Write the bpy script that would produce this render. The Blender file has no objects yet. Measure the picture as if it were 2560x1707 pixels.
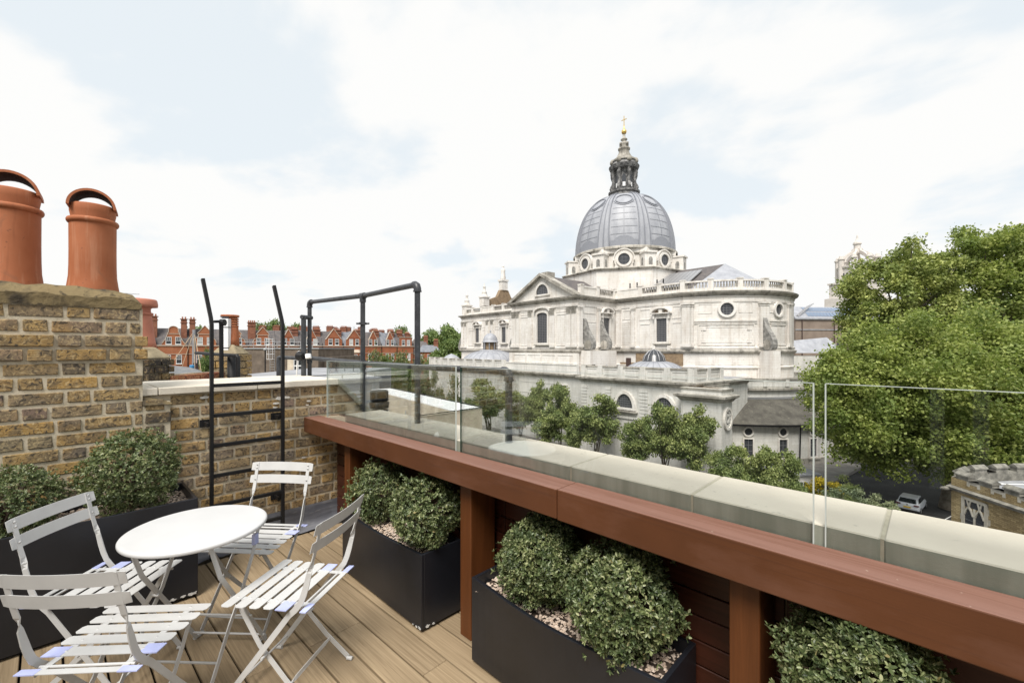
import bpy, math, random
import numpy as np
from mathutils import Vector, Matrix

random.seed(7)
RNG = np.random.default_rng(11)
R = math.radians
SC = bpy.context.scene
COL = SC.collection

# ------------------------------------------------------------------ camera
CAM = Vector((3.926, -1.765, 1.56))
HEAD = math.atan(1046 / 1080.0)          # camera heading, left of +Y
FPX = 1080.0                             # focal length in pixels of the 2560 px wide photograph
FWD = Vector((-math.sin(HEAD), math.cos(HEAD), 0))
RGT = Vector((math.cos(HEAD), math.sin(HEAD), 0))
GROUND = -14.4

cd = bpy.data.cameras.new('camera'); cam = bpy.data.objects.new('camera', cd); COL.objects.link(cam)
cam.location = CAM; cam.rotation_euler = (R(90), 0, HEAD)
cd.sensor_width = 36; cd.sensor_fit = 'HORIZONTAL'; cd.lens = 36 * FPX / 2560
cd.shift_y = 18.5 / 2560; cd.clip_start = 0.05; cd.clip_end = 4000
SC.camera = cam

# ------------------------------------------------------------------ sky and light
SUN_ELEV, SUN_AZ = R(56), R(152)         # azimuth measured from +Y towards +X
sd = Vector((math.sin(SUN_AZ) * math.cos(SUN_ELEV), math.cos(SUN_AZ) * math.cos(SUN_ELEV), math.sin(SUN_ELEV)))
sl = bpy.data.lights.new('sun', 'SUN'); so = bpy.data.objects.new('sun', sl); COL.objects.link(so)
sl.energy = 4.0; sl.angle = R(26); sl.color = (1.0, 0.95, 0.88)
so.rotation_euler = sd.to_track_quat('Z', 'Y').to_euler()

w = bpy.data.worlds.new('World'); SC.world = w; w.use_nodes = True
nt = w.node_tree; nt.nodes.clear(); N = nt.nodes.new; L = nt.links.new
out = N('ShaderNodeOutputWorld'); bg = N('ShaderNodeBackground'); bg.inputs['Strength'].default_value = 0.1
L(bg.outputs[0], out.inputs[0])
sky = N('ShaderNodeTexSky'); sky.sky_type = 'NISHITA'; sky.sun_disc = False
sky.sun_elevation = SUN_ELEV; sky.sun_rotation = SUN_AZ
sky.air_density = 1.0; sky.dust_density = 1.5; sky.ozone_density = 1.0
tc = N('ShaderNodeTexCoord'); sep = N('ShaderNodeSeparateXYZ'); L(tc.outputs['Generated'], sep.inputs[0])
def wm(op, a, b=None, c=None, clamp=False):
    n = N('ShaderNodeMath'); n.operation = op; n.use_clamp = clamp
    for i, v in enumerate((a, b, c)):
        if v is None: continue
        if isinstance(v, (int, float)): n.inputs[i].default_value = v
        else: L(v, n.inputs[i])
    return n.outputs[0]
zz = wm('ADD', wm('ABSOLUTE', sep.outputs[2]), 0.22)
cmb = N('ShaderNodeCombineXYZ'); L(wm('DIVIDE', sep.outputs[0], zz), cmb.inputs[0]); L(wm('DIVIDE', sep.outputs[1], zz), cmb.inputs[1])
n1 = N('ShaderNodeTexNoise'); n1.inputs['Scale'].default_value = 1.15; n1.inputs['Detail'].default_value = 9
n1.inputs['Roughness'].default_value = 0.52; n1.inputs['Distortion'].default_value = 0.25
mp = N('ShaderNodeMapping'); mp.inputs['Location'].default_value = (9.1, 3.7, 0); L(cmb.outputs[0], mp.inputs[0]); L(mp.outputs[0], n1.inputs['Vector'])
n2 = N('ShaderNodeTexNoise'); n2.inputs['Scale'].default_value = 4.0; n2.inputs['Detail'].default_value = 7; L(mp.outputs[0], n2.inputs['Vector'])
mask = wm('ADD', n1.outputs[0], wm('MULTIPLY', wm('SUBTRACT', n2.outputs[0], 0.5), 0.22))
lowveil = wm('MULTIPLY', wm('SUBTRACT', 0.55, wm('ABSOLUTE', sep.outputs[2]), None, True), 0.42)
mask = wm('ADD', mask, lowveil)
rp = N('ShaderNodeMapRange'); rp.interpolation_type = 'SMOOTHSTEP'
rp.inputs['From Min'].default_value = 0.50; rp.inputs['From Max'].default_value = 0.61; L(mask, rp.inputs['Value'])
rp.inputs['To Min'].default_value = 0.0; rp.inputs['To Max'].default_value = 1.0
veil = N('ShaderNodeMix'); veil.data_type = 'RGBA'; veil.inputs[0].default_value = 0.88
L(sky.outputs[0], veil.inputs[6]); veil.inputs[7].default_value = (7.5, 8.02, 8.3, 1)
mx = N('ShaderNodeMix'); mx.data_type = 'RGBA'; L(rp.outputs[0], mx.inputs[0])
L(veil.outputs[2], mx.inputs[6]); mx.inputs[7].default_value = (8.2, 8.2, 8.1, 1)
L(mx.outputs[2], bg.inputs[0])

SC.view_settings.view_transform = 'Standard'; SC.view_settings.look = 'None'
SC.view_settings.exposure = 0.27; SC.view_settings.gamma = 1.0
SC.view_settings.use_curve_mapping = False
SC.render.engine = 'CYCLES'; SC.cycles.max_bounces = 8; SC.cycles.transparent_max_bounces = 16
SC.cycles.use_denoising = True
try: SC.cycles.denoiser = 'OPENIMAGEDENOISE'
except Exception: pass

# ------------------------------------------------------------------ places: bearings of the survey turned into points
def at(px, py, D):
    return CAM + D * ((px - 1280) / FPX * RGT + FWD + Vector((0, 0, -(py - 872) / FPX)))
def onz(px, py, z):
    d = (px - 1280) / FPX * RGT + FWD + Vector((0, 0, -(py - 872) / FPX))
    return CAM + d * ((z - CAM.z) / d.z)
def W(X, D, z=0.0):                       # camera-aligned ground coordinates to world (z in world)
    p = CAM + X * RGT + D * FWD
    return Vector((p.x, p.y, z))

# ------------------------------------------------------------------ object helpers
def meta(o, label=None, cat=None, group=None, kind=None):
    if label: o['label'] = label
    if cat: o['category'] = cat
    if group: o['group'] = group
    if kind: o['kind'] = kind
    return o
def thing(name, label, cat, loc=(0, 0, 0), rz=0.0, group=None):
    o = bpy.data.objects.new(name, None); COL.objects.link(o); o.location = loc; o.rotation_euler = (0, 0, rz)
    o.empty_display_size = 0.1
    return meta(o, label, cat, group)
def setting(name, loc=(0, 0, 0), rz=0.0):
    o = bpy.data.objects.new(name, None); COL.objects.link(o); o.location = loc; o.rotation_euler = (0, 0, rz); o['kind'] = 'structure'
    return o
def link(name, me, parent=None, loc=None, rot=None, scale=None):
    o = bpy.data.objects.new(name, me); COL.objects.link(o)
    if parent is not None: o.parent = parent
    if loc is not None: o.location = loc
    if rot is not None: o.rotation_euler = rot
    if scale is not None: o.scale = scale
    return o
def copy_tree(o, parent=None):
    c = o.copy(); COL.objects.link(c)
    if parent is not None: c.parent = parent
    for ch in [x for x in KIDS.get(o.name, [])]: copy_tree(ch, c)
    return c
KIDS = {}
def index_kids():
    KIDS.clear()
    for o in bpy.data.objects:
        if o.parent: KIDS.setdefault(o.parent.name, []).append(o)

def unit(v):
    v = Vector(v); return v.normalized() if v.length > 1e-9 else Vector((0, 0, 1))

class MB:
    """collects geometry, then links it as one mesh object"""
    def __init__(s): s.v = []; s.f = []; s.sm = []
    def add(s, vs, fs, smooth=False):
        k = len(s.v); s.v += [tuple(p) for p in vs]; s.f += [tuple(i + k for i in f) for f in fs]; s.sm += [smooth] * len(fs); return s
    def box(s, x0, x1, y0, y1, z0, z1, c=0.0):
        if c <= 0:
            vs = [(x, y, z) for z in (z0, z1) for y in (y0, y1) for x in (x0, x1)]
            return s.add(vs, [(0, 2, 3, 1), (4, 5, 7, 6), (0, 1, 5, 4), (2, 6, 7, 3), (0, 4, 6, 2), (1, 3, 7, 5)])
        pts = []
        for sx in (0, 1):
            for sy in (0, 1):
                for sz in (0, 1):
                    X = (x0, x1)[sx]; Y = (y0, y1)[sy]; Z = (z0, z1)[sz]
                    dx = c if sx == 0 else -c; dy = c if sy == 0 else -c; dz = c if sz == 0 else -c
                    pts += [(X, Y + dy, Z + dz), (X + dx, Y, Z + dz), (X + dx, Y + dy, Z)]
        i = lambda a, b, d, k: (a * 4 + b * 2 + d) * 3 + k
        fs = []
        for a in (0, 1):
            q = [i(a, 0, 0, 0), i(a, 1, 0, 0), i(a, 1, 1, 0), i(a, 0, 1, 0)]; fs.append(q if a else q[::-1])
            q = [i(0, a, 0, 1), i(0, a, 1, 1), i(1, a, 1, 1), i(1, a, 0, 1)]; fs.append(q if a else q[::-1])
            q = [i(0, 0, a, 2), i(1, 0, a, 2), i(1, 1, a, 2), i(0, 1, a, 2)]; fs.append(q if a else q[::-1])
        for a in (0, 1):
            for b in (0, 1):
                q = [i(a, b, 0, 0), i(a, b, 1, 0), i(a, b, 1, 1), i(a, b, 0, 1)]; fs.append(q if a != b else q[::-1])
                q = [i(a, 0, b, 0), i(a, 0, b, 2), i(a, 1, b, 2), i(a, 1, b, 0)]; fs.append(q if a != b else q[::-1])
                q = [i(0, a, b, 1), i(1, a, b, 1), i(1, a, b, 2), i(0, a, b, 2)]; fs.append(q if a != b else q[::-1])
                for d in (0, 1):
                    q = [i(a, b, d, 0), i(a, b, d, 1), i(a, b, d, 2)]; fs.append(q if (a + b + d) % 2 else q[::-1])
        return s.add(pts, fs)
    def prism(s, poly, z0, z1):
        n = len(poly); z0f = z0 if callable(z0) else (lambda p: z0); z1f = z1 if callable(z1) else (lambda p: z1)
        vs = [(p[0], p[1], z0f(p)) for p in poly] + [(p[0], p[1], z1f(p)) for p in poly]
        return s.add(vs, [tuple(range(n))[::-1], tuple(range(n, 2 * n))] + [(i, (i + 1) % n, n + (i + 1) % n, n + i) for i in range(n)])
    def solid(s, poly3, d):
        """a planar 3D outline given thickness along vector d"""
        n = len(poly3); d = Vector(d); a = [Vector(p) for p in poly3]
        return s.add(a + [p + d for p in a], [tuple(range(n))[::-1], tuple(range(n, 2 * n))] + [(i, (i + 1) % n, n + (i + 1) % n, n + i) for i in range(n)])
    def hexa(s, bottom, top):
        n = len(bottom)
        return s.add(list(bottom) + list(top), [tuple(range(n))[::-1], tuple(range(n, 2 * n))] + [(i, (i + 1) % n, n + (i + 1) % n, n + i) for i in range(n)])
    def lathe(s, prof, n=24, c=(0, 0, 0), a0=0.0, a1=None, smooth=True, caps=False, sx=1.0, sy=1.0):
        full = a1 is None; m = n if full else n + 1; vs = []
        for r, z in prof:
            for k in range(m):
                a = a0 + (2 * math.pi if full else (a1 - a0)) * k / n
                vs.append((c[0] + r * math.cos(a) * sx, c[1] + r * math.sin(a) * sy, c[2] + z))
        fs = []
        for i in range(len(prof) - 1):
            for k in range(n):
                k2 = (k + 1) % m if full else k + 1
                fs.append((i * m + k, i * m + k2, (i + 1) * m + k2, (i + 1) * m + k))
        s.add(vs, fs, smooth)
        if caps and full:
            s.add(vs[:m], [tuple(range(m))[::-1]]); s.add(vs[-m:], [tuple(range(m))])
        return s
    def tube(s, pts, r, n=8, smooth=True, caps=True, rs=None):
        pts = [Vector(p) for p in pts]; rings = []
        up = None
        for i, p in enumerate(pts):
            t = unit((pts[min(i + 1, len(pts) - 1)] - pts[max(i - 1, 0)]))
            if up is None: up = Vector((0, 0, 1)) if abs(t.z) < 0.9 else Vector((1, 0, 0))
            a = unit(t.cross(up)); b = unit(a.cross(t)); up = b
            rr = rs[i] if rs else r
            rings += [p + rr * (math.cos(2 * math.pi * k / n) * a + math.sin(2 * math.pi * k / n) * b) for k in range(n)]
        fs = [(i * n + k, (i + 1) * n + k, (i + 1) * n + (k + 1) % n, i * n + (k + 1) % n) for i in range(len(pts) - 1) for k in range(n)]
        s.add(rings, fs, smooth)
        if caps: s.add(rings[:n], [tuple(range(n))]); s.add(rings[-n:], [tuple(range(n))[::-1]])
        return s
    def bar(s, pts, wid, th, side, twist=None):
        """flat bar along pts; wid measured along side, th across; side may be one vector or one per point"""
        pts = [Vector(p) for p in pts]; ring = []
        for i, p in enumerate(pts):
            t = unit(pts[min(i + 1, len(pts) - 1)] - pts[max(i - 1, 0)])
            sd_ = Vector(side[i]) if isinstance(side[0], (tuple, list, Vector)) else Vector(side)
            sd_ = unit(sd_ - sd_.dot(t) * t); nn = unit(t.cross(sd_))
            ww = wid[i] if isinstance(wid, (list, tuple)) else wid
            ring += [p + sd_ * ww / 2 + nn * th / 2, p - sd_ * ww / 2 + nn * th / 2, p - sd_ * ww / 2 - nn * th / 2, p + sd_ * ww / 2 - nn * th / 2]
        m = len(pts)
        fs = [(i * 4 + k, i * 4 + (k + 1) % 4, (i + 1) * 4 + (k + 1) % 4, (i + 1) * 4 + k) for i in range(m - 1) for k in range(4)]
        fs += [(3, 2, 1, 0), (m * 4 - 4, m * 4 - 3, m * 4 - 2, m * 4 - 1)]
        return s.add(ring, fs)
    def sweep(s, path, prof, closed=False):
        """profile [(out, z)...] carried along a plan path, outward to the right of travel, mitred"""
        n = len(path); P = [Vector((p[0], p[1])) for p in path]; mit = []
        for i in range(n):
            ds = []
            if closed or i > 0: ds.append((P[i] - P[i - 1]).normalized())
            if closed or i < n - 1: ds.append((P[(i + 1) % n] - P[i]).normalized())
            ns = [Vector((d.y, -d.x)) for d in ds]
            if len(ns) == 2:
                m = (ns[0] + ns[1]); q = m.dot(ns[0]); m = m / q if q > 0.15 else ns[0]
            else: m = ns[0]
            mit.append(m)
        k = len(prof); vs = []
        for i in range(n):
            for o, z in prof: vs.append((P[i].x + mit[i].x * o, P[i].y + mit[i].y * o, z))
        fs = []
        for i in range(n if closed else n - 1):
            j = (i + 1) % n
            for a in range(k): b = (a + 1) % k; fs.append((i * k + a, j * k + a, j * k + b, i * k + b))
        if not closed: fs += [tuple(range(k)), tuple(range((n - 1) * k, n * k))[::-1]]
        return s.add(vs, fs)
    def mesh(s, name, mat, recalc=True):
        me = bpy.data.meshes.new(name)
        me.from_pydata(s.v, [], s.f); me.polygons.foreach_set('use_smooth', s.sm)
        if mat is not None: me.materials.append(mat)
        if recalc:
            import bmesh
            bm = bmesh.new(); bm.from_mesh(me); bmesh.ops.recalc_face_normals(bm, faces=bm.faces); bm.to_mesh(me); bm.free()
        me.update()
        return me
    def build(s, name, mat, parent=None, loc=None, rot=None, bevel=0.0, recalc=True):
        me = s.mesh(name, mat, recalc)
        o = link(name, me, parent, loc, rot)
        if bevel > 0:
            b = o.modifiers.new('edge', 'BEVEL'); b.width = bevel; b.segments = 2; b.limit_method = 'ANGLE'; b.angle_limit = R(40)
        return o

# ------------------------------------------------------------------ materials
def new_mat(name):
    m = bpy.data.materials.new(name); m.use_nodes = True; t = m.node_tree; t.nodes.clear()
    o = t.nodes.new('ShaderNodeOutputMaterial'); p = t.nodes.new('ShaderNodeBsdfPrincipled'); t.links.new(p.outputs[0], o.inputs[0])
    return m, t, p
class G:
    """tiny node helper"""
    def __init__(s, t): s.t = t
    def n(s, k, **kw):
        x = s.t.nodes.new(k)
        for a, b in kw.items():
            if a.startswith('i_'): x.inputs[a[2:].replace('_', ' ')].default_value = b
            else: setattr(x, a, b)
        return x
    def l(s, a, b): s.t.links.new(a, b)
    def noise(s, vec, scale, detail=5, rough=0.55, dist=0.0):
        x = s.n('ShaderNodeTexNoise'); x.inputs['Scale'].default_value = scale; x.inputs['Detail'].default_value = detail
        x.inputs['Roughness'].default_value = rough; x.inputs['Distortion'].default_value = dist
        if vec is not None: s.l(vec, x.inputs['Vector'])
        return x.outputs[0]
    def mapr(s, v, a, b, c=0.0, d=1.0):
        x = s.n('ShaderNodeMapRange'); x.inputs[1].default_value = a; x.inputs[2].default_value = b; x.inputs[3].default_value = c; x.inputs[4].default_value = d
        s.l(v, x.inputs[0]); return x.outputs[0]
    def mix(s, f, a, b, mode='MIX'):
        x = s.n('ShaderNodeMix', data_type='RGBA', blend_type=mode)
        if isinstance(f, (int, float)): x.inputs[0].default_value = f
        else: s.l(f, x.inputs[0])
        for i, v in ((6, a), (7, b)):
            if isinstance(v, (tuple, list)): x.inputs[i].default_value = (*v[:3], 1)
            else: s.l(v, x.inputs[i])
        return x.outputs[2]
    def ramp(s, v, stops):
        x = s.n('ShaderNodeValToRGB'); e = x.color_ramp.elements
        while len(e) > 1: e.remove(e[-1])
        e[0].position = stops[0][0]; e[0].color = (*stops[0][1], 1)
        for p, c in stops[1:]: q = e.new(p); q.color = (*c, 1)
        s.l(v, x.inputs[0]); return x.outputs[0]
    def vec(s, scale=(1, 1, 1), rand=0.0, kind='Object'):
        tc_ = s.n('ShaderNodeTexCoord'); m = s.n('ShaderNodeMapping'); m.inputs['Scale'].default_value = scale
        s.l(tc_.outputs[kind], m.inputs[0])
        if rand:
            oi = s.n('ShaderNodeObjectInfo'); mm = s.n('ShaderNodeMath', operation='MULTIPLY'); mm.inputs[1].default_value = rand; s.l(oi.outputs['Random'], mm.inputs[0])
            cx = s.n('ShaderNodeCombineXYZ'); s.l(mm.outputs[0], cx.inputs[0]); s.l(mm.outputs[0], cx.inputs[1]); s.l(mm.outputs[0], cx.inputs[2])
            s.l(cx.outputs[0], m.inputs['Location'])
        return m.outputs[0]
    def wpos(s, scale=(1, 1, 1)):
        g = s.n('ShaderNodeNewGeometry'); m = s.n('ShaderNodeMapping'); m.inputs['Scale'].default_value = scale; s.l(g.outputs['Position'], m.inputs[0]); return m.outputs[0]
    def rnd(s): return s.n('ShaderNodeObjectInfo').outputs['Random']
    def island(s): return s.n('ShaderNodeNewGeometry').outputs['Random Per Island']
    def bump(s, p, h, strength=0.3, dist=0.01):
        b = s.n('ShaderNodeBump'); b.inputs['Strength'].default_value = strength; b.inputs['Distance'].default_value = dist
        s.l(h, b.inputs['Height']); s.l(b.outputs[0], p.inputs['Normal'])
def setp(p, rough=0.6, metal=0.0, spec=0.5, **k):
    p.inputs['Roughness'].default_value = rough; p.inputs['Metallic'].default_value = metal; p.inputs['Specular IOR Level'].default_value = spec

def mottled(name, c1, c2, scale=6, rough=0.7, bump=0.15, dist=0.004, spec=0.4, metal=0.0, stretch=(1, 1, 1), lo=0.35, hi=0.65, c3=None, s3=40, world=True, rand=0.0, detail=6):
    m, t, p = new_mat(name); g = G(t)
    v = g.wpos(stretch) if world else g.vec(stretch, rand)
    a = g.noise(v, scale, detail)
    col = g.mix(g.mapr(a, lo, hi), c1, c2)
    b = g.noise(v, s3, 4)
    if c3: col = g.mix(g.mapr(b, 0.58, 0.72, 0, 0.8), col, c3)
    g.l(col, p.inputs['Base Color']); setp(p, rough, metal, spec)
    if bump: g.bump(p, b, bump, dist)
    return m
def plain(name, c, rough=0.5, metal=0.0, spec=0.5, vary=0.12):
    m, t, p = new_mat(name); g = G(t)
    a = g.noise(g.wpos(), 9, 4); b = tuple(max(0, x * (1 - vary)) for x in c); d = tuple(min(1, x * (1 + vary)) for x in c)
    g.l(g.mix(g.mapr(a, 0.35, 0.65), b, d), p.inputs['Base Color']); setp(p, rough, metal, spec)
    return m
M = {}
M['white'] = plain('white_powder_coat', (0.56, 0.562, 0.565), 0.38, vary=0.02)
M['chair'] = plain('pale_grey_steel_paint', (0.54, 0.54, 0.535), 0.42, vary=0.04)
M['film'] = plain('blue_protective_film', (0.44, 0.48, 0.76), 0.25, vary=0.1)
M['black'] = plain('black_satin_steel', (0.010, 0.010, 0.011), 0.5, 0, 0.3, vary=0.2)
M['planter'] = mottled('anthracite_planter', (0.009, 0.010, 0.0135), (0.014, 0.0155, 0.021), 3, 0.36, 0.05, 0.001, 0.5)
M['pipe'] = mottled('dark_painted_pipe', (0.026, 0.028, 0.032), (0.05, 0.053, 0.06), 14, 0.42, 0.25, 0.002, 0.5, c3=(0.12, 0.12, 0.12), s3=90)
M['void'] = plain('dark_void', (0.008, 0.008, 0.008), 0.9)
# ================================================================== TERRACE
# ---- materials
def m_brick(name, stops, mot=0.72, dark=(0.05, 0.045, 0.04)):
    m, t, p = new_mat(name); g = G(t)
    v = g.vec((1, 1, 1), 37.0)
    base = g.ramp(g.rnd(), stops)
    a = g.noise(v, 15, 6, 0.62, 0.6); b = g.noise(v, 38, 5, 0.62, 1.2); c = g.noise(v, 7, 3)
    col = g.mix(g.mapr(a, 0.42, 0.60, 0, mot), base, (0.13, 0.105, 0.075))
    col = g.mix(g.mapr(c, 0.5, 0.72, 0, 0.5), col, (0.40, 0.24, 0.075))
    col = g.mix(g.mapr(b, 0.545, 0.61, 0, 0.85), col, dark)
    col = g.mix(g.mapr(b, 0.45, 0.37, 0, 0.6), col, (0.52, 0.40, 0.22))
    g.l(col, p.inputs['Base Color']); setp(p, 0.88, 0, 0.2)
    h = g.n('ShaderNodeMath', operation='ADD'); g.l(a, h.inputs[0]); g.l(b, h.inputs[1])
    g.bump(p, h.outputs[0], 0.9, 0.006)
    return m
STOCK = [(0.0, (0.36, 0.23, 0.085)), (0.16, (0.24, 0.18, 0.105)), (0.32, (0.42, 0.26, 0.085)), (0.46, (0.19, 0.155, 0.12)), (0.60, (0.33, 0.235, 0.12)), (0.74, (0.21, 0.15, 0.12)), (0.86, (0.46, 0.29, 0.10)), (1.0, (0.26, 0.21, 0.13))]
M['brick'] = m_brick('weathered_stock_brick', STOCK)
M['brick_clean'] = m_brick('yellow_stock_brick', [(a, tuple(min(1, x * 1.15 + 0.02) for x in c)) for a, c in STOCK], 0.6)
M['brick_black'] = m_brick('sooty_brick', [(0, (0.03, 0.03, 0.03)), (0.6, (0.05, 0.04, 0.035)), (1, (0.14, 0.10, 0.05))], 0.2)
M['brick_red'] = m_brick('red_brick', [(0, (0.30, 0.09, 0.05)), (1, (0.40, 0.14, 0.08))], 0.15)
M['mortar'] = mottled('sandy_mortar', (0.47, 0.41, 0.30), (0.60, 0.53, 0.41), 22, 0.95, 0.6, 0.004, 0.1, c3=(0.30, 0.25, 0.18), s3=120)
M['cap'] = mottled('lichened_flaunching', (0.06, 0.05, 0.038), (0.20, 0.155, 0.085), 7, 0.95, 0.9, 0.012, 0.1, c3=(0.035, 0.03, 0.025), s3=26, lo=0.42, hi=0.58)
M['sandstone'] = mottled('cream_coping', (0.60, 0.55, 0.46), (0.72, 0.67, 0.58), 3.5, 0.9, 0.3, 0.002, 0.2, c3=(0.50, 0.45, 0.37), s3=60)
M['terracotta'] = mottled('terracotta', (0.36, 0.118, 0.05), (0.44, 0.158, 0.072), 2.2, 0.62, 0.12, 0.003, 0.35, stretch=(1, 1, 0.45), c3=(0.40, 0.14, 0.07), s3=18)
def m_terra():
    m, t, p = new_mat('weathered_terracotta'); g = G(t); v = g.wpos()
    a = g.noise(v, 3.0, 5); st = g.noise(g.wpos((26, 26, 1.6)), 1.0, 4, 0.6); b = g.noise(v, 24, 5, 0.6); c = g.noise(v, 9, 4, 0.6, 0.8)
    col = g.mix(g.mapr(a, 0.35, 0.65), (0.33, 0.108, 0.045), (0.43, 0.155, 0.072))
    col = g.mix(g.mapr(st, 0.56, 0.68, 0, 0.30), col, (0.55, 0.30, 0.19)); col = g.mix(g.mapr(st, 0.43, 0.33, 0, 0.35), col, (0.20, 0.065, 0.03))
    col = g.mix(g.mapr(c, 0.60, 0.70, 0, 0.45), col, (0.24, 0.11, 0.06)); col = g.mix(g.mapr(b, 0.66, 0.70, 0, 0.55), col, (0.10, 0.05, 0.035))
    g.l(col, p.inputs['Base Color']); setp(p, 0.72, 0, 0.3); g.bump(p, b, 0.25, 0.003); return m
M['terracotta'] = m_terra()
M['terra_pink'] = mottled('pink_terracotta', (0.40, 0.15, 0.10), (0.48, 0.19, 0.125), 3, 0.7, 0.1, 0.003, 0.3)
M['soot'] = mottled('sooty_terracotta', (0.05, 0.035, 0.03), (0.12, 0.06, 0.045), 10, 0.9, 0.3, 0.004, 0.2)
M['lead'] = mottled('lead_flashing', (0.10, 0.105, 0.125), (0.20, 0.205, 0.23), 3.0, 0.5, 0.5, 0.012, 0.5, stretch=(1, 0.5, 3.0), c3=(0.30, 0.30, 0.31), s3=9)
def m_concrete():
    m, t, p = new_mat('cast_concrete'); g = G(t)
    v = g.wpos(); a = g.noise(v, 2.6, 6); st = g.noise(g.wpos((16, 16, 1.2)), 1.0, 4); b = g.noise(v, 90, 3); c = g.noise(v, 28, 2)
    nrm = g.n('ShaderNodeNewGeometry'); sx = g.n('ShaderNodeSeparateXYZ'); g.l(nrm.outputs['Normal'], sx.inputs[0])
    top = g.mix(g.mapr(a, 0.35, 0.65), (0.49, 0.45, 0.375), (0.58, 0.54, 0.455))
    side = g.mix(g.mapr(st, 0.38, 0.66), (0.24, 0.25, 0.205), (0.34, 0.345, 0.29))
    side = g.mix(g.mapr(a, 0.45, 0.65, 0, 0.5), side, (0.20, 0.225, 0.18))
    col = g.mix(g.mapr(sx.outputs[2], 0.3, 0.8), side, top)  # sides darker than tops: light from above put into the colour
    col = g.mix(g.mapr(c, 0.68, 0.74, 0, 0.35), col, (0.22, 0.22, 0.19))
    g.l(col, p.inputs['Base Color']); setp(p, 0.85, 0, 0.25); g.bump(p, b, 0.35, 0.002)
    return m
M['concrete'] = m_concrete()
def m_wood(name, c1, c2, axis, rough=0.5, spec=0.4, fine=1.0, bump=0.25, rnd=0.25):
    m, t, p = new_mat(name); g = G(t)
    sc = [60 * fine] * 3; sc[axis] = 1.6
    a = g.noise(g.vec(tuple(sc), 61.0), 1.0, 5, 0.6, 1.6)
    sc2 = [9] * 3; sc2[axis] = 0.7
    b = g.noise(g.vec(tuple(sc2), 61.0), 1.0, 4, 0.5, 0.8)
    col = g.mix(g.mapr(a, 0.36, 0.64), c1, c2)
    k = tuple(x * 0.8 for x in c1)
    col = g.mix(g.mapr(b, 0.45, 0.7, 0, 0.5), col, k)
    r_ = g.mapr(g.rnd(), 0, 1, 1 - rnd, 1 + rnd * 0.5)
    cm = g.n('ShaderNodeCombineXYZ')
    for i in range(3): g.l(r_, cm.inputs[i])
    col = g.mix(1.0, col, cm.outputs[0], 'MULTIPLY')
    g.l(col, p.inputs['Base Color']); setp(p, rough, 0, spec); g.bump(p, a, bump, 0.0015)
    return m
M['deck'] = m_wood('composite_decking', (0.25, 0.183, 0.11), (0.375, 0.285, 0.18), 0, 0.6, 0.35, 1.0, 0.5, 0.16)
M['beam'] = m_wood('red_brown_stained_timber', (0.115, 0.040, 0.019), (0.155, 0.057, 0.029), 0, 0.42, 0.45, 0.6, 0.12, 0.05)
M['post'] = m_wood('orange_brown_stained_timber', (0.092, 0.030, 0.008), (0.128, 0.042, 0.012), 2, 0.45, 0.4, 0.6, 0.12, 0.05)
M['clad'] = m_wood('dark_red_cladding', (0.05, 0.0145, 0.0075), (0.075, 0.022, 0.012), 0, 0.42, 0.4, 0.6, 0.1, 0.15)
M['roof'] = mottled('grey_roof_membrane', (0.22, 0.225, 0.24), (0.34, 0.345, 0.36), 1.2, 0.8, 0.1, 0.003, 0.3)

# ---- deck
deck = setting('deck', (0.12, 0.0, 0.0), R(1.2))
PITCH = 0.146
for i in range(27):
    y1 = 0.02 - 0.146 * 0.42 - i * PITCH; cuts = [0.0, random.choice((1.45, 2.05, 2.9, 3.3)), 5.3]
    for a, b in zip(cuts[:-1], cuts[1:]):
        q = MB().box(0, b - a - 0.003, -PITCH + 0.009, 0, -0.022, 0.0, 0.0025)
        q.build('deck_board', M['deck'], deck, (a, y1, random.uniform(-0.0006, 0.0006)))
sub = MB().box(-0.1, 5.5, -4.2, 0.1, -0.16, -0.045).build('deck_substrate', M['void'], deck)

# ---- far party wall, brick by brick
COURSE = 0.0883
def brick_mesh(name, L_, h, mat, seed, dep=0.05):
    rr = random.Random(seed); b = MB().box(-L_ / 2, L_ / 2, -dep, 0, -h / 2, h / 2, 0.004)
    j = lambda: rr.uniform(-0.0022, 0.0022)
    b.v = [(x + j(), y + (j() if y > -dep / 2 else 0), z + j()) for x, y, z in b.v]
    return b.mesh(name, mat)
def brick_set(mat, Ls, h=COURSE - 0.021, dep=0.05):
    return {l: [brick_mesh('brick', l, h, mat, k * 31 + int(l * 1000), dep) for k in range(4)] for l in Ls}
def lay(parent, meshes, pattern, y0, y1, zc, x, joint=0.016, off=0.0, zmask=None, jit=0.003):
    """lays one course on the plane x, running along y; brick faces look towards +x"""
    y = y0 - off; k = 0
    while y < y1:
        l = pattern[k % len(pattern)]; k += 1
        a, b = max(y, y0), min(y + l, y1); l2 = b - a
        if l2 > 0.03 and (zmask is None or zmask((a + b) / 2, zc)):
            key = min(meshes, key=lambda q: abs(q - l2)); me = random.choice(meshes[key])
            o = link('brick', me, parent, (x + random.uniform(-jit, jit * 0.6), (a + b) / 2, zc + random.uniform(-0.0015, 0.0015)), (random.uniform(-0.006, 0.006), 0, R(-90) + random.uniform(-0.008, 0.008)))
            o.scale = (l2 / key, 1, 1)
        y += l + joint

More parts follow.
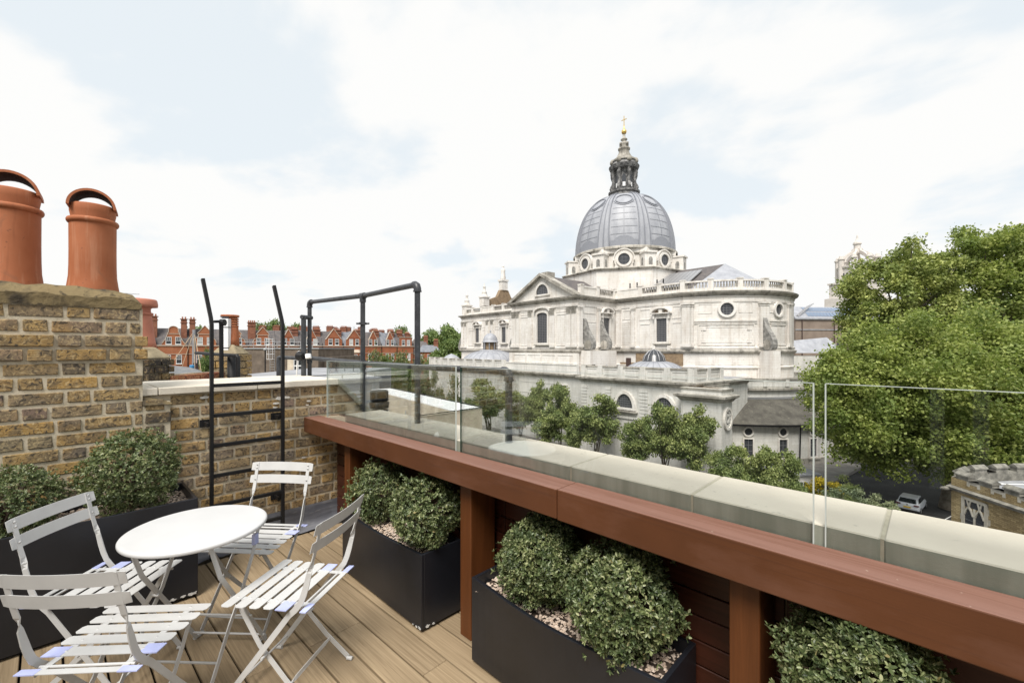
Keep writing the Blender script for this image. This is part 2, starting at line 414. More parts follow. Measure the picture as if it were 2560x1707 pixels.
wall = thing('brick_wall', 'low weathered yellow brick wall with cream coping behind the black ladder', 'wall', (0, 0, 0))
core = MB(); core.prism([(-0.3, -2.9), (-0.008, -2.9), (-0.008, 0.0), (-0.3, 0.0)], -0.25, 1.232)
core.hexa([(-0.3, 0.0, -0.25), (-0.012, 0.0, -0.25), (-0.012, 0.62, -0.25), (-0.3, 0.62, -0.25)], [(-0.3, 0.0, 1.232), (-0.012, 0.0, 1.232), (-0.012, 0.62, 0.56), (-0.3, 0.62, 0.56)])
core.build('mortar_bed', M['mortar'], wall)
BR = brick_set(M['brick_clean'], (0.205, 0.10, 0.06))
def below_rake(y, z): return z < (1.19 if y < 0.0 else 1.19 - y * 1.084)
for i in range(0, 14):
    zc = 1.232 - COURSE * (i + 0.5)
    if i in (0,): zc = 1.232 - COURSE * 0.5
    lay(wall, BR, (0.205, 0.10), -1.24, 0.55, zc, 0.0, off=(0.0, 0.155, 0.04, 0.19)[i % 4], zmask=below_rake)
cs = [(-1.9, -1.316), (-1.311, -0.689), (-0.684, -0.03)]
for a, b in cs:
    MB().box(-0.86, 0.03, a, b, 1.235, 1.285, 0.004).build('coping_stone', M['sandstone'], wall)
q = MB(); q.hexa([(-0.33, -0.03, 1.235), (0.03, -0.03, 1.235), (0.03, 0.50, 0.69), (-0.33, 0.50, 0.69)], [(-0.33, -0.027, 1.285), (0.03, -0.027, 1.285), (0.03, 0.53, 0.73), (-0.33, 0.53, 0.73)])
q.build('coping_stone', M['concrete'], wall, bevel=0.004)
# white lime bloom on some bricks (a stain with its own shape)
M['lime'] = mottled('lime_bloom', (0.55, 0.52, 0.47), (0.72, 0.70, 0.66), 60, 0.95, 0.8, 0.004, 0.1)
for (px, py, r_) in ((700, 995, 0.03), (716, 993, 0.024), (690, 1008, 0.022), (688, 1018, 0.016), (772, 1002, 0.018), (768, 1012, 0.012), (512, 993, 0.026), (760, 1143, 0.016)):
    d = at(px, py, 1) - CAM; t_ = (0.004 - CAM.x) / d.x; c = CAM + d * t_; b = MB()
    ring = [(0.0075, c.y + r_ * (0.6 + 0.5 * random.random()) * math.cos(a) * 1.3, c.z + r_ * (0.5 + 0.4 * random.random()) * math.sin(a) * 0.6) for a in [k * math.pi / 6 for k in range(12)]]
    b.solid(ring, (-0.006, 0, 0)); b.build('mortar_splash', M['lime'], wall)
fl = MB(); nn = 26
for k in range(nn):
    ya = -1.25 + 1.32 * k / nn; yb = -1.25 + 1.32 * (k + 1) / nn
    wv = lambda y: 0.006 * math.sin(y * 19) + 0.004 * math.sin(y * 47 + 1)
    f_ = lambda y: [(0.006, y, 0.196 + 0.003 * math.sin(y * 8)), (0.012 + wv(y) * 0.4, y, 0.15), (0.016 + wv(y), y, 0.08), (0.03 + wv(y + 1), y, 0.02), (0.10 + wv(y * 1.7) * 2, y, 0.004)]
    A_, B_ = f_(ya), f_(yb)
    fl.add(A_ + B_, [(j, j + 1, 6 + j, 5 + j) for j in range(4)], True)
fl.build('lead_flashing', M['lead'], wall)

# ---- chimney stack
stack = thing('chimney_stack', 'tall weathered brick chimney stack at left carrying two terracotta pots', 'chimney stack', (0, 0, 0))
BS = brick_set(M['brick'], (0.225, 0.105, 0.06))
M['brick_dark'] = m_brick('sooty_brown_brick', [(0, (0.075, 0.06, 0.045)), (0.5, (0.12, 0.095, 0.065)), (1, (0.17, 0.13, 0.08))], 0.3)
BD = brick_set(M['brick_dark'], (0.105,))
c = MB()
c.box(-0.5, 0.053, -3.2, -1.40, -0.2, 1.832); c.box(-0.3, 0.053, -1.40, -1.25, -0.2, 1.19)
c.build('mortar_bed', M['mortar'], stack)
TOPZ = 1.832
i = 0; zt = TOPZ
zc = zt - COURSE / 2
while zc > 0.30:
    if zc > 1.63: y1, xx = -1.414, 0.06
    elif zc > 1.46: y1, xx = -1.375, 0.075
    elif zc > 1.20: y1, xx = -1.402, 0.06
    else: y1, xx = -1.402, 0.06
    lay(stack, BS, (0.222, 0.102), -2.72, y1, zc, xx, joint=0.018, off=(0.0, 0.165)[i % 2] + 0.02 * (i % 3))
    if zc < 1.17:
        # darker returning pier beside the stack
        l_ = (0.14, 0.10)[i % 2]
        key = 0.105; o = link('brick', random.choice(BD[key]), stack, (0.062, -1.39 + 0.005 + l_ / 2, zc), (0, 0, R(-90))); o.scale = (l_ / key, 1, 1)
    zc -= COURSE; i += 1
led = MB(); led.hexa([(-0.3, -1.402, 1.17), (0.075, -1.402, 1.17), (0.075, -1.235, 1.17), (-0.3, -1.235, 1.17)], [(-0.3, -1.402, 1.235), (0.03, -1.402, 1.235), (0.055, -1.25, 1.185), (-0.3, -1.25, 1.185)])
led.build('mortar_ledge', M['cap'], stack, bevel=0.008)
# rounded flaunching with a rough crown
cp = MB(); NY = 40; NX = 12; vs = []
for a in range(NY + 1):
    y = -3.2 + (3.2 - 1.405) * a / NY
    for b in range(NX + 1):
        x = 0.068 - 0.62 * b / NX; e = min((-1.405 - y) / 0.20, 1); ex = min(b / NX * 0.62 / 0.07, 1)
        h = 0.03 + 0.095 * max(0, 1 - (1 - e) ** 2) ** 0.5 * (0.35 + 0.65 * max(0, 1 - (1 - ex) ** 2) ** 0.5) + 0.006 * math.sin(x * 31 + y * 17) + 0.005 * math.sin(y * 43)
        vs.append((x, y, TOPZ + max(h, 0.0)))
fs = [(a * (NX + 1) + b, (a + 1) * (NX + 1) + b, (a + 1) * (NX + 1) + b + 1, a * (NX + 1) + b + 1) for a in range(NY) for b in range(NX)]
cp.add(vs, fs, True)
k0 = len(cp.v)
for a in range(NY): cp.add([vs[a * (NX + 1)], vs[(a + 1) * (NX + 1)], (0.066, vs[(a + 1) * (NX + 1)][1], TOPZ - 0.006), (0.066, vs[a * (NX + 1)][1], TOPZ - 0.006)], [(0, 1, 2, 3)])
for b in range(NX):
    p1_, p2_ = vs[NY * (NX + 1) + b], vs[NY * (NX + 1) + b + 1]
    cp.add([p1_, p2_, (p2_[0], p2_[1], TOPZ - 0.006), (p1_[0], p1_[1], TOPZ - 0.006)], [(0, 1, 2, 3)])
cp.build('flaunching', M['cap'], stack, recalc=False)

def chimney_pot(loc, s, label, ang, q=0.74):
    t_ = thing('chimney_pot', label, 'chimney pot', loc, 0, 'terracotta chimney pots on the near stack')
    prof = [(0.0, 0.0), (0.183, 0.0), (0.181, 0.03), (0.172, 0.075), (0.163, 0.13), (0.160, 0.2), (0.159, 0.30), (0.160, 0.475), (0.160, 0.482)]
    ring = [(0.160, 0.480), (0.171, 0.484), (0.177, 0.493), (0.178, 0.503), (0.172, 0.513), (0.158, 0.517)]
    bowl = [(0.150, 0.517), (0.150, 0.53), (0.157, 0.56), (0.158, 0.60), (0.153, 0.607), (0.140, 0.607), (0.138, 0.58), (0.13, 0.50), (0.12, 0.3)]
    MB().lathe([(r * s * q, z * s) for r, z in prof], 48).build('pot_body', M['terracotta'], t_)
    MB().lathe([(r * s * q, z * s) for r, z in ring], 48).build('pot_ring', M['terracotta'], t_)
    MB().lathe([(r * s * q, z * s) for r, z in bowl], 48).build('pot_collar', M['terracotta'], t_)
    MB().lathe([(0.0, 0.35 * s), (0.135 * s * q, 0.36 * s)], 32).build('pot_throat', M['soot'], t_)
    # half-round hood spanning the mouth, open towards the terrace and behind
    h = MB(); n = 20; ro, ri, wd = 0.163 * s * q, 0.143 * s * q, 0.125 * s * q; ca, sa = math.cos(ang), math.sin(ang)
    def pt(u, a, r): lx, ly = u, r * math.cos(a); return (lx * ca - ly * sa, lx * sa + ly * ca, 0.585 * s + r * 1.0 * math.sin(a))
    for k in range(n):
        a0, a1 = math.pi * k / n, math.pi * (k + 1) / n
        h.add([pt(-wd, a0, ro), pt(wd, a0, ro), pt(wd, a1, ro), pt(-wd, a1, ro)], [(0, 1, 2, 3)], True)
        for u in (-wd, wd): h.add([pt(u, a0, ro), pt(u, a1, ro), pt(u, a1, ri), pt(u, a0, ri)], [(0, 1, 2, 3)])
    for a in (0, math.pi): h.add([pt(-wd, a, ro), pt(wd, a, ro), pt(wd, a, ri), pt(-wd, a, ri)], [(0, 1, 2, 3)])
    ho = h.build('hood', M['terracotta'], t_, recalc=False)
    h2 = MB()
    for k in range(n):
        a0, a1 = math.pi * k / n, math.pi * (k + 1) / n
        h2.add([pt(-wd * 0.998, a0, ri), pt(wd * 0.998, a0, ri), pt(wd * 0.998, a1, ri), pt(-wd * 0.998, a1, ri)], [(0, 1, 2, 3)], True)
    h2.build('hood_lining', M['soot'], ho, recalc=False)
    return t_
p_ = at(233, 740, 2.93); chimney_pot((p_.x, p_.y, 1.915), 1.0, 'smaller whole terracotta pot with arched hood, right of the pair on the near stack', R(-7))
p_ = at(30, 728, 2.80); chimney_pot((p_.x, p_.y, 1.912), 1.10, 'terracotta pot with arched hood, cut off by the left edge of the picture', R(-4))

# ---- ladder
lad = thing('roof_ladder', 'black steel ladder fixed to the brick wall with open flared tops', 'ladder', (0.13, -0.78, 0.0))
def stile(y, ytop):
    b = MB(); b.bar([(0, y, 0.01), (0, y, 1.0), (0, y, 1.74), (-0.006, y - 0.004, 1.79), (-0.05, ytop, 2.075)], 0.036, 0.022, (1, 0, 0))
    return b.build('stile', M['black'], lad, bevel=0.002)
stile(-0.24, -0.285); stile(0.245, 0.195)
for z in (1.289, 1.066, 0.845, 0.622, 0.40, 0.19):
    MB().box(-0.011, 0.011, -0.235, 0.24, z - 0.013, z + 0.013, 0.002).build('rung', M['black'], lad)
for y in (-0.24, 0.245):
    for z in (1.00, 0.335):
        MB().box(-0.12, -0.016, y - 0.028, y - 0.012, z - 0.016, z + 0.016, 0.002).box(-0.13, -0.122, y - 0.05, y + 0.03, z - 0.028, z + 0.028).build('wall_bracket', M['black'], lad)

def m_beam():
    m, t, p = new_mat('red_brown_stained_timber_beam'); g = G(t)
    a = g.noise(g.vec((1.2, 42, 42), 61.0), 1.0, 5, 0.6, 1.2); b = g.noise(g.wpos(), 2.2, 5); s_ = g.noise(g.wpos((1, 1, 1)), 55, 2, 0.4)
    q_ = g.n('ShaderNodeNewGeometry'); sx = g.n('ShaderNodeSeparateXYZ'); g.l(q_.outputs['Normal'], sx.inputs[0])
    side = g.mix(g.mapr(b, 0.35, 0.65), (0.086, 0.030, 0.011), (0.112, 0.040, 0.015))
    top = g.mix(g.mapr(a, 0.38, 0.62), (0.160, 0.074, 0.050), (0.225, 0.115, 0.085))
    col = g.mix(g.mapr(sx.outputs[2], 0.4, 0.8), side, top)  # paler top: bleaching, with sky sheen put into the colour as well
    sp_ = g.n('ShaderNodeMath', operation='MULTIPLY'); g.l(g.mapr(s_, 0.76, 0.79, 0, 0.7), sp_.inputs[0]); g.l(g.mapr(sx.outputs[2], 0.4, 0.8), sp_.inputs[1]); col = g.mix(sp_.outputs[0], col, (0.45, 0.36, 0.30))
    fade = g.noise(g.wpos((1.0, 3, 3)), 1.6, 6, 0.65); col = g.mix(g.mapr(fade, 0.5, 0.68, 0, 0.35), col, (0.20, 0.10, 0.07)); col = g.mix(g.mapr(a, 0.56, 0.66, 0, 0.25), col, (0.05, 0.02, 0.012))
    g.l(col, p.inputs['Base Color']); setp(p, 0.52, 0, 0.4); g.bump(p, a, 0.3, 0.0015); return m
# ---- parapet: cladding, posts, beam, concrete coping
par = thing('parapet_wall', 'long parapet with red-brown timber beam, posts and cladding below pale concrete coping', 'parapet', (0, 0, 0))
MB().box(0.05, 5.2, -0.03, 0.12, -0.25, 0.965).build('wall_core', M['void'], par)
rows = [0.845, 0.710, 0.616, 0.524, 0.432, 0.338, 0.244, 0.150, 0.056]
rows = [0.90] + [0.806 - 0.0945 * k for k in range(9)]
xc = [0.06, 0.82, 2.215, 3.57, 5.2]
for a, b in zip(rows[:-1], rows[1:]):
    for x0, x1 in zip(xc[:-1], xc[1:]):
        MB().box(x0 + 0.003, x1 - 0.003, -0.055, -0.032, b + 0.003, a - 0.003, 0.002).build('cladding_board', M['clad'], par)
for x0 in (0.66, 2.075, 3.455, 4.84):
    MB().box(x0, x0 + 0.09, -0.262, -0.085, 0.0, 0.842, 0.003).build('timber_post', M['post'], par)
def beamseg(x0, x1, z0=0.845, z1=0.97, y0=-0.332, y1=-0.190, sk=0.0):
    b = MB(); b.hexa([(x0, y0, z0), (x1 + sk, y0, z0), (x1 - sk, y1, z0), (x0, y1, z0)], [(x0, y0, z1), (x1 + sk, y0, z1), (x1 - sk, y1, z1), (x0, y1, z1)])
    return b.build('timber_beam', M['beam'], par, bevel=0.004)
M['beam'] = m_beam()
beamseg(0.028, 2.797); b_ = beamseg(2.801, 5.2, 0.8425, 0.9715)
jx = [0.49, 0.83, 1.376, 1.929, 2.214, 2.757, 3.301, 3.829, 4.38, 5.2]
jx = [0.485, 1.03, 1.376, 1.929, 2.214, 2.757, 3.301, 3.829, 4.38, 5.2]
for a, b in zip(jx[:-1], jx[1:]):
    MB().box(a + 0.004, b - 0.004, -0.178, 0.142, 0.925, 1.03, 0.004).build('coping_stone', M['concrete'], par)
M['grout'] = mottled('sand_grout', (0.37, 0.345, 0.27), (0.46, 0.43, 0.34), 30, 0.95, 0.5, 0.003, 0.1)
for a in jx[1:-1]:
    MB().box(a - 0.0045, a + 0.0045, -0.174, 0.139, 0.925, 1.0275).build('mortar_joint', M['grout'], par)
MB().box(0.40, 5.2, -0.036, 0.14, -0.25, 0.924).build('masonry', M['mortar'], par)
M['sill'] = M['concrete']
MB().box(0.03, 0.475, -0.185, -0.02, 0.84, 0.955).build('packing_block', M['mortar'], par)

# ---- frameless glass panels standing between beam and coping
def m_glass():
    m, t, p = new_mat('clear_glass'); g = G(t)
    o = [n for n in t.nodes if n.type == 'OUTPUT_MATERIAL'][0]
    tr = g.n('ShaderNodeBsdfTransparent'); tr.inputs[0].default_value = (0.982, 0.987, 0.983, 1)
    gl = g.n('ShaderNodeBsdfGlossy'); gl.inputs['Roughness'].default_value = 0.01; gl.inputs[0].default_value = (0.9, 0.95, 0.95, 1)
    lw = g.n('ShaderNodeFresnel'); lw.inputs[0].default_value = 1.45
    k = g.n('ShaderNodeMath', operation='MULTIPLY'); k.inputs[1].default_value = 0.55; g.l(lw.outputs[0], k.inputs[0])
    ms = g.n('ShaderNodeMixShader'); g.l(k.outputs[0], ms.inputs[0]); g.l(tr.outputs[0], ms.inputs[1]); g.l(gl.outputs[0], ms.inputs[2])
    g.l(ms.outputs[0], o.inputs[0]); t.nodes.remove(p); return m
M['glass'] = m_glass()
m, t, p = new_mat('polished_glass_edge'); p.inputs['Base Color'].default_value = (0.50, 0.55, 0.52, 1); setp(p, 0.15, 0, 0.8); M['glass_edge'] = m
m, t, p = new_mat('green_glass_edge'); p.inputs['Base Color'].default_value = (0.012, 0.05, 0.035, 1); setp(p, 0.12, 0, 0.8); M['glass_edge_dark'] = m
def glass(x0, x1, label, e0='glass_edge', e1='glass_edge', z0=0.90, z1=1.456):
    t_ = thing('glass_panel', label, 'glass panel', ((x0 + x1) / 2, -0.184, z0), 0, 'frameless glass balustrade panels on the parapet')
    h = (x1 - x0) / 2; H_ = z1 - z0
    MB().add([(-h, -0.0035, 0), (h, -0.0035, 0), (h, -0.0035, H_), (-h, -0.0035, H_)], [(0, 1, 2, 3)]).add([(-h, 0.0035, 0), (h, 0.0035, 0), (h, 0.0035, H_), (-h, 0.0035, H_)], [(3, 2, 1, 0)]).build('pane', M['glass'], t_, recalc=False)
    MB().box(-h, h, -0.0037, 0.0037, H_ - 0.0008, H_ + 0.0012).build('top_edge', M['glass_edge'], t_)
    MB().box(-h - 0.0018, -h + 0.0018, -0.0037, 0.0037, 0, H_).build('end_edge', M[e0], t_)
    MB().box(h - 0.0018, h + 0.0018, -0.0037, 0.0037, 0, H_).build('end_edge', M[e1], t_)
    return t_
glass(0.156, 1.941, 'clear glass panel at the far left end, next to the brick wall')
glass(1.985, 3.671, 'clear middle glass panel with the church seen through it', 'glass_edge_dark')
glass(3.701, 5.2, 'nearest clear glass panel with the tree seen through it')

# ---- pipe guard rail on the coping
gr = thing('pipe_guardrail', 'dark painted tubular guard rail standing on the pale coping, in front of the church', 'guard rail', (2.21, -0.02, 1.03))
O = Vector((2.21, -0.02, 1.03)); PR = 0.0205
A1 = Vector((2.21, -0.02, 0)); A2 = Vector((1.296, -0.02, 0)); p3 = at(907, 733, 3.75); A3 = Vector((p3.x, p3.y, 0)); p4 = at(774, 752, 4.5); A4 = Vector((p4.x, p4.y, 0))
zl, zt_ = 1.432, 2.02
def P(a, z): return Vector((a.x, a.y, z)) - O
def pipe(name, pts, r=PR): return MB().tube(pts, r, 14).build(name, M['pipe'], gr)
def elbow(pc, d1, d2, rr=0.03, r=PR * 1.32):
    pts = [pc + d1 * rr * 1.6, pc + d1 * rr, pc + (d1 + d2) * rr * 0.30, pc + d2 * rr, pc + d2 * rr * 1.6]
    o = MB().tube(pts, r, 14).build('elbow', M['pipe'], gr)
    MB().tube([pc + d2 * rr * 1.5, pc + d2 * rr * 1.8], r * 1.12, 14).build('socket_ring', M['pipe'], o); return o
def tee(pc, d, r=PR * 1.3): return MB().tube([pc - d * 0.035, pc + d * 0.035], r, 14).tube([pc, pc + Vector((0, 0, -0.055))], r, 14).build('tee_joint', M['pipe'], gr)
pipe('post', [P(A1, 1.03), P(A1, zl - 0.03)]); pipe('post', [P(A2, 1.03), P(A2, zt_ - 0.03)]); pipe('post', [P(A3, 0.80), P(A3, zt_)]); pipe('post', [P(A4, 1.25), P(A4, zt_ - 0.0)])
e12 = unit(A2 - A1)
zl4 = 1.47
pipe('lower_rail', [P(A1, zl) + e12 * 0.03, P(A2, zl), P(A3, zl + 0.005), P(A4, zl4 - 0.005)])
pipe('top_rail', [P(A2, zt_) - unit(A2 - A3) * 0.03, P(A3, zt_), P(A4, 2.045)])
elbow(P(A1, zl), e12, Vector((0, 0, -1))); elbow(P(A2, zt_), unit(A3 - A2), Vector((0, 0, -1))); elbow(P(A4, 2.045), unit(A3 - A4), Vector((0, 0, -1)))
tee(P(A3, zt_), unit(A4 - A3)); tee(P(A2, zl), e12); tee(P(A3, zl + 0.005), unit(A4 - A3)); tee(P(A4, zl4 - 0.005), unit(A4 - A3))
# clamp on middle post, second short post clamped beside the last one
q_ = P(A3, 1.78)
MB().tube([q_ - Vector((0, 0, 0.01)), q_ + Vector((0, 0, 0.01))], 0.032, 12).tube([q_ - RGT * 0.055, q_ + RGT * 0.055], 0.009, 6).build('clamp', M['pipe'], gr)
A5 = at(759, 900, 4.42); A5.z = 0
pipe('post', [P(A5, 1.25), P(A5, 2.045 - 0.16)], 0.024)
q_ = (P(A5, 1.885) + P(A4, 1.885)) / 2; dd = unit(P(A4, 0) - P(A5, 0))
MB().tube([q_ - dd * 0.07, q_ + dd * 0.07], 0.022, 8).build('clamp', M['pipe'], gr)
# run continuing to the left along the far coping
B1 = at(697, 893, 4.7); B2 = at(640, 893, 4.9)
gr2 = thing('pipe_rail', 'short black pipe rail turning down behind the far coping, left of the tall guard rail', 'rail', (B1.x, B1.y, 1.2))
O2 = Vector((B1.x, B1.y, 1.2)); r0 = at(757, 896, 4.45)
MB().tube([r0 - O2, at(700, 893, 4.7) - O2], 0.019, 12).build('rail', M['pipe'], gr2)
MB().tube([at(703, 893, 4.7) - O2, B1 - O2 + Vector((0, 0, -0.005)), B1 - O2 + Vector((0, 0, -0.04)), B1 - O2 + Vector((0, 0, -0.3))], 0.024, 12).build('post', M['pipe'], gr2)
# floodlight and white cable clamped by the post
fl = thing('clamp_lamp', 'small black lamp with a white cable clamped to the rail', 'lamp', at(748, 890, 4.40))
MB().tube([(0, 0, 0), (0.06, 0.02, 0.0)], 0.045, 12, rs=[0.05, 0.03]).build('lamp_head', M['black'], fl)
M['cable'] = plain('white_cable', (0.8, 0.8, 0.8), 0.5)
MB().tube([(0.0, 0, 0.05), (-0.05, 0, 0.04), (-0.045, 0.0, -0.03), (-0.06, 0, -0.1), (-0.07, 0, -0.2)], 0.006, 6).build('cable', M['cable'], fl)
MB().tube([(0.10, 0.05, 0.02), (0.11, 0.05, -0.02)], 0.03, 8).build('bracket', M['cable'], fl)
# ================================================================== FURNITURE
def make_chair(loc, rz, label):
    t_ = thing('folding_chair', label, 'chair', loc, rz, 'pale grey folding bistro chairs round the table')
    mt = M['chair']; SZ = 0.448
    xs = [0.168, 0.104, 0.040, -0.024, -0.088]
    for k, x in enumerate(xs):
        hw = 0.212 - 0.004 * k; b = MB(); c = 0.010
        b.prism([(x - 0.0245, -hw + c), (x - 0.0245 + c, -hw), (x + 0.0245 - c, -hw), (x + 0.0245, -hw + c), (x + 0.0245, hw - c), (x + 0.0245 - c, hw), (x - 0.0245 + c, hw), (x - 0.0245, hw - c)], SZ, SZ + 0.0025)
        s_ = b.build('seat_slat', mt, t_)
        for sy in (-1, 1): MB().lathe([(0.0055, 0), (0.0045, 0.0016), (0, 0.002)], 8, (x, sy * 0.135, SZ + 0.0024)).build('rivet', mt, s_)
    MB().box(-0.203, -0.178, -0.196, 0.196, SZ, SZ + 0.0025).build('seat_slat', mt, t_)
    MB().tube([(-0.157, -0.16, SZ - 0.004), (-0.157, 0.16, SZ - 0.004)], 0.0055, 8).build('hinge_rod', mt, t_)
    for sy in (-1, 1):
        MB().box(-0.19, 0.185, sy * 0.135 - 0.011, sy * 0.135 + 0.011, SZ - 0.004, SZ - 0.0005).box(-0.19, 0.185, sy * 0.146 - 0.0015, sy * 0.146 + 0.0015, SZ - 0.018, SZ - 0.0005).build('seat_rail', mt, t_)
        # blue protective film left on the slat ends
        for x0, x1 in ((-0.114, -0.062), (-0.2045, -0.1765)):
            hw = 0.1965; MB().box(x0, x1, sy * (hw - 0.062) if sy > 0 else -hw - 0.004, hw + 0.004 if sy > 0 else -(hw - 0.062), SZ - 0.0006, SZ + 0.0034).build('protective_film', M['film'], t_)
        # upright running down into the front leg, with the quarter twist of the flat steel
        y = sy * 0.172; X = (1, 0, 0); Y = (0, 1, 0)
        pts = [(-0.262, y, 0.822), (-0.247, y, 0.765), (-0.232, y, 0.70), (-0.219, y, 0.655), (-0.212, y * 1.01, 0.63), (-0.206, y * 1.02, 0.605), (-0.192, y * 1.02, 0.55), (-0.180, y * 1.02, 0.51), (-0.165, y * 1.02, 0.475), (-0.140, y * 1.02, 0.443), (-0.11, y * 1.02, 0.415), (0.045, y * 1.03, 0.215), (0.195, y * 1.04, 0.022)]
        sides = [Y, Y, Y, Y, (0.45, 0.55, 0), (1, 0.12, 0), X, X, X, (1, 0, 1), (1, 0, 1), (1, 0, 1), (1, 0, 1)]
        MB().bar(pts, [0.020] * 3 + [0.021] * 3 + [0.026] * 4 + [0.024] * 3, 0.0045, sides).build('backrest_upright', mt, t_)
        for zz_, xx_ in ((0.81, -0.2525), (0.79, -0.2475), (0.722, -0.231)): MB().lathe([(0.006, 0), (0.005, 0.002), (0, 0.003)], 8, (0, 0, 0)).build('rivet', mt, t_, (xx_, y, zz_), (0, R(90), 0))
        pts = [(0.168, sy * 0.150, 0.442), (0.06, sy * 0.151, 0.262), (0.018, sy * 0.152, 0.19), (-0.07, sy * 0.155, 0.052), (-0.095, sy * 0.157, 0.014)]
        pts = [(0.160, sy * 0.150, 0.440), (0.045, sy * 0.152, 0.255), (-0.08, sy * 0.154, 0.12), (-0.195, sy * 0.158, 0.016)]
        MB().bar(pts, 0.022, 0.0045, (1, 0, -0.8)).build('rear_leg', mt, t_)
        MB().tube([(0.185, y * 1.04, 0.010), (0.215, y * 1.04, 0.008)], 0.010, 8).build('foot_cap', mt, t_)
        MB().tube([(-0.19, sy * 0.158, 0.010), (-0.218, sy * 0.158, 0.008)], 0.010, 8).build('foot_cap', mt, t_)
        MB().tube([(0.013, sy * 0.146, 0.222), (0.013, sy * 0.186, 0.222)], 0.006, 8).build('pivot_bolt', mt, t_)
    MB().tube([(0.155, -0.176, 0.075), (0.155, 0.176, 0.075)], 0.005, 8).build('cross_rod', mt, t_)
    MB().bar([(-0.10, -0.154, 0.103), (-0.10, -0.11, 0.103), (-0.10, 0, 0.103), (-0.10, 0.11, 0.103), (-0.10, 0.154, 0.103)], [0.008, 0.018, 0.022, 0.018, 0.008], 0.003, [(1, 0, 0), (0.2, 0, 1), (0, 0, 1), (0.2, 0, 1), (1, 0, 0)]).build('cross_strip', mt, t_)
    for zc_, xc_, w_ in ((0.798, -0.257, 0.052), (0.722, -0.239, 0.05)):
        b = MB(); n = 14; vs = []
        for k in range(n + 1):
            u = -1 + 2 * k / n; yy = 0.205 * u; bow = -0.020 * (1 - u * u) - 0.001; e = 0.0 if abs(u) < 0.99 else 0.004
            for (dz, dx) in ((-w_ / 2 + e, 0), (w_ / 2 - e, -0.012), (w_ / 2 - e, -0.0145), (-w_ / 2 + e, -0.0025)):
                vs.append((xc_ + 0.012 + bow + dx + 0.002, yy, zc_ + dz))
        fs = [(k * 4 + a, k * 4 + (a + 1) % 4, k * 4 + 4 + (a + 1) % 4, k * 4 + 4 + a) for k in range(n) for a in range(4)] + [(0, 1, 2, 3), (n * 4, n * 4 + 3, n * 4 + 2, n * 4 + 1)]
        b.add(vs, fs); b.build('backrest_slat', mt, t_)
    return t_
c0 = make_chair((1.755, -1.02, 0), R(-144.5), 'pale grey folding chair nearest the middle planter, seen from its right rear')
index_kids()
for loc, ang, lab in (((1.672, -1.605, 0), 137.5, 'pale grey folding chair nearest the camera, back to the viewer, bottom left'),
                      ((1.118, -1.618, 0), 47, 'pale grey folding chair standing against the long left planter'),
                      ((1.075, -0.985, 0), -50.5, 'pale grey folding chair in front of the black ladder behind the table')):
    c = copy_tree(c0); c.location = loc; c.rotation_euler = (0, 0, R(ang)); c['label'] = lab

# ---- table
tb = thing('bistro_table', 'round white metal folding table in the middle of the chairs', 'table', (1.40, -1.325, 0), R(42))
prof = [(0, 0.712), (0.272, 0.712), (0.282, 0.7115), (0.288, 0.709), (0.291, 0.704), (0.291, 0.697), (0.288, 0.692), (0.284, 0.690), (0.281, 0.694), (0.27, 0.700), (0, 0.701)]
MB().lathe(prof, 72).build('tabletop', M['white'], tb)
for sx in (-1, 1):
    x = sx * 0.205
    MB().bar([(x, 0.165, 0.690), (x * 0.99, 0.10, 0.53), (x * 0.98, 0.03, 0.40), (x * 0.98, -0.06, 0.28), (x, -0.235, 0.015)], 0.022, 0.005, [(0, 1, 0.5)] * 5).build('table_leg', M['chair'], tb)
    x2 = sx * 0.185
    MB().bar([(x2, -0.165, 0.690), (x2, -0.10, 0.52), (x2, 0.05, 0.30), (x2 * 1.02, 0.235, 0.015)], 0.020, 0.005, [(0, 1, -0.5), (0.3, 1, -0.3), (0, 1, -0.5), (0, 1, -0.5)]).build('table_leg', M['chair'], tb)
    MB().tube([(x2 - 0.01 * sx, -0.018, 0.385), (x + 0.008 * sx, -0.018, 0.385)], 0.007, 8).build('pivot_bolt', M['chair'], tb)
    MB().box(x - 0.008, x + 0.008, 0.105, 0.135, 0.575, 0.625).build('protective_film', M['film'], tb)
    for yy in (-0.238, 0.238): MB().tube([(x, yy, 0.010), (x, yy * 1.1, 0.008)], 0.010, 8).build('foot_cap', M['chair'], tb)
    MB().bar([(x2, -0.165, 0.693), (x2, 0.17, 0.693)], 0.018, 0.004, (1, 0, 0)).build('top_rail', M['chair'], tb)
for y_, z_ in ((-0.205, 0.062), (0.205, 0.062), (0.10, 0.225), (-0.14, 0.16)):
    MB().tube([(-0.20, y_, z_), (0.20, y_, z_)], 0.0055, 8).build('cross_rod', M['chair'], tb)

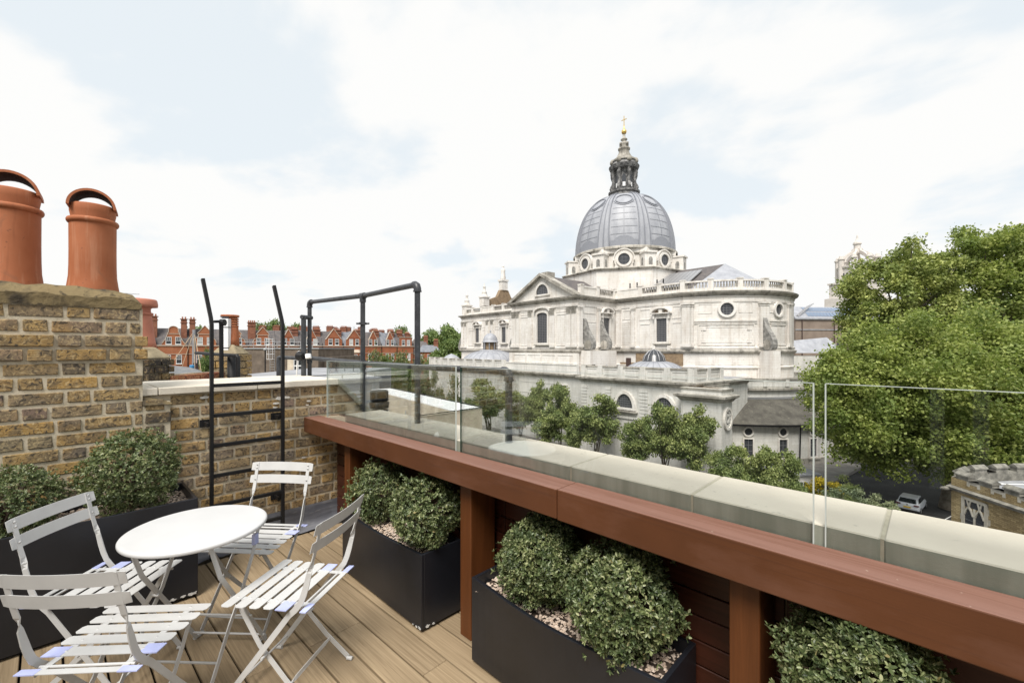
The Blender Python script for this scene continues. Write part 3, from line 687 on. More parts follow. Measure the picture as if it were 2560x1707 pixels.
# ================================================================== PLANTERS AND BOX SHRUBS
m, t, p = new_mat('pinkish_gravel'); g = G(t)
c_ = g.ramp(g.island(), [(0, (0.42, 0.32, 0.25)), (0.4, (0.55, 0.44, 0.35)), (0.75, (0.62, 0.52, 0.44)), (1, (0.34, 0.27, 0.22))])
g.l(c_, p.inputs['Base Color']); setp(p, 0.9, 0, 0.2); M['gravel'] = m
M['soil'] = plain('dark_soil', (0.05, 0.035, 0.025), 0.95)
M['glue'] = mottled('dried_white_residue', (0.45, 0.45, 0.44), (0.7, 0.7, 0.68), 80, 0.9, 0.3, 0.002)
def planter(x0, x1, y0, y1, h, label, bow=0.03, face='y', smear=None, glabel=''):
    """box planter, the long side towards the terrace bowed outwards at the top"""
    t_ = thing('planter', label, 'planter', ((x0 + x1) / 2, (y0 + y1) / 2, 0), 0, 'anthracite trough planters')
    ox, oy = (x0 + x1) / 2, (y0 + y1) / 2; X0, X1, Y0, Y1 = x0 - ox, x1 - ox, y0 - oy, y1 - oy
    T = 0.018; n = 18; NZ = 6
    def wallm(mb, a, b, outn, bowed, z0, z1):
        vs = []; a = Vector(a); b = Vector(b); outn = Vector(outn)
        for s_ in (0, 1):
            for k in range(n + 1):
                u = k / n
                for q in range(NZ + 1):
                    z = z0 + (z1 - z0) * q / NZ
                    bb = bow * (math.sin(math.pi * u) ** 1.3) * (z / h) if bowed else 0
                    p_ = a.lerp(b, u) + outn * (bb - (T if s_ else 0)); vs.append((p_.x, p_.y, z))
        m_ = (n + 1) * (NZ + 1); fs = []
        for k in range(n):
            for q in range(NZ):
                i0 = k * (NZ + 1) + q; fs.append((i0, i0 + NZ + 1, i0 + NZ + 2, i0 + 1)); fs.append((m_ + i0, m_ + i0 + 1, m_ + i0 + NZ + 2, m_ + i0 + NZ + 1))
            i0 = k * (NZ + 1) + NZ; fs.append((i0, i0 + NZ + 1, m_ + i0 + NZ + 1, m_ + i0))
            i0 = k * (NZ + 1); fs.append((i0, m_ + i0, m_ + i0 + NZ + 1, i0 + NZ + 1))
        for k in (0, n):
            for q in range(NZ): i0 = k * (NZ + 1) + q; fs.append((i0, i0 + 1, m_ + i0 + 1, m_ + i0))
        mb.add(vs, fs, False)
    z0 = 0.018; e = 0.0006
    for nm, a, b, on, bw in (('front_panel', (X0, Y0, 0), (X1, Y0, 0), (0, -1, 0), face == 'y'), ('back_panel', (X0 + T + e, Y1, 0), (X1 - T - e, Y1, 0), (0, 1, 0), False),
                             ('end_panel', (X0, Y0 + T + e, 0), (X0, Y1, 0), (-1, 0, 0), False), ('end_panel', (X1, Y0 + T + e, 0), (X1, Y1, 0), (1, 0, 0), face == 'x')):
        q = MB(); wallm(q, a, b, on, bw, z0, h); o = q.build(nm, M['planter'], t_, bevel=0.0025)
    MB().box(X0 + 0.03, X1 - 0.03, Y0 + 0.03, Y1 - 0.03, 0.0, 0.018).build('base', M['void'], t_)
    gz = h - 0.052
    MB().box(X0 + T, X1 - T, Y0 + T, Y1 - T, gz - 0.04, gz - 0.006).build('soil', M['soil'], t_)
    rr = np.random.default_rng(int(abs(x0) * 1000) + 5); area = (x1 - x0) * (y1 - y0); k = int(area * 5200)
    b = MB()
    for _ in range(k):
        px, py = rr.uniform(X0 + T + 0.005, X1 - T - 0.005), rr.uniform(Y0 + T - (bow * 0.5 if face == 'y' else 0), Y1 - T)
        s_ = rr.uniform(0.006, 0.0125); rot = Matrix.Rotation(rr.uniform(0, 6.28), 3, 'Z') @ Matrix.Rotation(rr.uniform(-0.6, 0.6), 3, 'X')
        c = Vector((px, py, gz - 0.004 + rr.uniform(0, 0.008)))
        vs = [c + rot @ Vector((a * s_ * rr.uniform(0.7, 1.2), bb * s_ * rr.uniform(0.6, 1.0), cc * s_ * rr.uniform(0.4, 0.7))) for a, bb, cc in ((1, 0, 0), (0, 1, 0), (-1, 0, 0), (0, -1, 0), (0.2, 0.1, 1), (0, 0, -1))]
        b.add(vs, [(0, 1, 4), (1, 2, 4), (2, 3, 4), (3, 0, 4), (1, 0, 5), (2, 1, 5), (3, 2, 5), (0, 3, 5)])
    gq = b.build('gravel_topping', M['gravel'], t_, recalc=False); gq['kind'] = 'stuff'
    return t_
PL1 = planter(0.13, 0.605, -3.1, -1.185, 0.62, 'long anthracite trough planter behind the table, in front of the chimney stack', 0.02, 'x')
PL2 = planter(0.955, 1.925, -0.412, -0.13, 0.43, 'shorter anthracite trough planter between the two left timber posts', 0.022)
PL3 = planter(2.288, 3.278, -0.362, -0.075, 0.428, 'anthracite trough planter between the timber posts at bottom centre', 0.042)
PL4 = planter(3.60, 4.60, -0.362, -0.075, 0.428, 'trough planter at the bottom right, hidden under its leafy shrub', 0.02)
for (px, py, s_) in ((1063, 1565, 1.0), (1048, 1560, 0.7), (492, 1488, 0.9), (478, 1497, 0.8)):
    pass
def smear(parent, pts):
    b = MB()
    for (x, y, z, r_, nrm) in pts:
        ring = []
        for k in range(10):
            a = k * math.pi / 5; u = r_ * random.uniform(0.4, 1.3) * math.cos(a) * 1.8; v = r_ * random.uniform(0.4, 1.2) * math.sin(a)
            ring.append((x + (u if nrm == 'y' else 0), y + (u if nrm == 'x' else 0), max(z + v, 0.019)))
        b.solid(ring, (0, -0.0012, 0) if nrm == 'y' else (0.0012, 0, 0))
    b.build('dried_residue', M['glue'], parent)
smear(PL2, [(0.47, -0.143, 0.028, 0.008, 'y'), (0.44, -0.143, 0.024, 0.006, 'y'), (0.405, -0.143, 0.022, 0.004, 'y'), (0.4865, -0.10, 0.028, 0.008, 'x'), (0.4865, -0.06, 0.024, 0.006, 'x')])
smear(PL1, [(0.2395, 0.93, 0.03, 0.012, 'x'), (0.2395, 0.88, 0.032, 0.009, 'x'), (0.2395, 0.83, 0.03, 0.01, 'x')])

def leaf_material(name, stops, rough=0.45, spec=0.45, trans=0.25, tone=0.45):
    m, t, p = new_mat(name); g = G(t); o = [n for n in t.nodes if n.type == 'OUTPUT_MATERIAL'][0]
    c = g.ramp(g.island(), stops); nz = g.noise(g.wpos(), tone, 3); c = g.mix(g.mapr(nz, 0.38, 0.62), g.mix(1.0, c, (0.66, 0.72, 0.66), 'MULTIPLY'), g.mix(1.0, c, (1.18, 1.1, 1.0), 'MULTIPLY'))
    g.l(c, p.inputs['Base Color']); setp(p, rough, 0, spec)
    tl = g.n('ShaderNodeBsdfTranslucent'); g.l(g.mix(0.5, c, (0.22, 0.30, 0.04)), tl.inputs[0])
    ms = g.n('ShaderNodeMixShader'); ms.inputs[0].default_value = trans; g.l(p.outputs[0], ms.inputs[1]); g.l(tl.outputs[0], ms.inputs[2]); g.l(ms.outputs[0], o.inputs[0])
    return m
M['box'] = leaf_material('box_leaves', tone=11.0, stops= [(0, (0.042, 0.062, 0.026)), (0.3, (0.09, 0.124, 0.05)), (0.58, (0.165, 0.21, 0.092)), (0.84, (0.28, 0.325, 0.17)), (0.985, (0.39, 0.42, 0.26)), (1.0, (0.30, 0.24, 0.10))], rough=0.4, spec=0.5, trans=0.2)
M['stem'] = plain('woody_stem', (0.09, 0.06, 0.04), 0.9)

def np_mesh(name, V, F, mat, smooth=False):
    """V (n,3), F (m,k) with equal-size faces"""
    me = bpy.data.meshes.new(name); n, m, k = len(V), len(F), F.shape[1]
    me.vertices.add(n); me.vertices.foreach_set('co', np.asarray(V, dtype=np.float32).ravel())
    me.loops.add(m * k); me.loops.foreach_set('vertex_index', np.asarray(F, dtype=np.int32).ravel())
    me.polygons.add(m); me.polygons.foreach_set('loop_start', np.arange(0, m * k, k, dtype=np.int32)); me.polygons.foreach_set('loop_total', np.full(m, k, dtype=np.int32))
    me.polygons.foreach_set('use_smooth', np.full(m, smooth))
    me.materials.append(mat); me.update(); me.validate(); return me
def nrmz(a): return a / np.maximum(np.linalg.norm(a, axis=1, keepdims=True), 1e-9)
def rosettes(rng, r, nsprig, leaf, asp=0.45, per=7, squash=1.0, lumps=0.10):
    """leafy ball: sprigs of folded leaves radiating round outward tips"""
    u = nrmz(rng.normal(size=(nsprig, 3)))
    th = np.arctan2(u[:, 1], u[:, 0]); bumps = 1 + lumps * (np.sin(3 * th + 4 * u[:, 2]) + np.sin(5 * u[:, 0] * 2 + 1) * np.cos(4 * u[:, 1] * 2) * 0.8)
    rad = r * bumps * (1 - 0.30 * rng.random(nsprig) ** 1.6) + r * 0.10 * rng.normal(size=nsprig) * (rng.random(nsprig) > 0.82)
    C = u * rad[:, None]; C[:, 2] *= squash
    ax = nrmz(u + 0.55 * rng.normal(size=u.shape) + np.array([0, 0, 0.35]))
    h = nrmz(np.cross(ax, rng.normal(size=ax.shape))); b = np.cross(ax, h)
    Vs = []; Fs = []; base = 0
    i = None
    for k in range(per):
        a = 2 * np.pi * k / per + rng.uniform(-0.5, 0.5, nsprig); lift = rng.uniform(0.15, 1.0, nsprig) if k else np.full(nsprig, 3.0)
        d = nrmz(np.cos(a)[:, None] * h + np.sin(a)[:, None] * b + lift[:, None] * ax)
        side = nrmz(np.cross(d, ax) + 1e-4); up = np.cross(side, d)
        ln = (leaf * rng.uniform(0.7, 1.2, nsprig))[:, None]; wd = ln * asp
        st = C - ax * ln * (0.35 * rng.random((nsprig, 1)))
        up2 = up * ln * 0.06; w1 = side * wd * 0.5
        P6 = [st, st + d * ln * 0.42 + w1 * 0.92 + up2, st + d * ln * 0.80 + w1 * 0.72 + up2 * 0.6, st + d * ln - up * ln * 0.08, st + d * ln * 0.80 - w1 * 0.72 + up2 * 0.6, st + d * ln * 0.42 - w1 * 0.92 + up2, st + d * ln * 0.6 - up * ln * 0.02]
        Vs.append(np.stack(P6, 1).reshape(-1, 3)); i = base + np.arange(nsprig)[:, None] * 7; base += nsprig * 7
        Fs.append(np.concatenate([i + np.array([[6, q, (q + 1) % 6]]) for q in range(6)], 0))
    return np.concatenate(Vs), np.concatenate(Fs)
BX = []
for sd_, nsp, lf in ((1, 2300, 0.0155), (2, 2100, 0.0175), (3, 3300, 0.0172)):
    V, F_ = rosettes(np.random.default_rng(sd_), 0.2, nsp, lf, 0.48, 6); BX.append(np_mesh('box_foliage', V, F_, M['box']))
twig = MB()
for k in range(26):
    a = random.uniform(0, 6.28); e = random.uniform(-0.3, 1.5); d = Vector((math.cos(a) * math.cos(e), math.sin(a) * math.cos(e), math.sin(e))); twig.tube([(0, 0, -0.22), d * 0.05, d * 0.165], 0.004, 5, rs=[0.006, 0.004, 0.002])
TW = twig.mesh('stems', M['stem'])
SHR = [((332, 1178), (0.37, None), 0.243, 0, 1.0, 'round box shrub at the right end of the long left planter'),
       ((30, 1266), (0.37, None), 0.208, 0, 1.0, 'round box shrub cut by the left edge of the picture, in the long left planter'),
       ((950, 1228), (None, -0.245), 0.198, 1, 1.0, 'box shrub at the left of the middle planter, beside the corner post'),
       ((1066, 1275), (None, -0.272), 0.207, 1, 0.97, 'box shrub at the right of the middle planter, half behind the second post'),
       ((1352, 1398), (None, -0.212), 0.192, 2, 1.0, 'smaller box shrub at the left of the bottom centre planter'),
       ((1556, 1496), (None, -0.225), 0.205, 2, 1.0, 'largest box shrub at the right of the bottom centre planter'),
       ((2160, 1690), (None, -0.232), 0.190, 2, 1.0, 'box shrub at the bottom right corner under the beam')]
for (px, py), (xx, yy), r_, k, sq, lab in SHR:
    d = at(px, py, 1) - CAM; t_ = ((xx - CAM.x) / d.x) if xx is not None else ((yy - CAM.y) / d.y); c = CAM + d * t_
    s = thing('box_shrub', lab, 'shrub', c, 0, 'clipped round box shrubs in the planters')
    link('foliage', BX[k], s, None, (0, 0, random.uniform(0, 6.28)), (r_ / 0.2, r_ / 0.2, r_ / 0.2 * sq)); link('stems', TW, s, None, None, (r_ / 0.2,) * 3)

# ---- house wall behind the viewer (only its reflections are seen in the glass)
M['render_wall'] = plain('grey_rendered_wall', (0.30, 0.30, 0.29), 0.8)
M['frame_white'] = plain('white_window_frame', (0.75, 0.75, 0.74), 0.45, vary=0.03)
m, t, p = new_mat('dark_window_glass'); p.inputs['Base Color'].default_value = (0.02, 0.024, 0.028, 1); setp(p, 0.06, 0, 0.8); M['winglass'] = m
rh = thing('stair_house', 'rendered upper storey with white glazed doors behind the viewer', 'building', (3.9, -4.3, 0))
MB().box(-1.9, 1.4, -1.5, 0.0, 0, 0.25).box(-1.9, 1.4, -1.5, 0.0, 2.25, 3.6).box(-5.5, -1.905, -1.5, 0.0, 0, 3.6).box(1.405, 4.5, -1.5, 0.0, 0, 3.6).build('wall', M['render_wall'], rh)
for x in (-1.88, -0.92, 0.02, 0.30, 1.3): MB().box(x, x + 0.10, -0.06, 0.04, 0.25, 2.25).build('door_frame', M['frame_white'], rh)
MB().box(-1.85, 1.35, -0.05, -0.03, 0.25, 2.25).build('pane', M['winglass'], rh)
# ================================================================== ROOFS NEXT DOOR (left)
bl = thing('terrace_building', 'brick apartment building that carries the roof terrace', 'building', (0, 0, GROUND))
MB().box(-0.3, 9.0, -9.0, -0.02, 0, -GROUND - 0.20).box(0.4, 9.0, -0.02, 0.10, 0, -GROUND - 0.26).build('wall', M['brick_red'], bl)
nb = thing('neighbour_building', 'adjoining grey flat-roofed building beyond the coping, with the cream parapet', 'building', (-1.4, 1.7, GROUND))
def NBX(x, y): return (x + 1.4, y - 1.7)
Z = lambda z: z - GROUND
M['cream'] = mottled('cream_render', (0.52, 0.45, 0.35), (0.66, 0.58, 0.46), 5, 0.9, 0.3, 0.003, 0.2, c3=(0.46, 0.36, 0.27), s3=24)
M['white_cap'] = plain('white_roof_capping', (0.78, 0.78, 0.78), 0.7, vary=0.05)
M['grey_wall'] = mottled('grey_render', (0.30, 0.31, 0.31), (0.38, 0.39, 0.385), 1.2, 0.85, 0.1, 0.002)
pl = lambda pts: [NBX(*p) for p in pts]
MB().prism(pl([(-1.37, 1.72), (-1.345, 2.97), (-6.45, 4.0), (-6.45, -9), (-0.32, -9), (-0.32, 0.62), (-1.0, 0.75)]), 0, Z(-0.20)).build('wall', M['cream'], nb)
MB().prism(pl([(-1.40, 1.76), (-1.38, 2.9), (-6.4, 3.95), (-6.4, -9), (-0.36, -9), (-0.36, 0.55)]), Z(-0.20), Z(-0.17)).build('flat_roof', M['roof'], nb)
MB().prism(pl([(-1.39, 2.40), (-1.345, 2.97), (-5.6, 3.76), (-5.53, 3.22)]), Z(-0.17), Z(0.585)).prism(pl([(-1.37, 1.72), (-1.345, 2.97), (-1.385, 2.97), (-1.41, 1.75)]), Z(-0.17), Z(0.585)).build('parapet', M['cream'], nb)
MB().prism(pl([(-1.40, 2.41), (-1.36, 2.955), (-5.58, 3.74), (-5.52, 3.24)]), Z(0.588), Z(0.60)).build('parapet_capping', M['white_cap'], nb)
e = MB(); e.tube([(*NBX(-1.345, 2.975), Z(0.607)), (*NBX(-5.6, 3.77), Z(0.607))], 0.012, 5); e.tube([(*NBX(-1.36, 1.72), Z(0.60)), (*NBX(-1.34, 2.975), Z(0.607))], 0.008, 5); e.build('edge_trim', M['black'], nb)
b = MB()
for k in range(3):
    f_ = 0.2 + 0.28 * k; x, y = -1.6 - 3.4 * f_, 2.42 + 0.63 * f_; b.tube([(*NBX(x, y), Z(-0.17)), (*NBX(x, y), Z(0.40))], 0.012, 5)
b.build('downpipe', M['grey_wall'], nb)
# taller grey volume behind
gb = thing('roof_plant_room', 'grey rendered block with flat roof and low black railing behind the coping', 'building', (-6.4, 2.9, GROUND))
O3 = Vector((-6.4, 2.9, GROUND))
MB().prism([(0, 1.02), (-0.05, -7.2), (-3.6, -7.2), (-3.6, 1.75)], 0, 15.18).build('wall', M['grey_wall'], gb)
MB().prism([(0.05, 1.07), (0.0, -7.25), (-3.65, -7.2), (-3.65, 1.8)], 15.18, 15.22).build('flat_roof', M['roof'], gb)
def railing(parent, pts, h, step, r=0.010, rails=(0.5, 1.0), O=Vector((0, 0, 0)), mat='black'):
    for a, b in zip(pts[:-1], pts[1:]):
        a, b = Vector(a), Vector(b); n = max(1, int((b - a).length / step))
        for k in range(n + 1):
            p_ = a.lerp(b, k / n) - O; MB().tube([p_, p_ + Vector((0, 0, h))], r, 5).build('railing_post', M[mat], parent)
        for f_ in rails:
            MB().tube([a - O + Vector((0, 0, h * f_)), b - O + Vector((0, 0, h * f_))], r * 0.9, 5).build('rail', M[mat], parent)
railing(gb, [(-6.6, 3.9, 0.82), (-6.6, 0.4, 0.82), (-6.6, -2.4, 0.82)], 0.10, 0.75, 0.012, (1.0,), O3)
# vent cowl
v = onz(948, 1040, 0.25); vd = at(948, 1045, 5.2)
vc = thing('roof_vent', 'black round vent cowl on the roof beyond the coping', 'vent', (vd.x, vd.y, -0.17))
H0 = vd.z + 0.17
MB().lathe([(0.085, 0), (0.085, H0 + 0.03), (0.10, H0 + 0.06), (0.10, H0 + 0.10)], 20).build('vent_pipe', M['black'], vc)
MB().lathe([(0.0, H0 + 0.33), (0.095, H0 + 0.335), (0.108, H0 + 0.32), (0.108, H0 + 0.21), (0.098, H0 + 0.21)], 20).build('vent_cap', M['black'], vc)
MB().lathe([(0.095, H0 + 0.20), (0.118, H0 + 0.19), (0.108, H0 + 0.12), (0.085, H0 + 0.12)], 20).build('vent_collar', M['black'], vc)
# black-brick stack with a pink pot right behind the near stack
def small_stack(loc, w, d, h, label, mesh_mat, cap_h=0.22, cap_mat='sandstone', rz=0.0, course=0.088, rows=None):
    t_ = thing('chimney_stack', label, 'chimney stack', loc, rz)
    MB().box(-w / 2 + 0.012, w / 2 - 0.012, -d / 2 + 0.012, d / 2 - 0.012, 0, h).build('mortar_bed', M['mortar'], t_)
    n = rows if rows else int(h / course)
    ms = [brick_mesh('brick', 0.2, course - 0.016, M[mesh_mat], 900 + k, 0.05) for k in range(4)]
    for r_ in range(n):
        z = h - course * (r_ + 0.5)
        for (ax, ay, L_, a0) in ((-w / 2, -d / 2, w, 0), (w / 2, -d / 2, d, 90)):
            m_ = max(1, round(L_ / 0.23)); s_ = L_ / m_
            offs = 0.5 if r_ % 2 else 0.0; k = -offs
            while k < m_:
                u0, u1 = max(0, k * s_), min(L_, (k + 1) * s_); k += 1
                if u1 - u0 < 0.05: continue
                c = (u0 + u1) / 2; L2 = u1 - u0 - 0.014
                px, py = (ax + c, ay) if a0 == 0 else (ax, ay + c)
                o = link('brick', random.choice(ms), t_, (px, py, z), (0, 0, R(a0))); o.scale = (L2 / 0.2, 1, 1)
    q = MB(); q.hexa([(-w / 2 - 0.02, -d / 2 - 0.02, h), (w / 2 + 0.02, -d / 2 - 0.02, h), (w / 2 + 0.02, d / 2 + 0.02, h), (-w / 2 - 0.02, d / 2 + 0.02, h)],
                     [(-w / 2 + w * 0.26, -d / 2 + w * 0.22, h + cap_h), (w / 2 - w * 0.26, -d / 2 + w * 0.22, h + cap_h), (w / 2 - w * 0.26, d / 2 - w * 0.22, h + cap_h), (-w / 2 + w * 0.26, d / 2 - w * 0.22, h + cap_h)])
    q.build('flaunching', M[cap_mat], t_, bevel=0.02)
    return t_
M['cap2'] = mottled('sandy_flaunching', (0.22, 0.185, 0.125), (0.36, 0.30, 0.20), 7, 0.95, 0.6, 0.01, 0.1, c3=(0.24, 0.2, 0.13), s3=30)
s1p = at(352, 880, 4.9); st1 = small_stack((s1p.x, s1p.y, 0.4), 0.40, 0.36, 1.05, 'short sooty black-brick chimney stack half hidden behind the big brick stack', 'brick_black', 0.13, 'cap2', HEAD - R(3), 0.082)
s1t = at(338, 868, 5.0)
pt_ = thing('chimney_pot', 'pinkish terracotta pot with wide square lip just right of the big brick stack', 'chimney pot', (s1t.x, s1t.y, 1.575))
MB().lathe([(0.0, 0), (0.20, 0), (0.185, 0.06), (0.165, 0.22), (0.150, 0.36), (0.147, 0.375), (0.163, 0.38), (0.166, 0.395), (0.160, 0.405), (0.143, 0.41), (0.140, 0.45), (0.150, 0.462), (0.155, 0.47)], 32).build('pot_body', M['terra_pink'], pt_)
MB().lathe([(0.10, 0.472), (0.205, 0.472), (0.207, 0.50), (0.200, 0.545), (0.190, 0.56), (0.12, 0.56), (0.11, 0.50)], 32).build('pot_lip', M['terra_pink'], pt_)
# tv aerial above it
ta = at(313, 800, 7.5)
ae = thing('tv_aerial', 'thin grey television aerial standing behind the near chimney pots', 'aerial', (ta.x, ta.y, 1.2), HEAD)
M['alu'] = plain('weathered_aluminium', (0.42, 0.42, 0.43), 0.4, 0.6)
ah = at(313, 735, 7.5).z - 1.2
b = MB(); b.tube([(0, 0, 0), (0, 0, ah)], 0.012, 6); b.build('mast', M['alu'], ae)
for k, (z, l) in enumerate(((0.0, 0.30), (-0.07, 0.31), (-0.135, 0.30))): MB().tube([(-l * 0.45, 0, ah + z + 0.02), (l * 0.75, 0.02, ah + z)], 0.007, 5).build('aerial_rod', M['alu'], ae)
# stack with louvred pot and white flue
s2 = at(577, 870, 6.6); st2 = small_stack((s2.x, s2.y, 0.4), 0.36, 0.32, 1.08, 'sandy brick chimney stack behind the ladder carrying a louvred pot and a white flue', 'brick', 0.15, 'cap2', HEAD, 0.105)
zt2 = 1.63
q_ = at(583, 850, 6.6); lp = thing('chimney_pot', 'orange terracotta pot with louvred top behind the ladder', 'chimney pot', (q_.x, q_.y, zt2 - 0.02))
hh = at(583, 788, 6.6).z - lp.location.z
MB().lathe([(0, 0), (0.083, 0), (0.078, 0.1), (0.068, hh * 0.62)], 24).build('pot_body', M['terracotta'], lp)
b = MB()
for k in range(5): z = hh * (0.62 + 0.075 * k); b.lathe([(0.062, z), (0.074, z), (0.070, z + 0.022), (0.060, z + 0.026)], 24)
b.build('louvre_ring', M['terracotta'], lp); MB().lathe([(0.055, hh * 0.6), (0.055, hh * 0.97)], 20).build('pot_throat', M['soot'], lp)
q_ = at(567, 868, 6.5); wf = thing('flue_box', 'white boxed metal flue strapped beside the louvred pot', 'flue', (q_.x, q_.y, zt2 - 0.10), HEAD)
hw = at(564, 797, 6.5).z - wf.location.z
MB().box(-0.045, 0.045, -0.04, 0.04, 0, hw).build('flue_casing', M['white_cap'], wf, bevel=0.004)
for z in (hw * 0.72, hw * 0.08): MB().box(-0.047, 0.047, -0.042, 0.042, z, z + 0.012).build('strap', M['black'], wf)
q_ = at(575, 789, 6.6); tc_ = thing('flue_cowl', 'flat round orange cowl over the louvred pot and the white flue', 'cowl', (q_.x, q_.y, q_.z - 0.03), HEAD)
MB().lathe([(0, 0.045), (0.118, 0.04), (0.126, 0.02), (0.118, 0.012), (0, 0.012)], 28).build('cowl_top', M['terracotta'], tc_)
MB().lathe([(0.0, 0.012), (0.105, 0.012), (0.07, -0.02), (0.0, -0.02)], 24, (-0.03, 0, 0)).build('cowl_base', M['lead'], tc_)
# scaffold tubes by that stack
sp = at(590, 890, 5.6)
sf = thing('scaffold_rail', 'black scaffold tube rail with bent end in front of the louvred chimney stack', 'rail', (sp.x, sp.y, 0.9))
OS = Vector(sf.location)
a_, b_, c_ = at(490, 882, 6.4), at(592, 889, 5.6), at(595, 960, 5.6)
MB().tube([a_ - OS, b_ - OS - Vector((0.02, 0, 0))], 0.023, 10).build('rail', M['black'], sf)
MB().tube([b_ - OS + unit(a_ - b_) * 0.03, b_ - OS + Vector((0.0, 0, 0.0)), b_ - OS + Vector((0.012, 0.012, -0.03)), c_ - OS], 0.026, 10).build('post', M['black'], sf)
MB().tube([at(554, 962, 5.7) - OS, at(553, 806, 5.7) - OS], 0.026, 10).build('post', M['black'], sf)
MB().tube([at(535, 804, 5.6) - OS, at(556, 803, 5.7) - OS], 0.018, 8).tube([at(552, 806, 5.7) - OS, at(562, 806, 5.7) - OS], 0.045, 10).build('clamp', M['black'], sf)
q_ = at(581, 930, 5.9); bf = thing('black_flue', 'thick black round flue pipe against the louvred chimney stack', 'flue', (q_.x, q_.y, 0.7))
MB().lathe([(0.06, 0), (0.06, at(581, 890, 5.9).z - 0.7), (0, at(581, 890, 5.9).z - 0.7)], 20).build('flue_pipe', M['black'], bf)
# low red brick kerb just behind the coping
rb1, rb2 = at(408, 950, 5.0), at(545, 938, 5.9)
rb = thing('red_brick_kerb', 'low row of red bricks just behind the cream coping', 'kerb', (rb1.x, rb1.y, 1.0))
dv = Vector((rb2.x - rb1.x, rb2.y - rb1.y, 0)); ang = math.atan2(dv.y, dv.x); nL = 4
tp = at(408, 938, 5.0).z - 1.0
rbm = brick_mesh('brick', dv.length / nL - 0.012, 0.085, M['brick_red'], 5, 0.1)
for k in range(nL):
    o = link('brick', rbm, rb, dv * ((k + 0.5) / nL) + Vector((0, 0, tp - 0.05)), (0, 0, ang)); o2 = link('brick', rbm, rb, dv * ((k + 0.35) / nL) + Vector((0, 0, tp - 0.15)), (0, 0, ang))
MB().bar([(0, 0, tp - 0.12), dv + Vector((0, 0, tp - 0.12))], 0.25, 0.03, (0, 0, 1)).build('mortar_bed', M['mortar'], rb)
# slate patch between
ro = thing('slate_roof', 'small worn grey slate roof slope behind the sooty stack', 'roof', at(450, 930, 9))
OR_ = Vector(ro.location)
M['slate'] = mottled('weathered_slate', (0.10, 0.105, 0.115), (0.20, 0.20, 0.20), 6, 0.7, 0.5, 0.01, 0.3, c3=(0.30, 0.29, 0.25), s3=20)
MB().hexa([at(385, 960, 7) - OR_, at(545, 960, 7) - OR_, at(500, 925, 11) - OR_, at(400, 925, 11) - OR_], [at(385, 955, 7) - OR_, at(545, 955, 7) - OR_, at(475, 918, 11) - OR_, at(418, 912, 11) - OR_]).build('slate_slope', M['slate'], ro)
# telecom mast with guys, blue box
mz = at(485, 935, 16); ms_ = thing('guyed_mast', 'grey roof mast with rope guys behind the brick stacks', 'mast', (mz.x, mz.y, mz.z - 0.6), HEAD)
OM = Vector(ms_.location); hz = at(482, 824, 16).z - OM.z
M['galv'] = plain('galvanised_steel', (0.28, 0.28, 0.29), 0.5, 0.4); M['rope'] = plain('pale_rope', (0.55, 0.42, 0.28), 0.9); M['rust'] = plain('dark_post', (0.06, 0.035, 0.03), 0.8)
MB().tube([(0, 0, 0), (0, 0, hz)], 0.06, 10, rs=[0.075, 0.05]).build('mast_pole', M['galv'], ms_)
MB().tube([(0.10, 0, 0.0), (0.06, 0, hz * 0.45)], 0.085, 8).build('mast_foot', M['rust'], ms_)
for dx, zf in ((-0.55, 0.12), (-0.72, 0.45), (0.55, 0.1), (0.42, 0.42), (0.2, 0.3)):
    MB().tube([(0, 0, hz * 0.97), (dx * 0.9, -0.2, hz * zf)], 0.011, 4).build('guy_rope', M['rope'], ms_)
bx = at(480, 920, 15.6); bb = thing('blue_box', 'small bright blue box fixed beside the guyed mast', 'box', bx, HEAD)
M['blue'] = plain('bright_blue_plastic', (0.03, 0.18, 0.36), 0.5)
MB().lathe([(0.0, -0.11), (0.075, -0.11), (0.078, 0.09), (0.07, 0.11), (0.0, 0.12)], 14).build('container', M['blue'], bb)
MB().box(-0.03, 0.03, -0.03, 0.03, -0.22, -0.11).build('bracket', M['rust'], bb)
# brown brick rear block with white door, cage ladder and railing
M['brown_brick'] = m_wallb = mottled('brown_brick_far', (0.12, 0.095, 0.075), (0.20, 0.16, 0.125), 3, 0.9, 0.2, 0.01, 0.2, c3=(0.09, 0.07, 0.06), s3=12)
bo = at(705, 900, 22); bk = thing('brown_brick_block', 'brown brick roof building with white glazed door beyond the flat roof', 'building', (bo.x, bo.y, GROUND), HEAD)
OB = Vector((0, 0, 0)); px2m = 22 / FPX
zt3 = at(705, 872, 22).z - GROUND
MB().box(-2.1, 1.85, 0, 5, 0, zt3).box(1.855, 2.3, 0.6, 5, 0, zt3 - 0.42).build('wall', M['brown_brick'], bk)
MB().box(-2.15, 1.9, -0.05, 5, zt3, zt3 + 0.06).build('coping', M['grey_wall'], bk)
dz = zt3 - 1.15
dr = MB().box(0.62, 1.08, -0.06, -0.01, dz, dz + 0.62).build('door', M['frame_white'], bk)
for x0, x1, z0, z1 in ((0.66, 0.83, 0.05, 0.26), (0.87, 1.04, 0.05, 0.26), (0.66, 0.83, 0.33, 0.58), (0.87, 1.04, 0.33, 0.58)): MB().box(x0, x1, -0.07, -0.062, dz + z0, dz + z1).build('door_pane', M['winglass'], dr)
MB().box(0.30, 0.60, -0.05, -0.01, dz - 0.1, dz + 0.62).build('timber_screen', M['cream'], bk)
rr_ = bk
b = MB()
for x in np.arange(-2.1, 1.9, 0.6): b.tube([(x, 0.1, zt3), (x, 0.1, zt3 + 0.36)], 0.014, 4)
for z in (0.18, 0.36): b.tube([(-2.1, 0.1, zt3 + z), (1.85, 0.1, zt3 + z)], 0.012, 4)
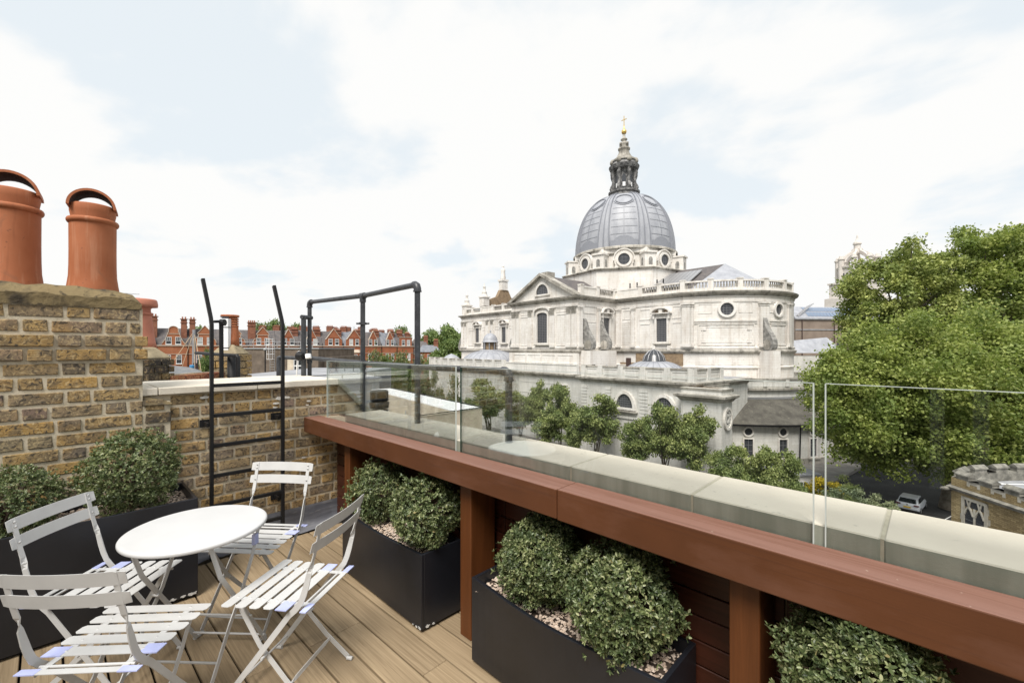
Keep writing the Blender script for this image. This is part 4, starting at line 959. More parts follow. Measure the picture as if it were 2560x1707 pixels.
b.build('railing', M['alu'], bk)
cl = thing('cage_ladder', 'white caged ladder climbing the brown brick block', 'ladder', at(681, 935, 21.8), HEAD)
b = MB()
for x in (-0.12, 0.12): b.tube([(x, 0, 0), (x, 0, 1.75)], 0.014, 4)
for z in np.arange(0.1, 1.7, 0.13): b.tube([(-0.12, 0, z), (0.12, 0, z)], 0.009, 4)
b.build('ladder_frame', M['alu'], cl)
b = MB()
for z in np.arange(0.75, 1.8, 0.25): b.tube([(0.17 * math.cos(a), -0.17 + 0.17 * math.sin(a), z) for a in np.linspace(-math.pi * 1.2, 0.2, 9)], 0.008, 4)
for a in (-2.6, -1.57, -0.5): b.tube([(0.17 * math.cos(a), -0.17 + 0.17 * math.sin(a), 0.75), (0.17 * math.cos(a), -0.17 + 0.17 * math.sin(a), 1.8)], 0.008, 4)
b.build('safety_cage', M['white_cap'], cl)
lpz = at(663, 930, 21); ll = thing('roof_lamp_post', 'slim black lamp post on the flat roof', 'lamp post', lpz)
MB().tube([(0, 0, 0), (0, 0, at(663, 876, 21).z - lpz.z)], 0.03, 8).build('post', M['black'], ll); MB().lathe([(0, 0.02), (0.09, 0.0), (0.07, 0.10), (0, 0.14)], 12, (0, 0, at(663, 876, 21).z - lpz.z)).build('lamp_head', M['grey_wall'], ll)
r2 = thing('flat_roof_deck', 'pale grey flat roof with black railing below the brown brick block', 'roof', (at(720, 940, 15).x, at(720, 940, 15).y, GROUND), HEAD)
zr = at(720, 930, 17).z - GROUND
MB().box(-1.8, 1.9, -2.0, 6.0, 0, zr).build('roof_block', M['roof'], r2)
O4 = Vector(r2.location)
Rm = Matrix.Rotation(-HEAD, 4, 'Z')
b = MB()
for x in np.arange(0.3, 1.9, 0.35): b.tube([(x, 2.5, zr), (x, 2.5, zr + 0.42)], 0.014, 4)
for z in (0.14, 0.28, 0.42): b.tube([(0.3, 2.5, zr + z), (1.85, 2.5, zr + z)], 0.012, 4)
b.build('railing', M['black'], r2)
# ================================================================== RED BRICK MANSION ROW
def m_far_brick(name, c1, c2, side=False):
    m, t, p = new_mat(name); g = G(t); v = g.vec((1, 1, 1), 19)
    a = g.noise(v, 0.7, 5); b = g.noise(v, 6, 4)
    col = g.mix(g.mapr(a, 0.35, 0.65), c1, c2); col = g.mix(g.mapr(b, 0.5, 0.75, 0, 0.5), col, tuple(x * 0.6 for x in c1))
    br = g.n('ShaderNodeTexBrick'); br.inputs['Scale'].default_value = 1; br.inputs['Brick Width'].default_value = 0.45; br.inputs['Row Height'].default_value = 0.16; br.inputs['Mortar Size'].default_value = 0.012
    br.inputs['Color1'].default_value = (1, 1, 1, 1); br.inputs['Color2'].default_value = (0.86, 0.84, 0.82, 1); br.inputs['Mortar'].default_value = (0.8, 0.78, 0.75, 1)
    tcx = g.n('ShaderNodeTexCoord'); mpx = g.n('ShaderNodeMapping'); mpx.inputs['Rotation'].default_value = (R(90), 0, 0); g.l(tcx.outputs['Object'], mpx.inputs[0])
    if side: br.inputs['Mortar Size'].default_value = 0.02; br.inputs['Mortar'].default_value = (0.50, 0.48, 0.44, 1); br.inputs['Color2'].default_value = (0.62, 0.60, 0.58, 1); g.l(mpx.outputs[0], br.inputs['Vector'])
    if side:
        sp_ = g.n('ShaderNodeSeparateXYZ'); g.l(tcx.outputs['Object'], sp_.inputs[0]); cb_ = g.n('ShaderNodeCombineXYZ'); g.l(sp_.outputs[1], cb_.inputs[0]); g.l(sp_.outputs[2], cb_.inputs[1]); g.l(cb_.outputs[0], br.inputs['Vector']); br.inputs['Brick Width'].default_value = 0.26; br.inputs['Row Height'].default_value = 0.095; br.inputs['Mortar Size'].default_value = 0.009
    col = g.mix(1.0, col, br.outputs[0], 'MULTIPLY'); g.l(col, p.inputs['Base Color']); setp(p, 0.9, 0, 0.2); return m
M['house_a'] = m_far_brick('orange_red_brick', (0.36, 0.135, 0.070), (0.46, 0.195, 0.105))
M['house_b'] = m_far_brick('deep_red_brick', (0.32, 0.115, 0.062), (0.42, 0.165, 0.09))
M['chim'] = mottled('brown_red_chimney_brick', (0.20, 0.085, 0.055), (0.28, 0.13, 0.085), 2, 0.9, 0.1, 0.01, 0.2)
M['trimstone'] = plain('buff_stone_trim', (0.48, 0.40, 0.32), 0.85)
M['slate_d'] = mottled('dark_slate_roof', (0.085, 0.08, 0.085), (0.14, 0.125, 0.12), 1.5, 0.7, 0.2, 0.01, 0.3, c3=(0.19, 0.15, 0.12), s3=9)
M['slate_l'] = mottled('blue_slate_roof', (0.15, 0.16, 0.185), (0.22, 0.23, 0.25), 1.5, 0.6, 0.2, 0.01, 0.3)
m, t, p = new_mat('far_window_glass'); g = G(t)
g.l(g.ramp(g.rnd(), [(0, (0.02, 0.025, 0.03)), (0.6, (0.035, 0.04, 0.045)), (0.72, (0.30, 0.31, 0.31)), (1, (0.5, 0.5, 0.48))]), p.inputs['Base Color']); setp(p, 0.2, 0, 0.6); M['farglass'] = m
WIN = {}
def house_window(parent, x, z, w, h, y=-0.02, arch=False, sash=3):
    key = (round(w, 2), round(h, 2))
    if key not in WIN:
        f = MB(); t_ = 0.075
        f.box(-w / 2, w / 2, -0.07, 0.05, 0, t_).box(-w / 2, w / 2, -0.06, 0.05, h - t_, h).box(-w / 2, -w / 2 + t_, -0.06, 0.05, t_, h - t_).box(w / 2 - t_, w / 2, -0.06, 0.05, t_, h - t_).box(-w / 2 + t_, w / 2 - t_, -0.04, 0.05, h * 0.5 - 0.035, h * 0.5 + 0.035)
        for k in range(1, sash): xx = -w / 2 + w * k / sash; f.box(xx - 0.02, xx + 0.02, -0.035, 0.05, h * 0.5, h - t_)
        f.box(-w / 2 + t_, w / 2 - t_, -0.035, 0.05, h * 0.78, h * 0.78 + 0.035)
        f.box(-w / 2 - 0.06, w / 2 + 0.06, -0.13, 0.04, -0.09, 0)
        g_ = MB().box(-w / 2 + 0.05, w / 2 - 0.05, -0.012, 0.05, 0.05, h - 0.05)
        WIN[key] = (f.mesh('window_frame', M['frame_white']), g_.mesh('pane', M['farglass']))
    o = link('window', WIN[key][0], parent, (x, y, z)); link('pane', WIN[key][1], o); return o
RL, RRt = (-900 / 1080 * 88, 88), (-245 / 1080 * 120, 120)
RLEN = math.hypot(RRt[0] - RL[0], RRt[1] - RL[1]); DX, DD = (RRt[0] - RL[0]) / RLEN, (RRt[1] - RL[1]) / RLEN
ROWANG = HEAD + math.atan2(DD, DX)
def rowpt(s): return W(RL[0] + DX * s, RL[1] + DD * s, GROUND)
EH = 16.75                                  # eaves above ground
def house(s0, s1, kind, brick, label, roofm='slate_d', bay=False, gw=None, ap=4.1):
    sc = (s0 + s1) / 2; w = s1 - s0; o = thing('mansion_house', label, 'house', rowpt(sc), ROWANG, 'red brick mansion houses in a row')
    B = M[brick]; h = w / 2 - 0.003
    MB().box(-h, h, 0, 9, 0, EH).build('wall', B, o)
    MB().box(-h, h, -0.16, -0.002, EH - 0.18, EH).box(-h, h, -0.10, -0.002, EH - 1.9, EH - 1.82).build('string_course', M['trimstone'], o)
    gw = gw or w * 0.72; g_ = gw / 2
    rf = MB(); rf.hexa([(-h, 0.35, EH + 0.004), (h, 0.35, EH + 0.004), (h, 9, EH + 0.004), (-h, 9, EH + 0.004)], [(-h, 3.6, EH + 3.6), (h, 3.6, EH + 3.6), (h, 6, EH + 3.6), (-h, 6, EH + 3.6)])
    roof = rf.build('roof', M[roofm], o)
    if kind == 'dutch':
        pts = [(-g_, EH + 0.002), (-g_, EH + 0.3), (-g_ * 0.72, EH + 1.15), (-g_ * 0.56, EH + 2.0), (-g_ * 0.5, EH + 2.6), (-g_ * 0.42, EH + 2.65), (-g_ * 0.42, EH + 3.2)]
        pts += [(g_ * 0.42 * math.cos(a), EH + 3.2 + g_ * 0.38 * math.sin(a)) for a in np.linspace(math.pi, 0, 9)][1:-1]
        pts += [(-x, z) for x, z in reversed(pts[:7])]
    elif kind == 'round':
        pts = [(-g_, EH + 0.002), (-g_, EH + 0.5)] + [(-g_ + g_ * 0.45 * (1 - math.cos(a)), EH + 0.5 + 1.1 * math.sin(a)) for a in np.linspace(0, math.pi / 2, 6)][1:] + [(-g_ * 0.55, EH + 2.4), (-g_ * 0.66, EH + 2.5), (0, EH + ap)]
        pts += [(-x, z) for x, z in reversed(pts[:-1])]
    elif kind == 'flat':
        pts = [(-g_, EH + 0.002), (-g_, EH + 2.3), (g_, EH + 2.3), (g_, EH + 0.002)]
    else:
        b0 = EH + (1.5 if kind == 'steep' else 1.5)
        pts = [(-g_, EH + 0.002), (-g_, b0), (-g_ * 0.93, b0 + 0.05), (0, EH + ap), (g_ * 0.93, b0 + 0.05), (g_, b0), (g_, EH + 0.002)]
    ga = MB(); ga.solid([(x, -0.05, z) for x, z in pts], (0, 0.45, 0)); ga.build('gable', B, o)
    if kind != 'flat':
        cpn = MB(); tp_ = [(x, z) for x, z in pts if z > EH + 0.2]
        for (xa, za), (xb, zb) in zip(tp_[:-1], tp_[1:]): cpn.bar([(xa, 0.17, za + 0.04), (xb, 0.17, zb + 0.04)], 0.62, 0.10, (0, 1, 0))
        cpn.build('gable_coping', M['trimstone'], o)
        rr_ = MB(); zr_ = EH + (ap - 0.35 if kind in ('steep', 'round') else 3.0)
        rr_.hexa([(-g_ * 0.8, 0.41, EH + 0.3), (g_ * 0.8, 0.41, EH + 0.3), (g_ * 0.8, 5.2, EH + 0.3), (-g_ * 0.8, 5.2, EH + 0.3)], [(-0.02, 0.41, zr_), (0.02, 0.41, zr_), (0.02, 4.6, zr_), (-0.02, 4.6, zr_)]); rr_.build('dormer_roof', M[roofm], o)
        MB().box(-g_ * 0.55, g_ * 0.55, -0.13, -0.052, EH + 2.32 if kind != 'steep' else EH + 1.95, EH + 2.42 if kind != 'steep' else EH + 2.05).build('band', M['trimstone'] if kind != 'steep' else B, o)
    else:
        MB().box(-g_ - 0.1, g_ + 0.1, -0.15, 0.5, EH + 2.3, EH + 2.45).build('band', M['trimstone'], o)
    ww = min(0.95, w * 0.19); wx = w * 0.155
    for x in (-wx, wx): house_window(o, x, EH + 0.15, ww, 1.55, -0.052)
    if kind == 'steep' and w > 4: house_window(o, g_ + 0.22 if g_ + 0.4 < h else -g_ - 0.2, EH - 0.0, 0.45, 1.4, -0.03) if False else None
    if bay:
        bw = w * 0.33
        by = MB(); by.prism([(-bw, -0.01), (-bw * 0.62, -1.0), (bw * 0.62, -1.0), (bw, -0.01)], 0, EH - 1.75); by.build('bay_wall', B, o)
        bq = MB(); bq.hexa([(-bw * 1.15, -0.01, EH - 1.745), (-bw * 0.7, -1.15, EH - 1.745), (bw * 0.7, -1.15, EH - 1.745), (bw * 1.15, -0.01, EH - 1.745)], [(-bw * 0.9, -0.01, EH - 1.0), (-bw * 0.55, -0.6, EH - 1.0), (bw * 0.55, -0.6, EH - 1.0), (bw * 0.9, -0.01, EH - 1.0)]); bq.build('bay_roof', M['trimstone'], o)
        for z in (EH - 4.15, EH - 7.7, EH - 11.3):
            house_window(o, 0, z, 1.05, 1.95, -1.02)
            for sx in (-1, 1):
                q = house_window(o, sx * bw * 0.82, z, 0.5, 1.95, -0.50); q.rotation_euler = (0, 0, sx * R(66))
    else:
        for z in (EH - 3.9, EH - 7.5, EH - 11.1):
            for x in (-wx * 1.15, wx * 1.15): house_window(o, x, z, ww, 1.85, -0.022)
    MB().tube([(h - 0.16, -0.10, 0.5), (h - 0.16, -0.10, EH + 0.6)], 0.07, 6).build('downpipe', M['black'], o)
    return o, roof, h
def chimney(roof, x, y, w, d, z0, z1, brick, pots=3):
    c = MB().box(x - w / 2, x + w / 2, y - d / 2, y + d / 2, z0, z1).box(x - w / 2 - 0.12, x + w / 2 + 0.12, y - d / 2 - 0.12, y + d / 2 + 0.12, z1 - 0.75, z1 - 0.6).box(x - w / 2 - 0.16, x + w / 2 + 0.16, y - d / 2 - 0.16, y + d / 2 + 0.16, z1, z1 + 0.14)
    n = pots
    for k in range(n): px = x - w / 2 + w * (k + 0.5) / n; c.lathe([(0.15, z1 + 0.1), (0.13, z1 + 0.6), (0, z1 + 0.6)], 8, (px, y, 0))
    c.build('chimney', M['chim'], roof)
HS = [(-2.6, 0.9, 'round', 'house_a', 'mansion house at the far left, mostly behind the pink pot', False),
      (0.9, 6.0, 'dutch', 'house_a', 'largest red brick house with a rounded Dutch gable and two tall windows', False),
      (6.05, 11.5, 'round', 'house_a', 'red brick house with pedimented gable just left of the ladder stile', False),
      (11.55, 16.9, 'round', 'house_a', 'red brick house mostly hidden behind the louvred chimney pot', False),
      (16.95, 22.3, 'round', 'house_a', 'red brick house with round-shouldered pediment, between the ladder stiles', False),
      (22.35, 27.4, 'steep', 'house_b', 'narrow steep-gabled red house right behind the right ladder stile', False),
      (27.45, 32.5, 'steep', 'house_b', 'steep-gabled red house partly hidden by the double guard rail posts', False),
      (32.55, 37.5, 'steep', 'house_b', 'steep-gabled red house with bay windows, left of the middle rail post', True),
      (37.55, 42.4, 'steep', 'house_b', 'steep-gabled red house with bay windows and blue slate roof, touching the middle rail post', True),
      (42.45, 47.2, 'steep', 'house_b', 'red house with small pointed gable just right of the middle rail post', False),
      (47.25, 51.4, 'steep', 'house_b', 'red house with small pointed gable beside the flat-topped one', False),
      (51.45, 56.1, 'flat', 'house_b', 'flat-topped red brick house at the right end of the row', False)]
for k, (a, b, kd, bm_, lab, bay) in enumerate(HS):
    o, roof, hw_ = house(a, b, kd, bm_, lab, 'slate_l' if k in (8, 10) else 'slate_d', bay, (b - a) * (0.74 if kd != 'steep' else (0.80 if bay else 0.5)), 4.2 if kd != 'steep' or bay else 3.9)
    if k in (0, 1): chimney(roof, hw_ - 0.9 if k else 1.0, 2.2, 1.0, 1.0, EH + 1, EH + (5.5 if k == 1 else 5.9), bm_, 2)
    if k == 1: chimney(roof, hw_ - 2.1 if False else hw_ + 0.55 - 1.0 + 0.45, 3.6, 0.9, 1.0, EH + 1, EH + 6.2, bm_, 2) if False else None
    if k == 2: chimney(roof, -hw_ + 0.5, 2.4, 1.0, 1.0, EH + 1, EH + 5.5, bm_, 2)
    if k == 4: chimney(roof, -hw_ + 0.6, 2.2, 1.5, 1.0, EH + 1, EH + 5.2, bm_, 4)
    if k >= 5: chimney(roof, hw_ - 0.75, 3.0, 1.3, 1.2, EH + 0.5, EH + (3.9 if k < 11 else 3.4), bm_, 4)
    if k == 11: chimney(roof, -hw_ + 1.6, 3.0, 1.2, 1.2, EH + 0.5, EH + 3.4, bm_, 4)
    if k == 8:
        MB().tube([(0, 0.1, EH + 4.2), (0, 0.1, EH + 5.0)], 0.07, 6, rs=[0.10, 0.03]).build('finial', M['lead'], o)
# roofs of the street behind the row
for k, (px, D, w_, h_, col_) in enumerate(((700, 150, 20, 3.3, 'slate_d'), (800, 155, 20, 3.2, 'slate_d'), (880, 160, 20, 3.1, 'slate_l'), (960, 165, 14, 2.6, 'slate_d'))):
    q = at(px, 872, D); o = thing('far_terrace_house', ('long slate roof with brick chimneys seen above the gables, left end', 'long slate roof with brick chimneys behind the double rail posts', 'blue slate roof with brick chimneys behind the bay-windowed houses', 'low slate roof with brick chimneys behind the flat-topped house')[k], 'house', (q.x, q.y, GROUND), HEAD)
    H_ = 16.0 + h_
    MB().box(-w_ / 2, w_ / 2, 0, 8, 0, H_).build('wall', M['house_b'], o)
    rf = MB().hexa([(-w_ / 2, -0.3, H_), (w_ / 2, -0.3, H_), (w_ / 2, 8, H_), (-w_ / 2, 8, H_)], [(-w_ / 2, 3, H_ + 3.2), (w_ / 2, 3, H_ + 3.2), (w_ / 2, 5, H_ + 3.2), (-w_ / 2, 5, H_ + 3.2)]).build('roof', M[col_], o)
    for c in range(4): chimney(rf, -w_ / 2 + w_ * (c + 0.5) / 4, 2.5, 2.2, 1.0, H_, H_ + 4.4 + random.uniform(-0.3, 0.4), 'house_b', 5)
    for c in range(7): house_window(o, -w_ / 2 + w_ * (c + 0.5) / 7, H_ - 2.3, 1.0, 1.6, -0.05)
# smaller houses stepping down at the right end of the row
for k, (px, py, D, w_, dp) in enumerate(((1050, 868, 150, 6, 1.6), (1072, 880, 135, 7, 1.5), (1062, 858, 190, 12, 2.0))):
    q = at(px, py, D); o = thing('corner_house', ('low red house with slate roof next to the flat-topped house', 'red house with white windows and light slate roof above the church chapel roof', 'distant red house with slate roof and chimneys, below the far trees')[k], 'house', (q.x, q.y, GROUND), HEAD + R(8))
    H_ = q.z - GROUND
    MB().box(-w_ / 2, w_ / 2, 0, 8, 0, H_).build('wall', M['house_b'], o)
    rf = MB().hexa([(-w_ / 2 - 0.2, -0.3, H_), (w_ / 2 + 0.2, -0.3, H_), (w_ / 2 + 0.2, 8, H_), (-w_ / 2 - 0.2, 8, H_)], [(-w_ / 2 + 1.4, 3, H_ + 2.2), (w_ / 2 - 1.4, 3, H_ + 2.2), (w_ / 2 - 1.4, 5, H_ + 2.2), (-w_ / 2 + 1.4, 5, H_ + 2.2)]).build('roof', M['slate_l'] if k == 1 else M['slate_d'], o)
    chimney(rf, w_ * 0.3, 3, 1.4, 1.0, H_ + 1, H_ + 3.6, 'house_b', 4)
    for c in range(3): house_window(o, -w_ / 2 + w_ * (c + 0.5) / 3, H_ - 2.3, 0.95, 1.6, -0.05); house_window(o, -w_ / 2 + w_ * (c + 0.5) / 3, H_ - 5.7, 0.95, 1.6, -0.05)
# ================================================================== THE DOMED CHURCH
def m_stone(name, c1, c2, stain, amt=0.6):
    m, t, p = new_mat(name); g = G(t)
    v = g.vec((1, 1, 1)); a = g.noise(v, 0.33, 6, 0.6); s1_ = g.noise(g.vec((1.5, 1.5, 0.16)), 1.0, 6, 0.62); b = g.noise(v, 3.2, 5)
    col = g.mix(g.mapr(a, 0.36, 0.64), c1, c2)
    col = g.mix(g.mapr(s1_, 0.50, 0.72, 0, amt), col, stain)
    col = g.mix(g.mapr(b, 0.56, 0.74, 0, amt * 0.7), col, tuple(x * 0.8 for x in stain))
    br = g.n('ShaderNodeTexBrick'); br.inputs['Scale'].default_value = 1; br.inputs['Brick Width'].default_value = 1.1; br.inputs['Row Height'].default_value = 0.42; br.inputs['Mortar Size'].default_value = 0.02; br.inputs['Mortar Smooth'].default_value = 0.4
    br.inputs['Color1'].default_value = (1, 1, 1, 1); br.inputs['Color2'].default_value = (0.95, 0.94, 0.92, 1); br.inputs['Mortar'].default_value = (0.86, 0.84, 0.81, 1)
    tcx = g.n('ShaderNodeTexCoord'); mpx = g.n('ShaderNodeMapping'); mpx.inputs['Rotation'].default_value = (R(90), 0, 0); g.l(tcx.outputs['Object'], mpx.inputs[0]); g.l(mpx.outputs[0], br.inputs['Vector'])
    col = g.mix(1.0, col, br.outputs[0], 'MULTIPLY')
    g.l(col, p.inputs['Base Color']); setp(p, 0.85, 0, 0.25); g.bump(p, b, 0.3, 0.03)
    return m
M['stone'] = m_stone('portland_stone', (0.66, 0.635, 0.60), (0.77, 0.75, 0.72), (0.42, 0.35, 0.29), 0.5)
M['stone_w'] = m_stone('grimy_shaded_stone', (0.26, 0.245, 0.215), (0.50, 0.475, 0.43), (0.10, 0.095, 0.085), 0.9)  # grime, further darkened as painted shade for cornice and ledge undersides
M['stone_l'] = m_stone('lower_stone', (0.56, 0.555, 0.53), (0.68, 0.67, 0.64), (0.33, 0.33, 0.30), 0.55)
M['stone_k'] = mottled('blackened_stone', (0.06, 0.06, 0.063), (0.27, 0.265, 0.26), 1.6, 0.85, 0.4, 0.02, 0.3, world=False, c3=(0.42, 0.41, 0.39), s3=5)
M['stone_d'] = mottled('dark_weathered_scroll', (0.15, 0.147, 0.14), (0.33, 0.32, 0.30), 2, 0.85, 0.4, 0.02, 0.3, world=False)
M['leadroof'] = mottled('lead_dome_sheet', (0.27, 0.28, 0.31), (0.37, 0.38, 0.41), 0.8, 0.5, 0.2, 0.01, 0.45, world=False, c3=(0.36, 0.365, 0.38), s3=4, stretch=(1, 1, 0.35))
M['leadseam'] = plain('lead_roll', (0.23, 0.24, 0.27), 0.5)
M['gold'] = plain('gilding', (0.80, 0.55, 0.18), 0.35, 0.8)
M['chglass'] = plain('leaded_glass', (0.045, 0.048, 0.055), 0.25, 0, 0.6)
M['grille'] = plain('window_leading', (0.20, 0.20, 0.21), 0.5)
M['rough_brick'] = mottled('rough_brown_brick', (0.20, 0.145, 0.095), (0.32, 0.235, 0.15), 2.0, 0.9, 0.4, 0.02, 0.2, world=False, c3=(0.13, 0.1, 0.08), s3=8)
TH = HEAD + math.atan2(-0.766, 0.643)
CHP = W(24.35, 93.9, 1.56)
ch = thing('domed_church', 'large pale stone domed church with grey lead dome and gilded cross', 'church', CHP, TH)
B0 = GROUND - 1.56                     # ground level in church coordinates (z = 0 is eye height)
class Wall:
    def __init__(s, p0, p1): s.p0 = Vector(p0); d = Vector(p1) - s.p0; s.len = d.length; s.d = d.normalized(); s.n = Vector((s.d.y, -s.d.x)); s.curved = False
    def __call__(s, u, z, o): q = s.p0 + s.d * u + s.n * o; return (q.x, q.y, z)
class XWall(Wall):
    """flank wall along +x, u is the church x coordinate itself"""
    def __init__(s, y): s.y = y; s.curved = False
    def __call__(s, u, z, o): return (u, s.y - o, z)
class ArcWall:
    """apse wall; u is metres along the arc from the point facing -y (angle -90)"""
    def __init__(s, cx, r): s.cx = cx; s.r = r; s.curved = True
    def __call__(s, u, z, o): a = -math.pi / 2 + u / s.r; return (s.cx + (s.r + o) * math.cos(a), (s.r + o) * math.sin(a), z)
def slab(mb, Mp, u0, u1, z0, z1, o0, o1):
    n = max(1, int((u1 - u0) / 1.2)) if Mp.curved else 1
    for k in range(n):
        a, b = u0 + (u1 - u0) * k / n, u0 + (u1 - u0) * (k + 1) / n
        mb.add([Mp(a, z0, o0), Mp(b, z0, o0), Mp(b, z1, o0), Mp(a, z1, o0), Mp(a, z0, o1), Mp(b, z0, o1), Mp(b, z1, o1), Mp(a, z1, o1)],
               [(4, 5, 6, 7), (0, 1, 5, 4), (3, 7, 6, 2)] + ([(0, 4, 7, 3)] if k == 0 else []) + ([(1, 2, 6, 5)] if k == n - 1 else []))
    return mb
def frame(Mp, u0, u1, z0, z1, w_=0.13, o=0.07, mat='stone', name='panel_moulding', ears=False):
    b = MB(); slab(b, Mp, u0, u1, z1 - w_, z1, 0, o); slab(b, Mp, u0, u1, z0, z0 + w_, 0, o); slab(b, Mp, u0, u0 + w_, z0 + w_, z1 - w_, 0, o); slab(b, Mp, u1 - w_, u1, z0 + w_, z1 - w_, 0, o)
    return b.build(name, M[mat], ch)
def pil(Mp, u0, u1, z0, z1, cap=True, mat='stone', o=0.28, corinth=False):
    b = MB(); slab(b, Mp, u0, u1, z0 + 0.5, z1, 0, o); slab(b, Mp, u0 - 0.12, u1 + 0.12, z0, z0 + 0.5, 0, o + 0.14)
    q = b.build('pilaster', M[mat], ch)
    c = MB()
    if corinth:
        n = 4
        for r_ in range(3):
            for k in range(n):
                a = u0 + (u1 - u0) * (k + 0.12) / n; bb = u0 + (u1 - u0) * (k + 0.88) / n; z = z1 - 1.15 + r_ * 0.33
                slab(c, Mp, a, bb, z, z + 0.24, o, o + 0.10 + 0.06 * r_)
        slab(c, Mp, u0 - 0.12, u1 + 0.12, z1 - 0.12, z1, 0, o + 0.25)
    else:
        slab(c, Mp, u0 - 0.08, u1 + 0.08, z1 - 0.55, z1 - 0.42, 0, o + 0.08); slab(c, Mp, u0 - 0.14, u1 + 0.14, z1 - 0.22, z1, 0, o + 0.2)
    c.build('capital', M['stone_w'] if corinth else M[mat], q); return q
def window(Mp, u0, u1, z0, z1, arch=0.0, head=None, bars=(3, 9), o=0.30, name='window', sill=True, wf=0.32, round_=False):
    """leaded window recessed within a projecting stone surround"""
    uc, zc_, ru, rz_ = (u0 + u1) / 2, (z0 + z1) / 2, (u1 - u0) / 2, (z1 - z0) / 2
    if round_: out_ = [(uc + ru * math.cos(a), zc_ + rz_ * math.sin(a)) for a in np.linspace(0, 2 * math.pi, 25)[:-1]]
    elif arch >= 1: out_ = [(u0, z0), (u1, z0)] + [(uc + ru * math.cos(a), z0 + (z1 - z0) * math.sin(a)) for a in np.linspace(0, math.pi, 15)[1:-1]]
    elif arch > 0: out_ = [(u0, z0), (u1, z0), (u1, z1 - arch)] + [(uc + ru * math.cos(a), z1 - arch + arch * math.sin(a)) for a in np.linspace(0, math.pi, 9)[1:-1]] + [(u0, z1 - arch)]
    else: out_ = [(u0, z0), (u1, z0), (u1, z1), (u0, z1)]
    n = len(out_); pane = MB(); pane.add([Mp(u, z, 0.03) for u, z in out_], [tuple(range(n))]); w_ = pane.build(name, M['chglass'], ch)
    fr = MB(); big = []
    for u, z in out_:
        du, dz_ = u - uc, z - zc_
        if round_ or arch >= 1:
            l = math.hypot(du, dz_ + (rz_ if arch >= 1 else 0)) or 1; cz = z0 if arch >= 1 else zc_
            big.append((uc + du * (1 + wf / max(ru, 0.1)), cz + (z - cz) * (1 + wf / max(rz_ * (2 if arch >= 1 else 1), 0.1)) - (wf * 0.7 if (arch >= 1 and z == z0) else 0)))
        else: big.append((u + (wf if du > 0 else -wf), z + (wf if dz_ > 0 else -wf)))
    for k in range(n):
        a, b, c, d = out_[k], out_[(k + 1) % n], big[(k + 1) % n], big[k]
        fr.add([Mp(*a, o), Mp(*b, o), Mp(*c, o), Mp(*d, o), Mp(*a, 0.0), Mp(*b, 0.0), Mp(*c, 0.0), Mp(*d, 0.0)], [(0, 1, 2, 3), (0, 4, 5, 1), (3, 2, 6, 7)])
    fr.build('window_surround', M['stone'], w_)
    gr_ = MB(); inside = lambda u, z: (((u - uc) / ru) ** 2 + ((z - zc_) / rz_) ** 2 < 0.98) if round_ else ((((u - uc) / ru) ** 2 + ((z - z0) / (z1 - z0)) ** 2 < 0.98) if arch >= 1 else z < z1 - (arch * 0.6 if arch else 0) + 1e-6)
    for k in range(1, bars[0] + 1):
        u = u0 + (u1 - u0) * k / (bars[0] + 1); zs = [z for z in np.linspace(z0, z1, 25) if inside(u, z)]
        if len(zs) > 1: slab(gr_, Mp, u - 0.018, u + 0.018, zs[0], zs[-1], 0.03, 0.07)
    for k in range(1, bars[1] + 1):
        z = z0 + (z1 - z0) * k / (bars[1] + 1); us = [u for u in np.linspace(u0, u1, 25) if inside(u, z)]
        if len(us) > 1: slab(gr_, Mp, us[0], us[-1], z - 0.018, z + 0.018, 0.03, 0.065)
    gr_.build('window_grille', M['grille'], w_)
    if head:                                  # segmental pediment on brackets
        hb = MB(); zh = z1 + wf + 0.45; hw = ru + wf + 0.55
        slab(hb, Mp, uc - hw, uc + hw, zh, zh + 0.16, 0, 0.75); N_ = 12
        for k in range(N_):
            a, b = math.pi * k / N_, math.pi * (k + 1) / N_
            pa, pb = (uc + hw * math.cos(a), zh + 0.1 + head * math.sin(a)), (uc + hw * math.cos(b), zh + 0.1 + head * math.sin(b)); qa, qb = (uc + hw * 0.84 * math.cos(a), zh + 0.16 + head * 0.72 * math.sin(a)), (uc + hw * 0.84 * math.cos(b), zh + 0.16 + head * 0.72 * math.sin(b))
            hb.add([Mp(*pa, 0.8), Mp(*pb, 0.8), Mp(*qb, 0.8), Mp(*qa, 0.8), Mp(*pa, 0), Mp(*pb, 0), Mp(*qb, 0), Mp(*qa, 0)], [(0, 1, 2, 3), (0, 4, 5, 1), (3, 2, 6, 7)])
        slab(hb, Mp, uc - 0.3, uc + 0.3, zh + 0.16, zh + head * 0.85, 0, 0.65)
        for s_ in (-1, 1): slab(hb, Mp, uc + s_ * (hw - 0.45) - 0.14, uc + s_ * (hw - 0.45) + 0.14, zh - 0.8, zh, 0, 0.5)
        hb.build('window_pediment', M['stone'], w_)
        tym = MB(); slab(tym, Mp, uc - hw * 0.7, uc + hw * 0.7, zh + 0.16, zh + 0.2 + head * 0.35, 0, 0.06); tym.build('tympanum', M['rough_brick'], w_)
    if sill:
        sb = MB(); slab(sb, Mp, u0 - wf - 0.3, u1 + wf + 0.3, z0 - wf - 0.16, z0 - wf, 0, 0.45); sb.build('window_sill', M['stone_w'], w_)
    return w_

